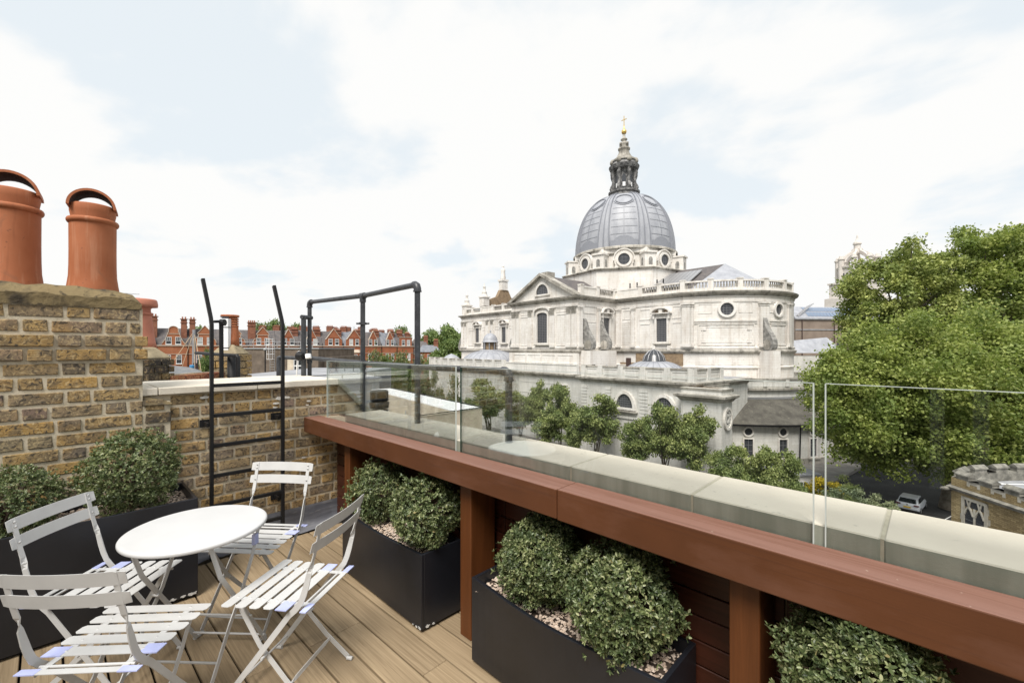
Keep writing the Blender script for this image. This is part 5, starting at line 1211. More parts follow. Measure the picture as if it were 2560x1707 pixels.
CXA, RA = 18.0, 13.7
arc = [(CXA + RA * math.cos(a), RA * math.sin(a)) for a in np.linspace(R(-74), R(90), 26)]
PATH = [(-43.0, 13.7), (-43.0, -13.7), (-9.3, -13.7), (-9.3, -24.0), (7.9, -24.0), (7.9, -13.7)] + [(21.0, -13.7)] + arc[0:] + [(-9.3 + 17.2, 13.7)]
UP0, CO = -5.0, 9.0
MB().prism(PATH, B0, CO - 0.02).build('nave_wall', M['stone'], ch)
def sweep(name, prof, mat, path=PATH, closed=True): return MB().sweep(path, prof, closed).build(name, M[mat], ch)
sweep('cornice', [(0, 8.25), (0.18, 8.3), (0.28, 8.5), (0.62, 8.68), (0.72, 8.95), (0.5, 9.02), (0, 9.02)], 'stone_w')
sweep('architrave', [(0, 7.22), (0.10, 7.25), (0.14, 7.55), (0.05, 7.6), (0, 7.6)], 'stone')
sweep('frieze_moulding', [(0, 8.05), (0.14, 8.08), (0.16, 8.2), (0, 8.24)], 'stone')
sweep('ledge_moulding', [(0, -0.75), (0.2, -0.7), (0.42, -0.45), (0.42, -0.25), (0, -0.05)], 'stone_w')
sweep('plinth_moulding', [(0, -0.05), (0.16, -0.04), (0.2, 0.28), (0, 0.36)], 'stone')
sweep('string_course', [(0, -3.05), (0.16, -3.0), (0.2, -2.8), (0, -2.7)], 'stone')
# transept base, deeper below the ledge
MB().box(-9.55, 8.15, -24.5, -23.9, B0, -0.72).build('transept_base', M['stone'], ch)
for a, b in ((-11.3, -9.0), (-8.2, -4.6), (-4.2, -0.6), (-0.2, 3.2), (3.6, 7.3)):
    T2 = XWall(-24.5)
    if a > -9: frame(T2, a, b, -2.5, -1.0, 0.12, 0.06)
MB().box(-9.9, 8.5, -25.0, -24.4, B0, -2.75).box(-9.9, 8.5, -25.08, -24.4, -2.75, -2.55).build('transept_base', M['stone_l'], ch)
T = XWall(-24.0)
for a, b in ((-9.15, -7.9), (-7.75, -6.95), (-4.3, -3.3), (1.6, 2.6), (5.5, 6.45), (6.65, 7.75)): pil(T, a, b, 0.3, 7.22, o=0.26, corinth=True)
window(T, -1.87, 0.82, 1.1, 6.6, 0.5, None, (5, 17), 0.3)
hb = MB()
for k in range(12):
    a, b = math.pi * k / 12, math.pi * (k + 1) / 12; f1 = lambda a_, s_: (-0.52 + 2.2 * s_ * math.cos(a_), 7.0 - 0.1 + 0.85 * s_ * math.sin(a_) - (0.2 if s_ < 1 else 0))
    pa, pb, qa, qb = f1(a, 1), f1(b, 1), f1(a, 0.86), f1(b, 0.86)
    hb.add([T(*pa, 0.5), T(*pb, 0.5), T(*qb, 0.5), T(*qa, 0.5), T(*pa, 0), T(*pb, 0), T(*qb, 0), T(*qa, 0)], [(0, 1, 2, 3), (0, 4, 5, 1), (3, 2, 6, 7)])
hb.build('window_hood', M['stone'], ch)
frame(T, -6.75, -4.5, 0.55, 6.1); frame(T, 2.95, 5.3, 0.55, 6.1); frame(T, -6.6, -4.6, 6.4, 7.1, 0.1, 0.05); frame(T, 2.9, 5.3, 6.4, 7.1, 0.1, 0.05)
# pediment
APX = 13.35
pd = MB(); pd.solid([(-9.3, -24.0, CO), (7.9, -24.0, CO), (-0.7, -24.0, APX)], (0, 0.8, 0)); pd.build('pediment', M['stone'], ch)
for s_, (xe) in ((-1, -10.0), (1, 8.6)):
    MB().hexa([(xe, -24.75, CO), (xe - s_ * 1.1, -24.75, CO), (xe - s_ * 1.1, -23.0, CO), (xe, -23.0, CO)], [(-0.7 + 0.001 * s_, -24.75, APX + 0.45), (-0.7, -24.75, APX - 0.05), (-0.7, -23.0, APX - 0.05), (-0.7 + 0.001 * s_, -23.0, APX + 0.45)]).build('raking_cornice', M['stone_w'], ch)
window(T, -2.15, 1.0, 9.95, 11.75, 1.0, None, (4, 5), 0.25, sill=False, wf=0.4)
MB().box(-1.5, 0.1, -23.4, -21.5, APX - 0.3, APX + 0.75).build('ridge_block', M['stone_w'], ch)
rf = MB(); rf.hexa([(-9.2, -23.2, CO + 0.05), (7.8, -23.2, CO + 0.05), (7.8, -10, CO + 0.05), (-9.2, -10, CO + 0.05)], [(-0.75, -23.2, APX + 0.05), (-0.65, -23.2, APX + 0.05), (-0.65, -10, APX + 0.05), (-0.75, -10, APX + 0.05)]); rf.build('transept_roof', M['slate_d'], ch)
# nave roofs
MB().hexa([(-42, -11, CO), (-8, -11, CO), (-8, 11, CO), (-42, 11, CO)], [(-42, -0.1, 13.2), (-8, -0.1, 13.2), (-8, 0.1, 13.2), (-42, 0.1, 13.2)]).build('nave_roof', M['slate_d'], ch)
MB().hexa([(-27, -8.2, 10.3), (-20, -8.2, 10.3), (-20, -3, 12.4), (-27, -3, 12.4)], [(-27, -8.25, 10.45), (-20, -8.25, 10.45), (-20, -3, 12.55), (-27, -3, 12.55)]).build('roof_light', M['leadroof'], ch)
rp_ = [(8, -9.5), (20, -9.5)] + [(20 + 9.5 * math.cos(a), 9.5 * math.sin(a)) for a in np.linspace(R(-70), R(70), 9)] + [(20, 9.5), (8, 9.5)]
q = MB(); n_ = len(rp_); q.add([(x, y, CO + 0.9) for x, y in rp_] + [(6, 0, 15.2), (21.5, 0, 15.2)], [(0, 1, n_ + 1, n_)] + [(k, k + 1, n_ + 1) for k in range(1, n_ - 2)] + [(n_ - 2, n_ - 1, n_, n_ + 1)]); q.build('chancel_roof', M['slate_d'], ch)
fan = MB()
for k in range(1, n_ - 2):
    a, b = Vector((*rp_[k], CO + 0.95)), Vector((*rp_[k + 1], CO + 0.95)); t_ = Vector((21.5, 0, 15.27))
    if rp_[k][0] > 21.5 or True: fan.add([a + Vector((0, 0, 0.04)), b + Vector((0, 0, 0.04)), t_], [(0, 1, 2)])
fan.build('apse_roof', M['leadroof'], ch)
sl_ = MB()
for k in range(9):
    x = 11.0 + k * 0.85; sl_.hexa([(x, -8.6, 10.75), (x + 0.78, -8.6, 10.75), (x + 0.78, -2.4, 14.2), (x, -2.4, 14.2)], [(x, -8.65, 10.92), (x + 0.78, -8.65, 10.92), (x + 0.78, -2.45, 14.37), (x, -2.45, 14.37)])
sl_.build('roof_light', M['alu'], ch)
# nave windows left part
NW = XWall(-13.7)
window(NW, -36.1, -34.5, 1.7, 5.3, 0, 1.0, (3, 9)); window(NW, -25.2, -23.6, 1.55, 5.25, 0, 1.0, (3, 9))
for a, b in ((-42.8, -41.8), (-41.3, -40.3), (-31.6, -30.6), (-29.6, -28.6), (-20.5, -19.5)): pil(NW, a, b, 0.3, 7.22, corinth=True)
for a, b in ((-39.5, -37.2), (-33.4, -32.0), (-28.2, -26.3), (-22.6, -20.9)): frame(NW, a, b, 0.8, 4.9); frame(NW, a, b, 5.4, 6.9, 0.1, 0.05)
# nave between transept and chancel
window(NW, 4.8 + 3.3 - 0.0, 6.5 + 3.3, 1.3, 5.5, 0, 1.05, (3, 11)) if False else None
window(NW, 8.9, 10.3, 1.25, 5.5, 0, 1.0, (3, 11)) if False else None
XT = Wall((7.9, -24.0), (7.9, -13.7))     # return wall of the transept, facing +x
for a, b in ((0.35, 2.2),): pass
XR = [(7.9, -24.0), (7.9, -13.7)]
window(XT, 6.55, 8.25, 1.25, 5.5, 0, 1.0, (3, 11), 0.28)
frame(XT, 1.3, 4.7, 4.55, 6.2); pil(XT, 0.05, 0.95, 0.3, 7.22); pil(XT, 5.0, 5.7, 0.3, 7.22); 
rus = MB()
for k in range(11): slab(rus, XT, 1.3, 4.7, 0.45 + k * 0.36, 0.45 + k * 0.36 + 0.29, 0, 0.08)
rus.build('rusticated_band', M['stone'], ch)
pil(NW, 8.15, 9.1, 0.3, 7.22); pil(NW, 11.4, 12.1, 0.3, 7.22); pil(NW, 20.9, 22.2, 0.3, 7.22, o=0.35)
frame(NW, 9.4, 11.1, 5.2, 6.9)
rus = MB()
for k in range(12): slab(rus, NW, 9.4, 11.1, 0.4 + k * 0.38, 0.4 + k * 0.38 + 0.31, 0, 0.08)
rus.build('rusticated_band', M['stone'], ch)
window(NW, 16.35, 18.25, 1.2, 5.05, 0, 1.0, (6, 12)); frame(NW, 13.0, 15.1, 4.95, 6.8, 0.12, 0.07); frame(NW, 13.0, 15.1, 0.4, 4.3); frame(NW, 19.1, 20.8, 4.95, 6.95, 0.12, 0.07); frame(NW, 19.1, 20.8, 0.4, 4.3)
MB().box(15.7, 16.2, -14.1, -13.7, -0.2, 0.55).box(18.4, 18.9, -14.1, -13.7, -0.2, 0.55).build('window_console', M['stone'], ch)
MB().box(12.3, 21.0, -13.85, -13.72, -5, -0.78).build('exposed_brick', M['rough_brick'], ch)
MB().box(9.0, 12.3, -13.80, -13.72, -5, -2.4).build('exposed_brick', M['rough_brick'], ch)
dr_ = MB().box(10.3, 11.3, -13.9, -13.81, -3.9, -1.6).build('door', M['rust'], ch)
# apse panels
AW = ArcWall(CXA, RA); du = lambda deg: R(deg) * RA
uw = du(36)
pil(AW, du(14.5), du(18.5), 0.3, 7.22, o=0.3); pil(AW, du(59), du(65.5), 0.3, 7.22, o=0.35); pil(AW, du(86), du(90), 0.3, 7.22)
window(AW, du(38.3) - 0.95, du(38.3) + 0.95, 5.2, 7.1, 0, None, (3, 4), 0.35, sill=False, wf=0.34, round_=True)
window(AW, du(74.5) - 0.8, du(74.5) + 0.8, 5.25, 7.0, 0, None, (3, 4), 0.35, sill=False, wf=0.32, round_=True)
frame(AW, du(21.5), du(29.5), 5.5, 7.05, 0.1, 0.06); frame(AW, du(45.5), du(54.5), 5.6, 7.15, 0.1, 0.06); frame(AW, du(66.5), du(71), 5.6, 7.1, 0.1, 0.06)
for z0, z1, o_ in ((4.25, 4.5, 0.2), (3.95, 4.1, 0.12)):
    for ua, ub in ((19, 57.5), (66, 85)): slab(MB() if 0 else (b := MB()), AW, du(ua), du(ub), z0, z1, 0, o_).build('string_course', M['stone'], ch)
frame(AW, du(21), du(56), 0.55, 3.85, 0.16, 0.1); frame(AW, du(67.5), du(84), 0.55, 3.85, 0.16, 0.1)
eb = MB()
for a, b_2 in ((23.2, 26), (51, 53.8)):
    for z in (0.95, 2.9): slab(eb, AW, du(a), du(b_2), z, z + 0.55, 0, 0.09)
eb.build('panel_corner', M['stone'], ch)
frame(AW, du(23.8), du(53.2), 1.0, 3.4, 0.1, 0.05)
for a, b_2 in ((21.5, 31), (33, 43), (45, 55), (67, 72), (73.5, 80)): frame(AW, du(a), du(b_2), -2.45, -1.05, 0.09, 0.05)
window(AW, du(58.8), du(62.3), -5.4, -2.2, 0.45, None, (0, 2), 0.12, name='niche', sill=False, wf=0.18)
# scroll buttresses
def scroll(Mfun, label=None, mat='stone_d', z0=-0.2, w_=0.75, s=1.0):
    pts = [(0.0, 0.0), (1.95, 0.0), (2.2, 0.35), (2.3, 0.9), (2.2, 1.5), (1.85, 2.2), (1.3, 2.9), (0.85, 3.6), (0.6, 4.3), (0.38, 4.9), (0.14, 5.3), (0.0, 5.35)]
    pts = [(a * s, b * s) for a, b in pts]; n = len(pts); b = MB()
    v0 = [Mfun(-w_ / 2, z0 + z, o) for o, z in pts]; v1 = [Mfun(w_ / 2, z0 + z, o) for o, z in pts]
    b.add(v0 + v1, [tuple(range(n)), tuple(range(n, 2 * n))] + [(k, (k + 1) % n, n + (k + 1) % n, n + k) for k in range(n)])
    q = b.build('scroll_buttress', M[mat], ch)
    c = MB()
    for rr_, oo in ((0.75, 0.05), (0.48, 0.10), (0.22, 0.15)):
        for sd_ in (-1, 1):
            ring = [Mfun(sd_ * (w_ / 2 + oo), z0 + 0.85 * s + rr_ * s * math.sin(a), 1.15 * s + rr_ * s * math.cos(a)) for a in np.linspace(0, 2 * math.pi, 17)[:-1]]
            ring2 = [Mfun(sd_ * (w_ / 2 - 0.02), z0 + 0.85 * s + rr_ * s * math.sin(a), 1.15 * s + rr_ * s * math.cos(a)) for a in np.linspace(0, 2 * math.pi, 17)[:-1]]
            c.add(ring + ring2, [tuple(range(16))] + [(k, (k + 1) % 16, 16 + (k + 1) % 16, 16 + k) for k in range(16)])
    c.build('volute', M['stone_w'], q)
    return q
for u in (1.6, 5.9): scroll(lambda a, z, o, u=u: XT(u + a, z, o), z0=-0.15, s=1.0)
scroll(lambda a, z, o: AW(du(62.3) + a, z, o), z0=-0.2, s=1.0)
MB().box(7.9, 10.2, -23.6, -16.5, B0, -0.3).build('buttress_base', M['stone'], ch)
scroll(lambda a, z, o: (-43.0 - o, -12.9 + a, z), z0=-0.2, s=1.0); scroll(lambda a, z, o: (-9.3 - o, -22.5 + a, z), z0=-0.2, s=0.95)
for deg in (62.3,):
    b = MB(); slab(b, AW, du(59.0), du(65.6), B0, -0.3, 0, 2.3); b.build('buttress_base', M['stone'], ch)
# parapet with balusters
def parapet(path, z0, spans, mat='stone', closed=False):
    """spans: list of ('w'|'b', length); solid panels and balustrades with piers"""
    P_ = [Vector(p) for p in path]; cum = [0]
    for a, b in zip(P_[:-1], P_[1:]): cum.append(cum[-1] + (b - a).length)
    def loc(s):
        s = min(max(s, 0), cum[-1] - 1e-6)
        for k in range(len(cum) - 1):
            if cum[k + 1] > s: return P_[k].lerp(P_[k + 1], (s - cum[k]) / (cum[k + 1] - cum[k])), (P_[k + 1] - P_[k]).normalized()
    base = MB(); pan = MB(); bal = MB(); piers = []
    tot = sum(l for _, l in spans); f_ = cum[-1] / tot; s = 0
    def blk(mb, s0, s1, za, zb, w2):
        n = max(1, int((s1 - s0) / 1.3))
        for k in range(n):
            (p, d1), (q, d2) = loc(s0 + (s1 - s0) * k / n), loc(s0 + (s1 - s0) * (k + 1) / n); d = (q - p); 
            if d.length < 1e-3: continue
            nn = Vector((d.y, -d.x)).normalized() * w2
            mb.hexa([(p.x + nn.x, p.y + nn.y, za), (q.x + nn.x, q.y + nn.y, za), (q.x - nn.x, q.y - nn.y, za), (p.x - nn.x, p.y - nn.y, za)], [(p.x + nn.x, p.y + nn.y, zb), (q.x + nn.x, q.y + nn.y, zb), (q.x - nn.x, q.y - nn.y, zb), (p.x - nn.x, p.y - nn.y, zb)])
    for kind, l in spans:
        l *= f_
        pb = MB(); blk(pb, s, s + 0.75, z0 + 0.001, z0 + 1.86, 0.34); blk(pb, s - 0.08, s + 0.83, z0 + 1.86, z0 + 2.02, 0.42); pb.build('parapet_pier', M[mat], ch)
        if kind == 'w':
            pan = MB(); blk(pan, s + 0.76, s + l, z0 + 0.001, z0 + 1.78, 0.2); pan.build('parapet_panel', M[mat], ch)
        else:
            m_ = int((l - 0.85) / 0.42)
            for k in range(m_):
                (p, d) = loc(s + 0.8 + (l - 0.85) * (k + 0.5) / m_)
                bal.lathe([(0.13, z0 + 0.56), (0.09, z0 + 0.66), (0.155, z0 + 0.92), (0.075, z0 + 1.3), (0.12, z0 + 1.5)], 6, (p.x, p.y, 0))
        s += l
    blk(base, 0, cum[-1], z0 - 0.02, z0 + 0.55, 0.26); base.build('parapet_plinth', M[mat], ch); base = MB(); blk(base, 0, cum[-1], z0 + 1.5, z0 + 1.76, 0.27)
    base.build('parapet_rail', M[mat], ch)
    if bal.v: o = bal.build('baluster_row', M['stone_w'], ch); o['kind'] = 'stuff'
i_ = 0.35
parapet([(7.5, -23.2), (7.5, -13.2), (20.9, -13.2)] + [(CXA + (RA - i_) * math.cos(a), (RA - i_) * math.sin(a)) for a in np.linspace(R(-76), R(88), 20)], CO,
        [('w', 3.8), ('b', 4.2), ('w', 5.2), ('b', 3.2), ('b', 3.6), ('b', 3.6), ('b', 3.7), ('b', 3.7), ('b', 3.9), ('b', 3.9), ('b', 3.9), ('b', 3.9), ('b', 3.9), ('b', 3.9)])
parapet([(-42.6, -13.2), (-9.6, -13.2)], CO, [('b', 3.3), ('b', 3.3), ('w', 4.0), ('b', 3.3), ('b', 3.3), ('b', 3.3), ('b', 3.3), ('b', 3.3)])
# dark vents on the roof edge
b = MB()
for x in (9.5, 11.0, 15.0, 16.2): b.tube([(x, -11.5, CO + 1), (x, -11.5, CO + 3.0)], 0.11, 6)
b.build('roof_vent_pipe', M['black'], ch)

# ---- drum and dome (turned so that one oculus faces the terrace)
DA = R(-54.6)
def octa(r_, z0, z1, mat, name, off=22.5):
    return MB().prism([(r_ * math.cos(DA + R(off + 45 * k)), r_ * math.sin(DA + R(off + 45 * k))) for k in range(8)], z0, z1).build(name, M[mat], ch)
OP = lambda r_: [(r_ * math.cos(DA + R(22.5 - 45 * k)), r_ * math.sin(DA + R(22.5 - 45 * k))) for k in range(8)][::-1]
octa(13.4, CO - 1, 15.2, 'stone', 'drum_base')
sweep('drum_moulding', [(0, 15), (0.3, 15.05), (0.45, 15.3), (0.3, 15.45), (0, 15.5), (-3, 15.5), (-3, 15)], 'stone_w', OP(13.4))
octa(11.0, 15.2, 19.6, 'stone', 'drum_wall')
sweep('drum_cornice', [(0, 18.3), (0.2, 18.35), (0.35, 18.6), (0, 18.75)], 'stone_w', OP(11.0))
MB().lathe([(10.9, 19.5), (10.95, 19.9), (10.6, 20.1), (10.3, 20.1)], 64).build('dome_kerb', M['stone_w'], ch)
# blocks with niches between the oculi
for k in range(8):
    a = DA + R(22.5 + 45 * k); ca, sa = math.cos(a), math.sin(a)
    rot = lambda r_, t_, z: (r_ * ca - t_ * sa, r_ * sa + t_ * ca, z)
    b = MB(); pr = [rot(10.4, -1.15, 0), rot(12.7, -1.15, 0), rot(12.7, 1.15, 0), rot(10.4, 1.15, 0)]
    b.prism([p[:2] for p in pr], 15.4, 18.2); pr = [rot(10.3, -1.3, 0), rot(12.95, -1.3, 0), rot(12.95, 1.3, 0), rot(10.3, 1.3, 0)]; b.prism([p[:2] for p in pr], 18.2, 18.5)
    q = b.build('drum_buttress', M['stone'], ch); nb_ = MB()
    n1_ = [(-0.38, 15.9), (0.38, 15.9), (0.38, 17), (0.27, 17.28), (0, 17.4), (-0.27, 17.28), (-0.38, 17)]
    nb_.solid([rot(12.72, t_, z) for t_, z in n1_], Vector(rot(1, 0, 0)) * 0.01)
    for sd_ in (-1, 1): nb_.solid([rot(11.6 + t_, sd_ * 1.155, z) for t_, z in n1_], Vector(rot(0, sd_, 0)) * 0.01)
    nb_.build('niche', M['stone_d'], q)
# oculi
class FWall:
    def __init__(s, ang, r_): s.c = Vector((math.cos(ang), math.sin(ang))); s.t = Vector((-math.sin(ang), math.cos(ang))); s.r = r_; s.curved = False
    def __call__(s, u, z, o): q = s.c * (s.r + o) + s.t * u; return (q.x, q.y, z)
for k in range(8):
    FW = FWall(DA + R(45 * k), 11.0 * math.cos(R(22.5)))
    b = MB(); pts = [(1.95 * math.cos(a), 17.4 + 1.95 * math.sin(a)) for a in np.linspace(R(-35), R(215), 19)]; pts = [(1.9, 15.4)] + pts + [(-1.9, 15.4)]
    b.solid([FW(u, z, 0.0) for u, z in pts], Vector((*FW.c, 0)) * 0.62); b.build('oculus_aedicule', M['stone'], ch)
    FW2 = FWall(DA + R(45 * k), 11.0 * math.cos(R(22.5)) + 0.62)
    window(FW2, -1.1, 1.1, 16.25, 18.45, 0, None, (2, 2), 0.28, name='oculus_window', sill=False, wf=0.42, round_=True)
    b = MB()
    for j in range(16):
        a, c = R(-10) + R(200) * j / 16, R(-10) + R(200) * (j + 1) / 16
        f2 = lambda an, r_: FW(r_ * math.cos(an), 17.4 + r_ * math.sin(an), 0)
        vs = [FW(2.05 * math.cos(a), 17.4 + 2.05 * math.sin(a), o) for o in (0.0, 0.85)] + [FW(2.05 * math.cos(c), 17.4 + 2.05 * math.sin(c), o) for o in (0.85, 0.0)] + [FW(1.85 * math.cos(a), 17.4 + 1.85 * math.sin(a), o) for o in (0.0, 0.85)] + [FW(1.85 * math.cos(c), 17.4 + 1.85 * math.sin(c), o) for o in (0.85, 0.0)]
        b.add(vs, [(0, 1, 2, 3), (4, 5, 6, 7), (1, 2, 6, 5)])
    b.box(-0.2, 0.2, -0.2, 0.2, 0, 0) if False else None
    b.build('oculus_hood', M['stone'], ch)
ZB, ZT_, RB = 19.9, 32.5, 10.35
def dome_pt(tt, a, o=0.0):
    """tt 0..1 from springing to lantern"""
    ph = tt * R(76); r_ = RB * math.cos(ph) ** 0.72 + o * math.cos(ph); z = ZB + (ZT_ - ZB) * math.sin(ph) / math.sin(R(76)) + o * math.sin(ph) * 0.8
    return (r_ * math.cos(a), r_ * math.sin(a), z)
V = [dome_pt(i / 28, 2 * math.pi * k / 96) for i in range(29) for k in range(96)]
F_ = [(i * 96 + k, i * 96 + (k + 1) % 96, (i + 1) * 96 + (k + 1) % 96, (i + 1) * 96 + k) for i in range(28) for k in range(96)]
dm = MB(); dm.add(V, F_, True); dome = dm.build('dome', M['leadroof'], ch)
def drib(a0, w0, w1, o, t0=0.0, t1=1.0, n=22):
    b = MB(); vs = []
    for i in range(n + 1):
        tt = t0 + (t1 - t0) * i / n; w_ = w0 + (w1 - w0) * tt; r_ = max(0.5, math.hypot(*dome_pt(tt, 0)[:2]))
        for da, oo in ((-w_, -0.02), (-w_, o), (w_, o), (w_, -0.02)): vs.append(dome_pt(tt, a0 + da / r_, oo))
    b.add(vs, [(i * 4 + k, i * 4 + k + 1, i * 4 + 4 + k + 1, i * 4 + 4 + k) for i in range(n) for k in range(3)] + [(0, 1, 2, 3), (n * 4, n * 4 + 1, n * 4 + 2, n * 4 + 3)], False)
    return b
for k in range(8):
    a = DA + R(22.5 + 45 * k)
    q = drib(a, 1.25, 0.42, 0.16).build('dome_rib', M['leadroof'], dome)
    for s_ in (-1, 0.0, 1):
        b = drib(a + 0, 0.10, 0.05, 0.24) if s_ == 0 else None
        if b is None:
            b = MB(); vs = []; n = 22
            for i in range(n + 1):
                tt = i / n; w_ = (1.2 - 0.83 * tt); r_ = max(0.5, math.hypot(*dome_pt(tt, 0)[:2])); ac = a + s_ * w_ / r_
                for da, oo in ((-0.10, 0.0), (-0.10, 0.30), (0.10, 0.30), (0.10, 0.0)): vs.append(dome_pt(tt, ac + da / r_, oo))
            b.add(vs, [(i * 4 + c, i * 4 + c + 1, i * 4 + 4 + c + 1, i * 4 + 4 + c) for i in range(n) for c in range(3)])
        b.build('dome_seam', M['leadseam'], dome)
    a = DA + R(45 * k); pc = dome_pt(0.69, a); r_ = math.hypot(*pc[:2])
    # round framed panel near the crown with a hanging band below
    for rr_, w_, o_ in ((1.75, 0.13, 0.22), (2.15, 0.11, 0.14)):
        b = MB(); n = 26; vs = []; rng = np.linspace(0, 2 * math.pi, n + 1) if rr_ < 2 else np.linspace(R(195), R(345), n + 1)
        for an in rng:
            for q_, oo in ((rr_ - w_, 0.0), (rr_ - w_, o_), (rr_ + w_, o_), (rr_ + w_, 0.0)):
                tt = 0.69 + q_ * math.sin(an) / 16.6; rl = max(1.0, math.hypot(*dome_pt(tt, 0)[:2])); vs.append(dome_pt(tt, a + q_ * 0.92 * math.cos(an) / rl, oo))
        b.add(vs, [(i * 4 + c, i * 4 + c + 1, i * 4 + 4 + c + 1, i * 4 + 4 + c) for i in range(n) for c in range(3)]); b.build('dome_roundel', M['leadseam'], dome)
    drib(a, 0.06, 0.05, 0.07, 0.02, 0.54, 12).build('dome_seam', M['leadseam'], dome)
    for j in range(1, 7):
        tt = 0.06 + 0.09 * j; b = MB(); vs = []
        for i in range(9):
            an = a + R(-14.5 + 29 * i / 8)
            for dt, oo in ((-0.003, 0.0), (-0.003, 0.05), (0.003, 0.05), (0.003, 0.0)): vs.append(dome_pt(tt + dt, an, oo))
        b.add(vs, [(i * 4 + c, i * 4 + c + 1, i * 4 + 4 + c + 1, i * 4 + 4 + c) for i in range(8) for c in range(3)]); b.build('dome_seam', M['leadseam'], dome)
    b = MB(); vs = []
    for i in range(9):                      # stepped lead apron over each oculus
        an = a + R(-15 + 30 * i / 8); top = 0.075 + 0.03 * (2 <= i <= 6) + 0.02 * (3 <= i <= 5)
        vs += [dome_pt(0.0, an, 0.10), dome_pt(top, an, 0.10)]
    b.add(vs, [(2 * i, 2 * i + 2, 2 * i + 3, 2 * i + 1) for i in range(8)]); b.build('dome_apron', M['leadseam'], dome)
# lantern
lz = 32.35
lan = MB().lathe([(4.1, lz - 0.75), (4.2, lz - 0.45), (3.6, lz - 0.2), (3.5, lz + 0.3), (3.1, lz + 0.5), (3.0, lz + 1.0), (3.3, lz + 1.15), (3.35, lz + 1.5), (2.6, lz + 1.6)], 32, smooth=False).build('lantern_base', M['stone_k'], ch)
MB().lathe([(2.0, lz + 1.2), (2.0, lz + 6.8)], 24, smooth=False).build('lantern_drum', M['stone_k'], ch)
for k in range(8):
    a = DA + R(22.5 + 45 * k); ca, sa = math.cos(a), math.sin(a); rt = lambda r_, t_, z: (r_ * ca - t_ * sa, r_ * sa + t_ * ca, z)
    b = MB(); b.lathe([(0.30, 0), (0.34, 0.2), (0.26, 0.4), (0.24, 4.1), (0.36, 4.4), (0.38, 4.7)], 10, rt(2.45, 0, lz + 1.6)); 
    q = b.build('lantern_column', M['stone_k'], ch)
    pf = [(2.3, 1.6), (3.0, 1.6), (3.2, 2.1), (3.0, 2.7), (2.7, 3.2), (2.55, 4.0), (2.8, 4.6), (3.0, 5.2), (3.0, 5.7), (2.3, 5.9)]
    b = MB(); b.solid([rt(r_, -0.28, lz + z) for r_, z in pf], Vector(rt(0, 1, 0)) * 0.56); b.build('lantern_scroll', M['stone_k'], ch)
    a = DA + R(45 * k); ca2, sa2 = math.cos(a), math.sin(a); rt2 = lambda r_, t_, z: (r_ * ca2 - t_ * sa2, r_ * sa2 + t_ * ca2, z)
    wv = [(-0.42, 2.1), (0.42, 2.1), (0.42, 4.4), (0.25, 4.8), (0, 4.95), (-0.25, 4.8), (-0.42, 4.4)]
    b = MB(); b.solid([rt2(2.02, t_, lz + z) for t_, z in wv], Vector(rt2(1, 0, 0)) * 0.03); q = b.build('lantern_window', M['chglass'], ch)
    b = MB(); b.solid([rt2(2.06, -0.3, lz + 2.3), rt2(2.06, 0.3, lz + 2.3), rt2(2.06, 0.3, lz + 3.2), rt2(2.06, -0.3, lz + 3.2)], Vector(rt2(1, 0, 0)) * 0.02); b.build('pane', M['white_cap'], q)
MB().lathe([(2.0, lz + 6.2), (2.9, lz + 6.25), (3.1, lz + 6.6), (3.25, lz + 7.0), (3.0, lz + 7.1), (2.9, lz + 7.2), (2.7, lz + 7.7), (2.9, lz + 7.9)], 32, smooth=False).build('lantern_cornice', M['stone_k'], ch)
for k in range(8):
    a = DA + R(22.5 + 45 * k); MB().lathe([(0, 0), (0.45, 0.1), (0.55, 0.5), (0.4, 0.95), (0.15, 1.2), (0, 1.3)], 10, (2.65 * math.cos(a), 2.65 * math.sin(a), lz + 7.3)).build('lantern_urn', M['stone_w'], ch)
MB().lathe([(2.7, lz + 7.8), (2.75, lz + 8.3), (2.3, lz + 8.6), (1.7, lz + 9.1), (1.25, lz + 9.9), (1.05, lz + 10.6), (1.25, lz + 10.8), (1.3, lz + 11.1), (0.75, lz + 11.2), (0.6, lz + 11.4), (1.0, lz + 11.9), (0.95, lz + 12.2), (0.5, lz + 12.5), (0.42, lz + 12.8), (0.72, lz + 13.0), (0.68, lz + 13.2), (0.32, lz + 13.4), (0.25, lz + 14.2), (0.22, lz + 14.4)], 20).build('spire', M['stone_w'], ch)
for k in range(4):
    a = DA + R(45 + 90 * k); MB().lathe([(0, -0.35), (0.3, -0.2), (0.3, 0.2), (0, 0.35)], 8, (0.95 * math.cos(a), 0.95 * math.sin(a), lz + 12.0)).build('spire_scroll', M['stone_w'], ch)
MB().lathe([(0.0, lz + 14.3), (0.42, lz + 14.35), (0.56, lz + 14.7), (0.52, lz + 15.0), (0.26, lz + 15.3), (0.15, lz + 15.7), (0.1, lz + 16.3), (0, lz + 16.3)], 20).build('gilded_ball', M['gold'], ch)
gx = MB(); ca, sa = math.cos(DA + R(60)), math.sin(DA + R(60))
gx.box(-0.06, 0.06, -0.06, 0.06, lz + 16.2, lz + 18.2); gx.bar([(-0.62 * ca, -0.62 * sa, lz + 17.4), (0.62 * ca, 0.62 * sa, lz + 17.4)], 0.12, 0.12, (0, 0, 1)); gx.build('gilded_cross', M['gold'], ch)

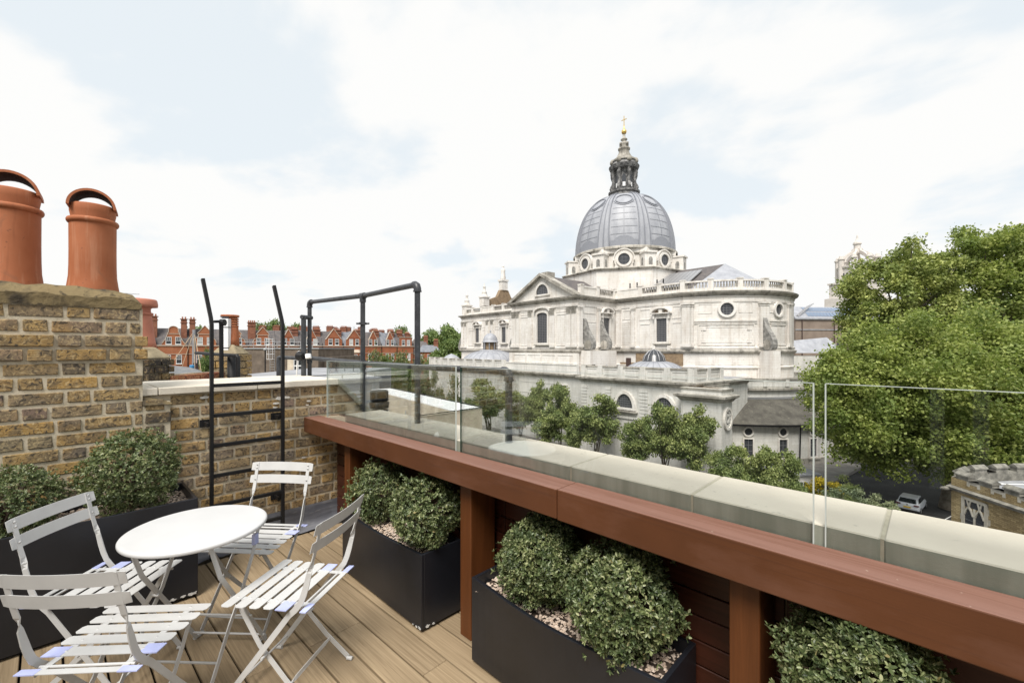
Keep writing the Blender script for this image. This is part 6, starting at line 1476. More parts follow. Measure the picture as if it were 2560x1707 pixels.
# ---- front gable with statue and obelisks, far left end
MB().solid([(-41.2, -6.5, CO), (-41.2, 6.5, CO), (-41.2, 5.8, 13.8), (-41.2, 2.5, 15.0), (-41.2, 1.4, 17.0), (-41.2, -1.4, 17.0), (-41.2, -2.5, 15.0), (-41.2, -5.8, 13.8)], (-1.2, 0, 0)).build('front_gable', M['rough_brick'], ch)
b = MB().box(-42.6, -41.0, -1.0, 1.0, 17.0, 19.6).box(-42.9, -40.8, -1.25, 1.25, 19.6, 20.1).build('statue_pedestal', M['stone'], ch)
MB().lathe([(0, 0), (0.75, 0.05), (0.85, 0.5), (0.7, 1.4), (0.62, 2.2), (0.72, 2.8), (0.55, 3.2), (0.25, 3.45), (0.28, 3.6), (0.36, 3.85), (0.30, 4.15), (0.1, 4.35), (0, 4.4)], 14, (-41.9, 0, 20.1), sx=0.8, sy=1.0).build('statue', M['stone'], b)
def obelisk(x, y, z, s=1.0):
    q = MB().box(x - 0.95 * s, x + 0.95 * s, y - 0.95 * s, y + 0.95 * s, z, z + 2.2 * s).box(x - 1.15 * s, x + 1.15 * s, y - 1.15 * s, y + 1.15 * s, z + 2.2 * s, z + 2.5 * s).build('pinnacle_base', M['stone'], ch)
    MB().lathe([(0.95 * s, 0), (0.85 * s, 0.3 * s), (0.6 * s, 1.0 * s), (0.72 * s, 1.15 * s), (0.35 * s, 1.5 * s), (0.3 * s, 2.4 * s), (0.45 * s, 2.6 * s), (0.18 * s, 2.9 * s), (0.15 * s, 3.3 * s), (0, 3.7 * s)], 12, (x, y, z + 2.5 * s)).build('pinnacle', M['stone'], q)
obelisk(-42.0, -12.6, CO + 0.4); obelisk(-41.6, -7.0, CO + 3.0, 1.05); obelisk(-41.6, 7.0, CO + 3.4, 1.0)
MB().box(-21, -17.5, -11.8, -10.5, CO + 0.3, CO + 3.6).build('roof_block', M['stone_w'], ch)

# ---- lower chapels along the flank
LB = -28.6
low = [(-46, -13), (-46, -22.0), (-34, -22.0), (-34, -25.6), (-9.9, -25.6), (-9.9, -26.0), (9.0, -26.0), (12.6, -26.0), (12.6, LB), (30.4, LB), (30.4, -13)]
MB().prism(low, B0, -4.15).build('chapel_wall', M['stone_l'], ch)
MB().sweep(low, [(0, -4.9), (0.15, -4.85), (0.3, -4.6), (0.62, -4.4), (0.66, -4.15), (0, -4.05)]).build('chapel_cornice', M['stone_w'], ch)
MB().prism([(x, y + 0.35) for x, y in low], -4.15, -4.1).build('chapel_roof', M['roof'], ch)
def lowparapet(path, z0, z1, step=3.4):
    for a, b in zip(path[:-1], path[1:]):
        Wl = Wall(a, b)
        q = MB(); slab(q, Wl, 0, Wl.len, z0, z1 - 0.2, -0.55, -0.15); q.build('parapet_panel', M['stone_l'], ch)
        q = MB(); slab(q, Wl, 0, Wl.len, z1 - 0.2, z1, -0.65, -0.05); q.build('parapet_coping', M['stone_w'], ch)
        n = max(1, round(Wl.len / step))
        for k in range(n + 1):
            u = min(max(Wl.len * k / n, 0.4), Wl.len - 0.4)
            if Wl.len < 1: continue
            q = MB(); slab(q, Wl, u - 0.42, u + 0.42, z0, z1 + 0.05, -0.6, 0.0); q.build('parapet_pier', M['stone_l'], ch)
            if k < n and Wl.len / n > 1.8:
                fu0, fu1 = u + 0.7, Wl.len * (k + 1) / n - 0.7
                W2 = Wl; b2 = MB(); 
                for (z_a, z_b) in ((z0 + 0.35, z0 + 0.43), (z1 - 0.5, z1 - 0.42)): slab(b2, W2, fu0, fu1, z_a, z_b, -0.15, -0.09)
                b2.build('panel_moulding', M['stone_l'], ch)
lowparapet([(-34, -25.6), (-9.9, -25.6)], -4.1, -2.2); lowparapet([(-46, -22.0), (-34, -22.0)], -4.1, -2.2)
lowparapet([(12.6, -26.0), (12.6, LB), (30.4, LB), (30.4, -20.6)], -4.1, -2.45)
L1 = XWall(LB); L0 = XWall(-26.0); L2 = XWall(-25.6)
window(L1, 19.2, 21.9, -8.1, -6.2, 1.0, None, (7, 5), 0.3, wf=0.42, sill=True); window(L1, 25.1, 27.9, -8.1, -6.2, 1.0, None, (7, 5), 0.3, wf=0.42)
for u0, u1 in ((17.2, 18.2), (22.9, 24.1), (28.9, 30.3), (12.7, 13.8)):
    b = MB()
    for k in range(16): slab(b, L1, u0, u1, -5.45 - 0.46 * k - 0.38, -5.45 - 0.46 * k, 0, 0.16)
    b.build('rusticated_pier', M['stone_l'], ch)
b = MB(); slab(b, L1, 12.6, 30.4, -9.6, -9.35, 0, 0.15); b.build('string_course', M['stone_l'], ch)
for a, b_2 in ((-8.6, -5.6), (-4.8, 0.2), (1.0, 4.5)): frame(L0, a, b_2, -7.9, -5.9, 0.1, 0.06, 'stone_l'); frame(L0, a, b_2, -12.5, -8.6, 0.1, 0.06, 'stone_l')
window(L0, 5.9, 7.3, -8.0, -6.1, 0, None, (2, 3), 0.15, wf=0.25, sill=False)
for a in (-32, -27, -22, -17, -12):
    frame(L2, a, a + 1.9, -8.0, -6.0, 0.1, 0.06, 'stone_l'); b = MB()
    for k in range(9): slab(b, L2, a, a + 1.9, -8.6 - 0.55 * k - 0.44, -8.6 - 0.55 * k, 0, 0.1)
    b.build('rusticated_band', M['stone_l'], ch)
    frame(L2, a + 2.5, a + 4.4, -13, -6.0, 0.1, 0.05, 'stone_l')
# corner block at the right of the chapels
cbk = [(29.6, -20.5), (29.6, -30.2), (34.4, -30.2), (34.4, -27.5), (31.0, -26.8), (31.0, -20.5)]
MB().prism(cbk, B0, -4.7).build('corner_chapel', M['stone_l'], ch)
MB().sweep(cbk, [(0, -6.1), (0.15, -6.0), (0.3, -5.75), (0.65, -5.55), (0.68, -5.3), (0, -5.2)]).build('chapel_cornice', M['stone_w'], ch)
MB().sweep(cbk, [(0.1, -4.75), (0.14, -4.55), (-0.5, -4.5), (-0.5, -4.75)]).build('parapet_coping', M['stone_w'], ch)
MB().prism([(30.2, -27.3), (30.2, -29.7), (33.9, -29.7), (33.9, -27.7)], -4.69, -4.66).build('chapel_roof', M['rough_brick'], ch)
CW = Wall((34.4, -30.2), (34.4, -27.5))
window(CW, 1.35 - 0.75, 1.35 + 0.75, -8.9, -6.9, 0, None, (0, 0), 0.25, name='medallion', sill=False, wf=0.3, round_=True)
b = MB()
for rr_ in (0.35, 0.7):
    for k in range(12): a = 2 * math.pi * k / 12; slab(b, CW, 1.35 + rr_ * math.cos(a) - 0.1, 1.35 + rr_ * math.cos(a) + 0.1, -7.9 + rr_ * 1.2 * math.sin(a) - 0.12, -7.9 + rr_ * 1.2 * math.sin(a) + 0.12, 0, 0.16)
b.build('medallion_carving', M['stone_l'], ch)
MB().tube([(29.3, LB - 0.2, B0), (29.3, LB - 0.2, -6.3)], 0.12, 8).build('downpipe', M['lead'], ch)
# ambulatory below the apse: parapet, curved slate roof and rotunda wall
def ring_pts(r_, a0=-84, a1=60, n=28): return [(CXA + r_ * math.cos(R(a0 + (a1 - a0) * k / n)), r_ * math.sin(R(a0 + (a1 - a0) * k / n))) for k in range(n + 1)]
def ringwall(r0, r1, z0, z1, name, mat, a0=-84, a1=60, z0b=None, z1b=None):
    A_, B_ = ring_pts(r0, a0, a1), ring_pts(r1, a0, a1); n = len(A_); vs = []
    for (ax, ay), (bx_, by) in zip(A_, B_): vs += [(ax, ay, z0), (bx_, by, z0b if z0b is not None else z0), (bx_, by, z1b if z1b is not None else z1), (ax, ay, z1)]
    b = MB(); b.add(vs, [(i * 4 + c, i * 4 + (c + 1) % 4, i * 4 + 4 + (c + 1) % 4, i * 4 + 4 + c) for i in range(n - 1) for c in range(4)] + [(0, 1, 2, 3), tuple(range(4 * n - 4, 4 * n))]); return b.build(name, M[mat], ch)
ringwall(13.6, 17.2, B0, -5.55, 'ambulatory_wall', 'stone_l'); ringwall(16.75, 17.25, -5.55, -4.55, 'parapet_panel', 'stone_l'); ringwall(16.65, 17.4, -4.55, -4.3, 'parapet_coping', 'stone_w')
ringwall(17.2, 17.7, -6.0, -5.7, 'ambulatory_cornice', 'stone_w'); 
for k in range(10):
    a = -62 + 12 * k; ringwall(17.2, 17.4, -5.5, -4.56, 'parapet_pier', 'stone_l', a, a + 2)
M['slate_m'] = mottled('mossy_slate', (0.07, 0.065, 0.057), (0.125, 0.117, 0.10), 0.7, 0.8, 0.2, 0.01, 0.2, world=False, c3=(0.17, 0.16, 0.13), s3=3)
ringwall(17.15, 22.4, -10.6, -7.15, 'rotunda_roof', 'slate_m', z0b=-10.4, z1b=-10.15)
ringwall(17.2, 17.5, -7.3, -7.0, 'lead_flashing', 'alu')
ringwall(17.2, 21.6, B0, -10.35, 'rotunda_wall', 'stone_l'); ringwall(22.3, 22.55, -10.4, -10.18, 'gutter', 'black'); ringwall(21.6, 21.9, B0, B0 + 1.1, 'rotunda_plinth', 'stone_w')
RW = ArcWall(CXA, 21.6)
for deg in (-62, -50, -38, -26, -14, -2, 10):
    u = R(deg + 90) * 21.6
    window(RW, u - 0.5, u + 0.5, -11.75, -10.75, 0, None, (0, 0), 0.2, name='round_window', sill=False, wf=0.2, round_=True)
    window(RW, u - 0.55, u + 0.55, -14.7, -12.25, 0, None, (1, 2), 0.2, sill=True, wf=0.15)
for deg in (-56, -32, -8): MB().tube([(CXA + 21.8 * math.cos(R(deg)), 21.8 * math.sin(R(deg)), B0), (CXA + 22.0 * math.cos(R(deg)), 22.0 * math.sin(R(deg)), -10.3)], 0.09, 6).build('downpipe', M['black'], ch)
# small domes on the chapel roofs
def small_dome(x, y, r_, z, lant):
    pr = [(r_ * math.cos(a), z + r_ * 0.42 * math.sin(a)) for a in np.linspace(0, R(68), 10)]
    q = MB().lathe([(r_ + 0.1, z - 1.4), (r_ + 0.1, z)] + pr, 40).build('chapel_dome', M['leadroof'], ch, (x, y, 0))
    b = MB()
    for k in range(24):
        a = 2 * math.pi * k / 24; b.tube([((r1 + 0.03) * math.cos(a), (r1 + 0.03) * math.sin(a), zz_) for r1, zz_ in pr], 0.045, 4)
    b.build('dome_seam', M['leadseam'], q)
    zt4 = pr[-1][1]; r2_ = pr[-1][0]
    if lant:
        MB().lathe([(r2_ + 0.1, zt4), (r2_, zt4 + 0.25)], 16, smooth=False).build('lantern_base', M['leadroof'], q)
        b = MB()
        for k in range(8): a = 2 * math.pi * k / 8; b.box(0, 0, 0, 0, 0, 0) if False else b.tube([(1.55 * math.cos(a), 1.55 * math.sin(a), zt4 + 0.2), (1.55 * math.cos(a), 1.55 * math.sin(a), zt4 + 2.0)], 0.16, 4)
        b.build('lantern_post', M['leadseam'], q); MB().lathe([(1.3, zt4 + 0.1), (1.3, zt4 + 1.95)], 16).build('lantern_glazing', M['rough_brick'], q)
        MB().lathe([(1.85, zt4 + 1.95), (1.85, zt4 + 2.15)] + [(1.7 * math.cos(a), zt4 + 2.15 + 1.9 * math.sin(a)) for a in np.linspace(0, R(88), 9)] + [(0.12, zt4 + 4.3), (0.2, zt4 + 4.5), (0, zt4 + 4.8)], 24).build('lantern_dome', M['leadroof'], q)
    else:
        MB().lathe([(r2_ + 0.15, zt4), (r2_ + 0.05, zt4 + 0.15), (r2_ * 0.9, zt4 + 0.8), (r2_ * 0.5, zt4 + 1.5), (0.05, zt4 + 1.75)], 20).build('glazed_lantern', M['chglass'], q)
        b = MB()
        for k in range(12): a = 2 * math.pi * k / 12; b.tube([(r1 * math.cos(a), r1 * math.sin(a), zz_) for r1, zz_ in ((r2_ + 0.1, zt4 + 0.1), (r2_ * 0.93, zt4 + 0.8), (r2_ * 0.53, zt4 + 1.52), (0.05, zt4 + 1.8))], 0.05, 4)
        b.build('lantern_rib', M['alu'], q)
small_dome(-23.0, -19.0, 6.3, -2.9, True); small_dome(19.8, -20.2, 4.2, -2.9 - 0.6, False); small_dome(-37.5, -19.5, 2.3, -2.6, False) if False else MB().lathe([(2.2, -3.0), (2.0, -2.3), (1.3, -1.7), (0.3, -1.3), (0, -1.2)], 20, (-36.5, -21.0, 0)).build('chapel_dome', M['leadroof'], ch)
b = MB()
for x in (11.5, 14.0):
    for dx in (-0.9, 0, 0.9): b.tube([(x + dx, -21 - 0.6, -4.1), (x, -21, -2.6)], 0.04, 4); b.tube([(x + dx, -20.4, -4.1), (x, -21, -2.6)], 0.04, 4)
    b.tube([(x - 0.9, -21.6, -4.0), (x + 0.9, -21.6, -4.0)], 0.04, 4)
b.build('roof_frame', M['alu'], ch)
# ================================================================== GROUND, ROADS
M['asphalt'] = mottled('asphalt', (0.028, 0.028, 0.03), (0.045, 0.045, 0.045), 0.5, 0.9, 0.2, 0.01, 0.2, c3=(0.09, 0.085, 0.08), s3=6)  # base colour darkened to carry the deep shade under the trees
M['paving'] = mottled('grey_paving', (0.17, 0.16, 0.15), (0.24, 0.23, 0.21), 0.9, 0.9, 0.2, 0.01, 0.2)
M['earth'] = mottled('town_ground', (0.09, 0.10, 0.07), (0.14, 0.14, 0.12), 0.05, 0.95, 0, 0.01, 0.1)
q = MB().add([(-2500, -2500, GROUND - 0.02), (2500, -2500, GROUND - 0.02), (2500, 2500, GROUND - 0.02), (-2500, 2500, GROUND - 0.02)], [(0, 1, 2, 3)]).build('ground', M['earth']); q['kind'] = 'structure'
def chw(x, y, z=GROUND):
    c, s_ = math.cos(TH), math.sin(TH); return Vector((CHP.x + x * c - y * s_, CHP.y + x * s_ + y * c, z))
def strip(name, x0, x1, y0, y1, z, mat, h=0.0):
    b = MB(); pts = [chw(x0, y0), chw(x1, y0), chw(x1, y1), chw(x0, y1)]; b.prism([(p.x, p.y) for p in pts], z - 0.3, z); o = b.build(name, M[mat]); o['kind'] = 'structure'; return o
strip('road', -150, 110, -62, -36, GROUND + 0.0, 'asphalt'); strip('pavement', -150, 40, -36, -31.5, GROUND + 0.12, 'paving')
strip('forecourt', 40, 110, -36, 60, GROUND + 0.0, 'asphalt'); strip('churchyard', -60, 39.95, -31.45, 40, GROUND + 0.05, 'paving')
M['linepaint'] = plain('white_road_paint', (0.7, 0.7, 0.68), 0.7)
for k in range(6):
    p_ = W(38.5 + 2.5 * k * 0.35 + 3.0, 41.0 - 2.5 * k, GROUND + 0.006); b = MB().box(-0.05, 0.05, -2.2, 2.2, 0, 0.004); o = b.build('bay_marking', M['linepaint'], None, p_, (0, 0, HEAD - R(60))); o['kind'] = 'structure'

# ================================================================== LOW CRENELLATED BRICK BUILDING, bottom right
M['yb'] = m_far_brick('yellow_gault_brick', (0.34, 0.26, 0.14), (0.48, 0.38, 0.21), True); M['lime_st'] = mottled('worn_limestone', (0.40, 0.37, 0.31), (0.56, 0.53, 0.46), 3, 0.9, 0.4, 0.01, 0.2, world=False, c3=(0.20, 0.19, 0.17), s3=10)
M['lime_dk'] = mottled('lichened_coping', (0.13, 0.125, 0.11), (0.28, 0.265, 0.23), 3, 0.95, 0.5, 0.01, 0.2, world=False, c3=(0.10, 0.10, 0.09), s3=10)
kb = thing('crenellated_hall', 'low yellow brick gothic hall with crenellated stone parapet, bottom right', 'building', W(24.4, 24.0, GROUND), HEAD)
KT = 9.25; fp = [(0, 0), (-0.9, -17), (16, -17), (16, 1.3), (4.5, 1.3), (1.6, 0.9)]
def inset(poly, d):
    n = len(poly); P_ = [Vector(p) for p in poly]; r_ = []
    for i in range(n):
        d1 = (P_[i] - P_[i - 1]).normalized(); d2 = (P_[(i + 1) % n] - P_[i]).normalized(); n1 = Vector((-d1.y, d1.x)); n2 = Vector((-d2.y, d2.x)); m_ = n1 + n2; r_.append(P_[i] + m_ * d / m_.dot(n1))
    return [(p.x, p.y) for p in r_]
MB().prism(fp, 0, KT - 1.0).build('wall', M['yb'], kb)
MB().prism(inset(fp, 0.42), KT - 0.99, KT - 0.86).build('flat_roof', M['roof'], kb)
fpr = fp[::1]
MB().sweep(fpr, [(0.0, KT - 1.1), (0.14, KT - 1.05), (0.20, KT - 0.9), (0.02, KT - 0.82), (0, KT - 0.82)], True).build('string_course', M['lime_dk'], kb)
for a, b in zip(fp, fp[1:] + fp[:1]):
    Wl = Wall(a, b); q = MB(); slab(q, Wl, 0, Wl.len, KT - 0.98, KT - 0.38, -0.34, -0.001); q.add([Wl(0, KT - 0.98, -0.34), Wl(Wl.len, KT - 0.98, -0.34), Wl(Wl.len, KT - 0.38, -0.34), Wl(0, KT - 0.38, -0.34)], [(0, 1, 2, 3)]); q.build('parapet', M['yb'] if a == fp[0] else M['lime_dk'], kb)
    n = max(1, round(Wl.len / 1.25)); 
    for k in range(n):
        u0, u1 = Wl.len * (k + 0.22) / n, Wl.len * (k + 0.78) / n
        if Wl.len < 1.0: continue
        q = MB(); cpv = [(0.05, KT - 0.10), (-0.17, KT + 0.06), (-0.39, KT - 0.10), (-0.39, KT - 0.17), (0.05, KT - 0.17)]
        q.add([Wl(u0, KT - 0.379, -0.002), Wl(u1, KT - 0.379, -0.002), Wl(u1, KT - 0.17, -0.002), Wl(u0, KT - 0.17, -0.002), Wl(u0, KT - 0.379, -0.34), Wl(u1, KT - 0.379, -0.34), Wl(u1, KT - 0.17, -0.34), Wl(u0, KT - 0.17, -0.34)], [(0, 1, 2, 3), (4, 7, 6, 5), (0, 3, 7, 4), (1, 5, 6, 2)])
        q.add([Wl(u0 - 0.04, z, o) for o, z in cpv] + [Wl(u1 + 0.04, z, o) for o, z in cpv], [(0, 1, 2, 3, 4), (9, 8, 7, 6, 5)] + [(i, (i + 1) % 5, 5 + (i + 1) % 5, 5 + i) for i in range(5)])
        q.build('merlon', M['lime_dk'], kb)
        ub, ue = Wl.len * (k + 0.82) / n, Wl.len * (k + 1.18) / n
        if ue < Wl.len: q = MB(); slab(q, Wl, ub, ue, KT - 0.378, KT - 0.32, -0.38, 0.04); q.add([Wl(ub, KT - 0.32, 0.04), Wl(ue, KT - 0.32, 0.04), Wl(ue, KT - 0.32, -0.38), Wl(ub, KT - 0.32, -0.38)], [(0, 1, 2, 3)]); q.build('embrasure_coping', M['lime_dk'], kb)
        q = MB(); um = (ub + ue) / 2
        if ue < Wl.len:
            for uu in (um - 0.34, um + 0.20): slab(q, Wl, uu, uu + 0.15, KT - 0.62, KT - 0.379, 0, 0.012)
            slab(q, Wl, um - 0.34, um + 0.35, KT - 0.50, KT - 0.379, 0, 0.014); q.build('stone_quoin', M['lime_st'], kb)
KW = Wall(fp[0], fp[1])
def ogee_window(u0):
    z0, z1 = KT - 4.0, KT - 1.22; b = MB(); o_ = 0.06
    slab(b, KW, u0, u0 + 0.16, z0, z1, 0, o_); slab(b, KW, u0 + 1.19, u0 + 1.35, z0, z1, 0, o_); slab(b, KW, u0, u0 + 1.35, z1 - 0.14, z1, 0, o_ + 0.002); slab(b, KW, u0 + 0.63, u0 + 0.72, z0, z1 - 0.5, 0, o_ - 0.01); slab(b, KW, u0 - 0.08, u0 + 1.43, z0 - 0.16, z0, 0, 0.12)
    for s_ in range(5): slab(b, KW, u0 - (0.10 if s_ % 2 else 0.04), u0 + 0.01, z0 + 0.5 * s_, z0 + 0.5 * s_ + 0.3, 0, 0.015); slab(b, KW, u0 + 1.34, u0 + 1.35 + (0.10 if s_ % 2 else 0.04), z0 + 0.5 * s_ + 0.2, z0 + 0.5 * s_ + 0.5, 0, 0.015)
    w_ = b.build('stone_tracery', M['lime_st'], kb)
    for c in (u0 + 0.395, u0 + 0.955):
        hw = 0.235; pts = [(c - hw, z0), (c + hw, z0), (c + hw, z1 - 0.95), (c + hw * 0.55, z1 - 0.68), (c, z1 - 0.5), (c - hw * 0.55, z1 - 0.68), (c - hw, z1 - 0.95)]
        q = MB(); q.add([KW(u, z, 0.015) for u, z in pts], [tuple(range(7))]); p2 = q.build('lancet_pane', M['chglass'], w_)
        q = MB()
        for (ua, za), (ub, zb) in zip(pts[2:-1], pts[3:]): q.bar([KW(ua, za + 0.03, 0.035), KW(ub, zb + 0.03, 0.035)], 0.09, 0.07, KW.n.to_3d())
        q.bar([KW(c, z1 - 0.48, 0.035), KW(c - 0.10, z1 - 0.14, 0.035)], 0.05, 0.06, KW.n.to_3d()); q.bar([KW(c, z1 - 0.48, 0.035), KW(c + 0.10, z1 - 0.14, 0.035)], 0.05, 0.06, KW.n.to_3d()); q.build('cusped_head', M['lime_st'], w_)
    q = MB(); pts = [(u0 + 0.16, z1 - 0.5), (u0 + 1.19, z1 - 0.5), (u0 + 1.19, z1 - 0.14), (u0 + 0.16, z1 - 0.14)]; q.add([KW(u, z, 0.012) for u, z in pts], [(0, 1, 2, 3)]); q.build('tracery_void', M['chglass'], w_)
    q = MB()
    for k in range(9): slab(q, KW, u0 + 0.16, u0 + 1.19, z0 + 0.2 * k, z0 + 0.2 * k + 0.012, 0.0, 0.022)
    q.build('window_leading', M['grille'], w_)
ogee_window(0.62); ogee_window(6.2)
pu = 4.55
MB().tube([KW(pu, 0, 0.12), KW(pu, KT - 1.5, 0.12)], 0.055, 8).build('downpipe', M['black'], kb); b = MB(); slab(b, KW, pu - 0.17, pu + 0.17, KT - 1.5, KT - 1.1, 0.0, 0.3); b.build('hopper_head', M['black'], kb)
b = MB().tube([(-0.5, 0.1, KT - 1.02), (-0.3, 0.06, KT - 1.05), (0.0, 0, KT - 1.0)], 0.1, 6, rs=[0.06, 0.12, 0.14]); b.build('gargoyle', M['lime_dk'], kb)
b = MB()
for a, c in (((0.8, -1.2), (2.6, -3.2)), ((1.2, 0.2), (9, -0.6)), ((1.0, -2.6), (9, -1.2)), ((3.0, 0.4), (2.8, -4)), ((4.5, 0.4), (7, -5)), ((6, 0.2), (3.5, -3.5))): b.tube([(*a, KT - 0.80), (*c, KT - 0.80)], 0.025, 4)
b.build('roof_cable', M['white_cap'], kb)
qn = W(24.05, 22.6, GROUND); KP = KW(1.0, 0, 0.5)
ur = thing('stone_finial', 'small stone urn finial in front of the gothic window of the crenellated hall', 'finial', kb.matrix_basis @ Vector((KP[0] - 0.1, KP[1] + 0.35, 0)))
hu = 5.1
MB().lathe([(0.35, 0), (0.35, 0.5), (0.2, 0.6), (0.17, hu - 0.6), (0.22, hu - 0.5), (0.20, hu - 0.25), (0.10, hu - 0.2), (0.25, hu - 0.02), (0.28, hu + 0.08), (0.18, hu + 0.2), (0, hu + 0.32)], 14).build('finial_shaft', M['lime_dk'], ur)

# ================================================================== MUSEUM BUILDINGS far right
M['va_brick'] = mottled('dull_red_brown_brick', (0.21, 0.165, 0.135), (0.28, 0.225, 0.185), 0.4, 0.9, 0.1, 0.02, 0.2, world=False)
m, t, p = new_mat('blue_skylight'); p.inputs['Base Color'].default_value = (0.19, 0.24, 0.33, 1); setp(p, 0.25, 0, 0.6); M['skyl'] = m
vq = at(1989, 872, 118); va = thing('museum_range', 'brown brick museum range with blue glazed roof between church and trees', 'building', (vq.x, vq.y, GROUND), HEAD + R(6))
ez = 1.56 + 77 / 1080 * 118 - GROUND; tzv = 1.56 + 112 / 1080 * 118 - GROUND
MB().box(0, 30, 0, 16, 0, ez).build('wall', M['va_brick'], va); MB().box(-0.3, 30, -0.35, 0.1, ez - 0.4, ez).box(-0.1, 30, -0.15, 0.05, ez - 3.3, ez - 3.0).build('cornice', M['roof'], va)
rp2 = [(0, ez + 0.01), (1.6, ez + 1.8), (4.2, tzv - 0.4), (7, tzv), (9, tzv), (16, ez + 0.01)]
MB().solid([(0.0, y, z) for y, z in rp2], (30, 0, 0)).build('barrel_roof', M['leadroof'], va)
def onroof(f_):
    y0, z0_, y1, z1_ = 0.5, ez + 0.62, 3.9, tzv - 0.55; return y0 + (y1 - y0) * f_, z0_ + (z1_ - z0_) * f_
for r0, r1 in ((0.06, 0.45), (0.52, 0.86)):
    for k in range(16):
        x = 4.0 + k * 1.0 + r0 * 1.2; ya, za = (0.45, ez + 0.5) if r0 < 0.3 else (1.9, ez + 2.0); yb, zb = (1.5, ez + 1.69) if r0 < 0.3 else (3.9, tzv - 0.62)
        MB().add([(x, ya - 0.08, za + 0.08), (x + 0.86, ya - 0.08, za + 0.08), (x + 0.86, yb - 0.08, zb + 0.1), (x, yb - 0.08, zb + 0.1)], [(0, 1, 2, 3)]).build('skylight_pane', M['skyl'], va)
for x in (4.6, 13.4, 22): 
    q = MB(); pts = [(x - 1.1, ez - 8), (x + 1.1, ez - 8)] + [(x + 1.1 * math.cos(a), ez - 7.2 + 1.1 * math.sin(a)) for a in np.linspace(0, math.pi, 9)]; q.solid([(u, -0.02, z) for u, z in pts], (0, -0.05, 0)); q.build('arched_window', M['chglass'], va)
for x in (1.8, 11.4): MB().tube([(x, -0.2, 0), (x, -0.2, ez - 0.4)], 0.12, 5).build('downpipe', M['rust'], va)
b = MB()
for k in range(9): b.tube([(0.4 + k * 0.62, 0.5 + 0.25 * k, ez + 0.6 + 0.35 * k), (1.7 + k * 0.72, 0.2 + 0.28 * k, ez + 0.95 + 0.42 * k)], 0.12, 4); b.tube([(1.0 + k * 0.6, 0.4 + 0.25 * k, ez + 1.1 + 0.32 * k), (1.1 + k * 0.65, 0.1 + 0.3 * k, ez + 0.5 + 0.36 * k)], 0.09, 4)
b.build('access_gantry', M['alu'], va)
lw = thing('grey_gabled_roof', 'small grey lead roof tucked between church apse and big tree', 'roof', at(2012, 872, 95), HEAD)
OLz = GROUND - 1.56
MB().box(-3, 8, 0, 6, OLz, -0.6 - 1.56 + 0.6).build('wall', M['stone_l'], lw); MB().hexa([(-3.2, -0.2, -0.9), (9, -0.2, -0.9), (9, 6, -0.9), (-3.2, 6, -0.9)], [(-0.5, 3, 1.9), (7, 3, 2.6), (7, 3.2, 2.6), (-0.5, 3.2, 1.9)]).build('roof', M['leadroof'], lw)
tq = at(2143, 872, 185); k_ = 185 / 1080
tw = thing('crown_tower', 'distant pale stone museum tower with open crown and lantern behind the trees', 'tower', (tq.x, tq.y, GROUND), HEAD + R(20))
zc2 = lambda py: 1.56 + (872 - py) * k_ - GROUND
M['tower'] = mottled('hazy_pale_stone', (0.55, 0.51, 0.47), (0.64, 0.60, 0.56), 0.4, 0.9, 0, 0.01, 0.2, world=False, c3=(0.42, 0.38, 0.34), s3=2)
MB().box(-8.2, 8.2, -8.2, 8.2, 0, zc2(745)).box(-7.0, 7.0, -7.0, 7.0, zc2(745), zc2(708)).box(-7.5, 7.5, -7.5, 7.5, zc2(710), zc2(706)).box(-7.4, 7.4, -7.4, 7.4, zc2(748), zc2(744)).build('tower_shaft', M['tower'], tw)
oc = [(6.9 * math.cos(R(22.5 + 45 * k)), 6.9 * math.sin(R(22.5 + 45 * k))) for k in range(8)]
MB().prism(oc, zc2(706), zc2(668)).build('belfry', M['tower'], tw); MB().sweep(oc, [(0, zc2(672)), (0.5, zc2(671)), (0.6, zc2(667)), (0, zc2(666))], True).build('belfry_cornice', M['tower'], tw)
for k in range(8):
    a = R(45 * k); c, s_ = math.cos(a), math.sin(a); b = MB(); r_ = 6.9 * math.cos(R(22.5)) + 0.02
    for t_ in (-1.5, 0, 1.5): b.solid([(r_ * c - (t_ + d) * s_, r_ * s_ + (t_ + d) * c, z) for d, z in ((-0.42, zc2(698)), (0.42, zc2(698)), (0.42, zc2(684)), (-0.42, zc2(684)))], (0.06 * c, 0.06 * s_, 0))
    b.build('belfry_opening', M['chglass'], tw)
    a = R(22.5 + 45 * k); x, y = 6.7 * math.cos(a), 6.7 * math.sin(a)
    MB().lathe([(1.05, zc2(745)), (1.05, zc2(650)), (1.35, zc2(650)), (1.35, zc2(647)), (0.9, zc2(646)), (0.7, zc2(641)), (0.0, zc2(636))], 8, (x, y, 0), smooth=False).build('turret', M['tower'], tw)
    pts = [(6.6, zc2(668)), (6.3, zc2(655)), (5.2, zc2(645)), (3.6, zc2(637)), (1.7, zc2(631)), (1.2, zc2(624))]
    MB().bar([(r2 * math.cos(a), r2 * math.sin(a), z) for r2, z in pts], 0.8, 1.3, (-math.sin(a), math.cos(a), 0)).build('crown_rib', M['tower'], tw)
MB().lathe([(1.7, zc2(634)), (1.8, zc2(628)), (1.3, zc2(626)), (1.2, zc2(612)), (1.6, zc2(611)), (1.5, zc2(607)), (0.8, zc2(602)), (0.4, zc2(597)), (0.25, zc2(590)), (0, zc2(586))], 10, smooth=False).build('lantern', M['tower'], tw)

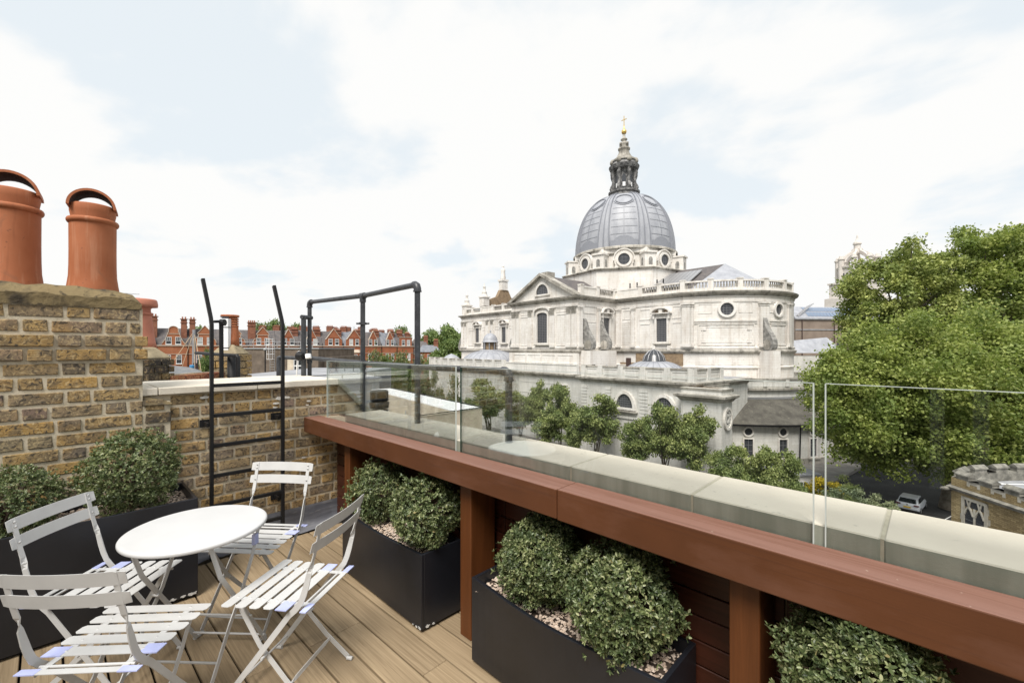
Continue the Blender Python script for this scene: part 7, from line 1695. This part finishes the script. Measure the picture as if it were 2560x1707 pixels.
# ================================================================== TREES AND SHRUBS
def treeleaf(name, a, b, c, trans=0.3): return leaf_material(name, [(0, a), (0.45, b), (0.85, c), (1.0, tuple(min(1, x * 1.35) for x in c))], 0.5, 0.35, trans)
M['plane'] = treeleaf('plane_tree_leaves', (0.155, 0.205, 0.048), (0.26, 0.33, 0.085), (0.39, 0.45, 0.155), 0.48)
M['plane_b'] = treeleaf('plane_tree_leaves_pale', (0.17, 0.215, 0.06), (0.27, 0.32, 0.09), (0.38, 0.43, 0.15), 0.35)
M['maple'] = treeleaf('street_tree_leaves', (0.095, 0.13, 0.042), (0.18, 0.23, 0.075), (0.30, 0.35, 0.145), 0.25)
M['photinia'] = leaf_material('bronze_tipped_leaves', [(0, (0.07, 0.095, 0.035)), (0.5, (0.13, 0.165, 0.06)), (0.8, (0.21, 0.23, 0.10)), (1.0, (0.30, 0.20, 0.12))], 0.45, 0.4, 0.2)
M['olive'] = treeleaf('olive_grey_leaves', (0.11, 0.14, 0.08), (0.18, 0.22, 0.13), (0.28, 0.32, 0.20), 0.2)
M['yellow'] = leaf_material('yellow_flowering_leaves', [(0, (0.10, 0.13, 0.02)), (0.4, (0.30, 0.25, 0.02)), (1.0, (0.62, 0.46, 0.03))], 0.5, 0.3, 0.3)
M['fartree'] = treeleaf('far_tree_leaves', (0.10, 0.15, 0.05), (0.15, 0.215, 0.07), (0.22, 0.30, 0.11), 0.3)
M['bark'] = mottled('grey_bark', (0.10, 0.085, 0.065), (0.19, 0.165, 0.13), 2.5, 0.95, 0.5, 0.02, 0.1)
def leaves(rng, clumps, n, size, fill=0.5, flat=0.45):
    C = np.array([c[:3] for c in clumps], float); r_ = np.array([c[3] for c in clumps], float)
    w_ = r_ ** 2; w_ /= w_.sum(); idx = rng.choice(len(clumps), n, p=w_)
    u = nrmz(rng.normal(size=(n, 3))); rad = r_[idx] * (1.12 - fill * 1.25 * rng.random(n) ** 1.25)
    wob = 1 + 0.32 * np.sin(7 * u[:, 0] + idx) * np.cos(6 * u[:, 2] + idx * 1.7) + 0.16 * np.sin(13 * u[:, 1] + idx * 2.3)
    P_ = C[idx] + u * (rad * wob)[:, None] * np.array([1, 1, 0.72]) + rng.normal(size=(n, 3)) * (r_[idx] * 0.09)[:, None]
    nn = nrmz(u * 0.5 + rng.normal(size=(n, 3)) * 0.75 + np.array([0, 0, flat])); a = nrmz(np.cross(nn, rng.normal(size=(n, 3)))); b = np.cross(nn, a)
    s_ = (size * rng.uniform(0.6, 1.3, n))[:, None]
    droop = nn * s_ * 0.12
    V = np.stack([P_ - a * s_ * 0.5, P_ + b * s_ * 0.42 + a * s_ * 0.05 - droop, P_ + a * s_ * 0.55, P_ - b * s_ * 0.42 + a * s_ * 0.05 - droop], 1).reshape(-1, 3)
    i = np.arange(n)[:, None] * 4
    F_ = np.concatenate([i + np.array([[0, 1, 2]]), i + np.array([[0, 2, 3]])], 0)
    return V, F_
def ell_clumps(rng, c, rad, n, r0, r1, low=-1.0, rough=0.12):
    out_ = []
    while len(out_) < n:
        u = rng.normal(size=3); u /= np.linalg.norm(u)
        if u[2] < low: continue
        k = (1 - 0.25 * rng.random()) * (1 + rough * rng.normal()); out_.append((c[0] + u[0] * rad[0] * k, c[1] + u[1] * rad[1] * k, c[2] + u[2] * rad[2] * k, rng.uniform(r0, r1)))
    return out_
def limbs(rng, base, top, r0, clumps, nl=10, fork=0.35):
    b = MB(); base, top = Vector(base), Vector(top)
    mid = base.lerp(top, 0.5) + Vector((rng.normal() * 0.15, rng.normal() * 0.15, 0)) * (top - base).length * 0.15
    b.tube([base, base.lerp(mid, 0.5), mid, top], r0, 9, rs=[r0 * 1.25, r0, r0 * 0.8, r0 * 0.45])
    for k in rng.choice(len(clumps), min(nl, len(clumps)), replace=False):
        c = Vector(clumps[k][:3]); s_ = base.lerp(top, fork + (1 - fork) * rng.random() * 0.7); m_ = s_.lerp(c, 0.5) + Vector((0, 0, (c - s_).length * 0.12))
        b.tube([s_, m_, c], r0 * 0.3, 6, rs=[r0 * 0.42, r0 * 0.25, r0 * 0.07])
    return b
# big plane trees (crown shaped in camera-aligned axes, real size, standing in the forecourt)
def big_tree(label, X, D, zc_, ells, n, leaf, mat, trunk_r, seed, inner=True):
    rng = np.random.default_rng(seed); t_ = thing('plane_tree', label, 'tree', W(X, D, GROUND), HEAD, 'large leafy trees behind the glass')
    cl_ = []
    for (dx, dy, z, rx, ry, rz_, nc, r0, r1, low) in ells: cl_ += ell_clumps(rng, (dx, dy, z - GROUND), (rx, ry, rz_), nc, r0, r1, low)
    V, F_ = leaves(rng, cl_, n, leaf, 0.55)
    link('crown', np_mesh('crown', V, F_, M[mat]), t_)
    limbs(rng, (0, 0, 0), (0, 0, zc_ - GROUND), trunk_r, cl_, 26, 0.45).build('trunk', M['bark'], t_)
    return t_
zf = lambda py, D: CAM.z - (py - 872) / FPX * D
Xf = lambda px, D: (px - 1280) / FPX * D
D1 = 43
big_tree('nearest broad plane tree filling the right edge, its crown low over the forecourt', Xf(2370, D1), D1, zf(900, D1),
         [(Xf(2330, D1) - Xf(2370, D1), 0, zf(985, D1), 8.6, 7.5, 7.6, 250, 0.8, 1.7, -0.9), (Xf(2170, D1) - Xf(2370, D1), -0.5, zf(1000, D1), 5.4, 5.5, 5.9, 130, 0.7, 1.4, -1),
          (Xf(2500, D1) - Xf(2370, D1), 0.5, zf(960, D1), 6.4, 7.0, 6.6, 130, 0.8, 1.6, -0.8), (Xf(2085, D1) - Xf(2370, D1), -1, zf(1000, D1), 2.9, 3.0, 4.6, 46, 0.7, 1.2, -1), (Xf(2250, D1) - Xf(2370, D1), 0, zf(1105, D1), 4.4, 4.5, 2.6, 45, 0.7, 1.2, -1), (Xf(2400, D1) - Xf(2370, D1), 1.0, zf(1110, D1), 5.0, 4.5, 2.8, 40, 0.8, 1.3, -1),
          (Xf(2290, D1) - Xf(2370, D1), 0, zf(960, D1), 5.5, 4.5, 5.0, 40, 1.5, 2.4, -1)],
         140000, 0.28, 'plane', 0.6, 3)
D2 = 62
big_tree('tall plane tree behind, to the left, with sky gaps in its crown', Xf(2260, D2), D2, zf(720, D2),
         [(-0.5, 0, zf(735, D2), 6.9, 6.0, 6.3, 95, 0.8, 1.7, -0.9), (-5.2, -0.5, zf(790, D2), 3.5, 4.0, 3.6, 30, 0.8, 1.5, -1), (5.0, 0, zf(790, D2), 5.0, 5, 4.5, 36, 1.0, 1.8, -1), (5.2, 0, zf(690, D2), 3.6, 4, 3.6, 30, 0.8, 1.4, -1)], 42000, 0.36, 'plane_b', 0.5, 5)
big_tree('tallest plane tree at the right edge of the picture', Xf(2480, D2), D2 + 1, zf(700, D2),
         [(0, 0, zf(715, D2), 8.2, 7.0, 8.0, 135, 0.9, 1.8, -0.9), (3.8, 0, zf(640, D2), 4.5, 5, 3.8, 40, 1.0, 1.7, -1), (2.0, 0, zf(860, D2), 8.5, 6, 5.0, 50, 1.2, 2.0, -1)], 62000, 0.36, 'plane', 0.6, 8)
D3 = 78
big_tree('darker tree mass low behind the near plane tree', Xf(2330, D3), D3, zf(950, D3), [(0, 0, zf(980, D3), 17, 5, 8.5, 90, 1.8, 3.0, -0.8)], 36000, 0.55, 'plane', 0.6, 9)
# street trees
SM = []
for sd_ in range(4):
    rng = np.random.default_rng(40 + sd_); cl_ = ell_clumps(rng, (0, 0, 0.655), (0.28, 0.28, 0.285), 30, 0.06, 0.11, -1, 0.2) + ell_clumps(rng, (0.03, 0, 0.62), (0.14, 0.14, 0.18), 8, 0.08, 0.13)
    V, F_ = leaves(rng, cl_, 14000, 0.027, 0.6); b = MB()
    for k in range(6):
        a = rng.uniform(0, 6.28); c = Vector(cl_[rng.integers(len(cl_))][:3]); b.tube([(0.01 * math.cos(a), 0.01 * math.sin(a), 0), (0.04 * math.cos(a), 0.04 * math.sin(a), 0.2), (c.x * 0.6, c.y * 0.6, 0.45), c], 0.01, 6, rs=[0.016, 0.012, 0.008, 0.003])
    for k in range(14):
        c = Vector(cl_[rng.integers(len(cl_))][:3]); b.tube([(c.x * 0.25, c.y * 0.25, 0.35), c], 0.004, 5, rs=[0.006, 0.002])
    SM.append((np_mesh('crown', V, F_, M['maple']), b.mesh('trunk', M['bark'])))
def cdep(px, ly): a = (px - 1280) / FPX; return (ly + 24.35 * .766 + 93.9 * .643) / (a * .766 + .643)
ST = [(1222, 940, -33, 62, 'dense street tree just left of the railing elbow', 0), (1300, 968, -32.5, 50, 'slim street tree just right of the railing elbow', 1), (1345, 950, -31, 40, 'street tree behind the slim one, below the chapel wall panels', 3), (1400, 952, -31.5, 44, 'street tree directly below the small square chapel window', 2),
      (1372, 1010, -36, 50, 'lower street tree in front of the railing-side trees, with bare stems', 3), (1436, 1020, -35, 36, 'small street tree between the bare-stemmed one and the full round one', 1), (1490, 975, -33, 66, 'street tree with a full round top left of the first lunette window', 0), (1592, 1030, -35.5, 56, 'small street tree below the first lunette window', 1),
      (1660, 1000, -34.5, 62, 'street tree below the second lunette window', 2), (1735, 1012, -33.5, 62, 'leaning street tree beside the corner chapel', 3), (1815, 1108, -37, 58, 'low street tree in front of the rotunda, left one', 0), (1890, 1098, -38, 58, 'low street tree in front of the rotunda, middle one', 1), (1955, 1118, -39, 56, 'low street tree in front of the rotunda, right one', 2), (1838, 1160, -42, 50, 'lowest street tree, its top just above the coping', 3)]
for px, py, ly, rpx, lab, k in ST:
    D = cdep(px, ly); zt5 = zf(py, D); H_ = (zt5 - GROUND) / 1.0; s_ = H_ / 1.0; wr = rpx * D / FPX / 0.37
    t_ = thing('street_tree', lab, 'tree', W(Xf(px, D), D, GROUND), random.uniform(0, 6), 'small street trees in front of the church')
    link('crown', SM[k][0], t_, None, None, (wr, wr, s_)); link('trunk', SM[k][1], t_, None, None, (wr * 0.8, wr * 0.8, s_))
hs_ = []
rng = np.random.default_rng(77); cl_ = ell_clumps(rng, (0, 0, 0.5), (0.32, 0.32, 0.45), 30, 0.10, 0.17, -1, 0.1); V, F_ = leaves(rng, cl_, 9000, 0.032, 0.5); PHM = np_mesh('crown', V, F_, M['photinia'])
TKM = MB().tube([(0, 0, 0), (0, 0, 0.5)], 0.02, 6).mesh('trunk', M['bark'])
for k, (px, py, D, rpx) in enumerate(((885, 905, 74, 36), (938, 893, 76, 40), (992, 897, 74, 42), (1045, 903, 71, 38), (1090, 935, 70, 22), (1140, 950, 69, 30))):
    t_ = thing('bronze_tree', 'rounded bronze-tipped tree ' + ('at the left end of the clump behind the white roof capping', 'second from the left in the clump behind the white roof capping', 'tallest in the clump behind the white roof capping', 'at the right of the clump, beside the tall rail post', 'small one just right of the glass joint', 'between the glass joint and the railing elbow')[k], 'tree', W(Xf(px, D), D, GROUND), k * 1.3, 'rounded bronze-tipped trees in the street')
    H_ = zf(py, D) - GROUND; w_ = rpx * D / FPX / 0.40; link('crown', PHM, t_, None, None, (w_, w_, H_)); link('trunk', TKM, t_, None, None, (w_, w_, H_))
# trees in front of and behind the brick row
rng = np.random.default_rng(91); cl_ = ell_clumps(rng, (0, 0, 0.66), (0.34, 0.34, 0.28), 34, 0.08, 0.14, -0.8, 0.12) + ell_clumps(rng, (0, 0, 0.66), (0.18, 0.18, 0.16), 8, 0.12, 0.16); V, F_ = leaves(rng, cl_, 9500, 0.036, 0.5); FTM = np_mesh('crown', V, F_, M['fartree']); FTK = limbs(rng, (0, 0, 0), (0, 0, 0.7), 0.022, cl_, 12).mesh('trunk', M['bark'])
FT = [(478, 822, 180, 42, 'far tree top behind the chimneys at the far left of the row'), (655, 812, 190, 34, 'far tree top behind the roofs, first left of the ladder top'), (700, 806, 200, 36, 'far tree top between the ladder and the double posts'), (752, 816, 200, 30, 'far tree top just left of the double posts'), (1006, 822, 190, 26, 'far tree top right of the row of gables'), (1072, 830, 170, 30, 'far tree top beside the tall rail post'), (1102, 818, 165, 42, 'tall far tree right of the tall rail post'), (1140, 838, 160, 34, 'dark far tree touching the church front'),
      (965, 884, 86, 40, 'bright green tree in front of the small-gabled houses'), (1020, 893, 84, 32, 'bright green tree just left of the tall rail post'), (1105, 872, 130, 42, 'dense green tree behind the chapel parapet, left of the church front')]
for k, (px, py, D, rpx, lab) in enumerate(FT):
    t_ = thing('broadleaf_tree', lab, 'tree', W(Xf(px, D), D, GROUND), k * 0.9, 'trees among the far roofs'); H_ = zf(py - (9 if D > 140 else 0), D) - GROUND; w_ = rpx * (1.3 if D > 140 else 1) * D / FPX / 0.42
    link('crown', FTM, t_, None, None, (w_, w_, H_)); link('trunk', FTK, t_, None, None, (w_, w_, H_))
for (px, py, D, rpx, lab) in ((516, 868, 24, 22, 'bright yellow-green tree behind the brick stacks, right of the guyed mast'), (462, 920, 26, 26, 'low bright green bush left of the blue box')):
    p_ = at(px, py, D); t_ = thing('roof_garden_tree', lab, 'tree', (p_.x, p_.y, 0.0 - 3), 0.4); H_ = p_.z + 3; w_ = rpx * D / FPX / 0.42
    link('crown', FTM, t_, None, None, (w_, w_, H_)); link('trunk', FTK, t_, None, None, (w_, w_, H_))
# shrubs by the car
def shrub(px, py, D, rpx, hh, mat, lab, seed, cat='shrub', leaf=0.11, n=5200):
    rng = np.random.default_rng(seed); zt6 = zf(py, D); r_ = rpx * D / FPX; H_ = zt6 - GROUND
    cl_ = ell_clumps(rng, (0, 0, H_ - hh * 0.5), (r_, r_ * 0.8, hh * 0.5), 22, r_ * 0.25, r_ * 0.42, -1, 0.14); V, F_ = leaves(rng, cl_, n, leaf, 0.6, 0.3)
    t_ = thing('garden_shrub', lab, cat, W(Xf(px, D), D, GROUND)); link('foliage', np_mesh('foliage', V, F_, M[mat]), t_); limbs(rng, (0, 0, 0), (0, 0, H_ - hh * 0.5), 0.09, cl_, 8).build('stems', M['bark'], t_)
shrub(2062, 1192, 40, 30, 2.2, 'yellow', 'golden yellow flowering shrub behind the glass joint', 1)
shrub(2120, 1205, 41, 34, 2.4, 'maple', 'dark green shrub right of the yellow one', 2)
shrub(2092, 1222, 34, 34, 2.6, 'olive', 'silvery olive shrub, left one above the coping', 3); shrub(2150, 1228, 34, 32, 2.6, 'olive', 'silvery olive shrub, middle one above the coping', 4); shrub(2205, 1236, 34, 30, 2.6, 'olive', 'silvery olive shrub beside the white car', 6); shrub(2243, 1272, 33, 20, 1.6, 'olive', 'low olive shrub in front of the white car', 7)
shrub(2028, 1216, 41, 18, 1.6, 'plane', 'small green shrub beside the white hut', 8)
# small white lodge beside the shrubs
lq = W(Xf(2012, 46), 46, GROUND); lo = thing('white_lodge', 'small white lodge with a dark-paned window under the rotunda', 'building', lq, HEAD)
zt7 = zf(1188, 46) - GROUND
MB().box(-3.0, 1.6, 0, 4, 0, zt7).build('wall', M['stone'], lo); MB().box(-3.2, 1.8, -0.25, 4.2, zt7, zt7 + 0.12).build('roof_slab', M['roof'], lo)
f_ = MB().box(-0.7, 0.35, -0.05, -0.002, zt7 - 1.7, zt7 - 0.6).build('window', M['frame_white'], lo)
for x0, x1, z0, z1 in ((-0.62, -0.22, -1.62, -0.7), (-0.12, 0.28, -1.62, -1.2), (-0.12, 0.28, -1.12, -0.7)): MB().box(x0, x1, -0.06, -0.052, zt7 + z0, zt7 + z1).build('pane', M['winglass'], f_)
# stone-edged carriage slab beside the rotunda
b = MB(); pts = [W(Xf(1935, 52), 52), W(Xf(2075, 50), 50), W(Xf(2160, 58), 58), W(Xf(2000, 64), 64)]; b.prism([(p.x, p.y) for p in pts], GROUND, GROUND + 0.35); o = b.build('terrace_slab', M['paving']); o['kind'] = 'structure'

# ================================================================== WHITE CAR
M['carpaint'] = plain('white_car_paint', (0.66, 0.69, 0.74), 0.25, 0, 0.6, vary=0.01); M['rubber'] = plain('tyre_rubber', (0.02, 0.02, 0.02), 0.8); M['carglass'] = plain('tinted_glass', (0.02, 0.025, 0.028), 0.08, 0, 0.8)
M['plate'] = plain('yellow_number_plate', (0.70, 0.48, 0.05), 0.5); M['taillight'] = plain('dark_red_lamp', (0.10, 0.012, 0.012), 0.2)
car = thing('white_car', 'white hatchback parked under the plane tree, seen from behind', 'car', W(Xf(2279, 43.2), 43.2, GROUND + 0.001), HEAD + R(38))
def section(x, w_, zs): return [(x, y * w_, z) for y, z in zs]
secs = [(-2.02, 0.80, 0.55, 0.86, 0.62), (-1.98, 0.86, 0.40, 0.98, 0.72), (-1.70, 0.88, 0.28, 1.02, 0.84), (-0.9, 0.88, 0.24, 0.98, 0.86), (0.2, 0.88, 0.24, 0.95, 0.86), (1.0, 0.88, 0.26, 0.90, 0.82), (1.7, 0.84, 0.30, 0.78, 0.74), (1.98, 0.74, 0.36, 0.64, 0.6), (2.05, 0.62, 0.42, 0.56, 0.5)]
b = MB(); vs = []
for x, hw, z0, z1, tw_ in secs: vs += [(x, -hw * 0.94, z0), (x, -hw, z0 + 0.18), (x, -hw, z1 - 0.16), (x, -tw_, z1), (x, tw_, z1), (x, hw, z1 - 0.16), (x, hw, z0 + 0.18), (x, hw * 0.94, z0)]
n = len(secs); b.add(vs, [(i * 8 + k, i * 8 + (k + 1) % 8, (i + 1) * 8 + (k + 1) % 8, (i + 1) * 8 + k) for i in range(n - 1) for k in range(8)] + [tuple(range(8))[::-1], tuple(range(8 * n - 8, 8 * n))], False)
b.build('body', M['carpaint'], car, bevel=0.03)
cab = [(-1.95, 0.74, 0.98), (-1.55, 0.66, 1.40), (-1.2, 0.64, 1.47), (-0.2, 0.64, 1.47), (0.25, 0.62, 1.40), (1.05, 0.74, 0.92)]
b = MB(); vs = []
for x, hw, z in cab: vs += [(x, -max(hw, 0.70) - 0.06, 0.92), (x, -hw, z), (x, hw, z), (x, max(hw, 0.70) + 0.06, 0.92)]
b.add(vs, [(i * 4 + k, i * 4 + k + 1, (i + 1) * 4 + k + 1, (i + 1) * 4 + k) for i in range(5) for k in range(3)], False); b.build('cabin', M['carpaint'], car, bevel=0.02)
b = MB(); b.add([(-1.93, -0.64, 1.03), (-1.93, 0.64, 1.03), (-1.60, 0.57, 1.37), (-1.60, -0.57, 1.37)], [(0, 1, 2, 3)]); b.v = [(x - 0.03, y, z + 0.02) for x, y, z in b.v]; b.build('rear_window', M['carglass'], car, recalc=False)
for s_ in (-1, 1):
    b = MB(); b.add([(-1.35, s_ * 0.775, 1.0), (-1.15, s_ * 0.68, 1.37), (0.15, s_ * 0.67, 1.37), (0.80, s_ * 0.775, 0.99)], [(0, 1, 2, 3)]); b.v = [(x, y + s_ * 0.02, z) for x, y, z in b.v]; b.build('side_window', M['carglass'], car, recalc=False)
    MB().box(-2.07, -1.9, s_ * 0.84 - (0.0 if s_ < 0 else 0.36), s_ * 0.84 + (0.36 if s_ < 0 else 0.0), 0.82, 0.94).build('tail_light', M['taillight'], car)
    for x in (-1.3, 1.3):
        wq = MB().tube([(x, s_ * 0.72, 0.31), (x, s_ * 0.90, 0.31)], 0.31, 20).build('wheel', M['rubber'], car); MB().tube([(x, s_ * 0.89, 0.31), (x, s_ * 0.91, 0.31)], 0.19, 12).build('rim', M['galv'], wq)
MB().box(-2.07, -2.03, -0.26, 0.26, 0.58, 0.70).build('number_plate', M['plate'], car); MB().box(-2.05, -1.95, -0.7, 0.7, 0.30, 0.40).build('rear_valance', M['rubber'], car)
MB().tube([(-2.03, 0, 0.86), (-2.045, 0, 0.86)], 0.055, 12).build('badge', M['rubber'], car)
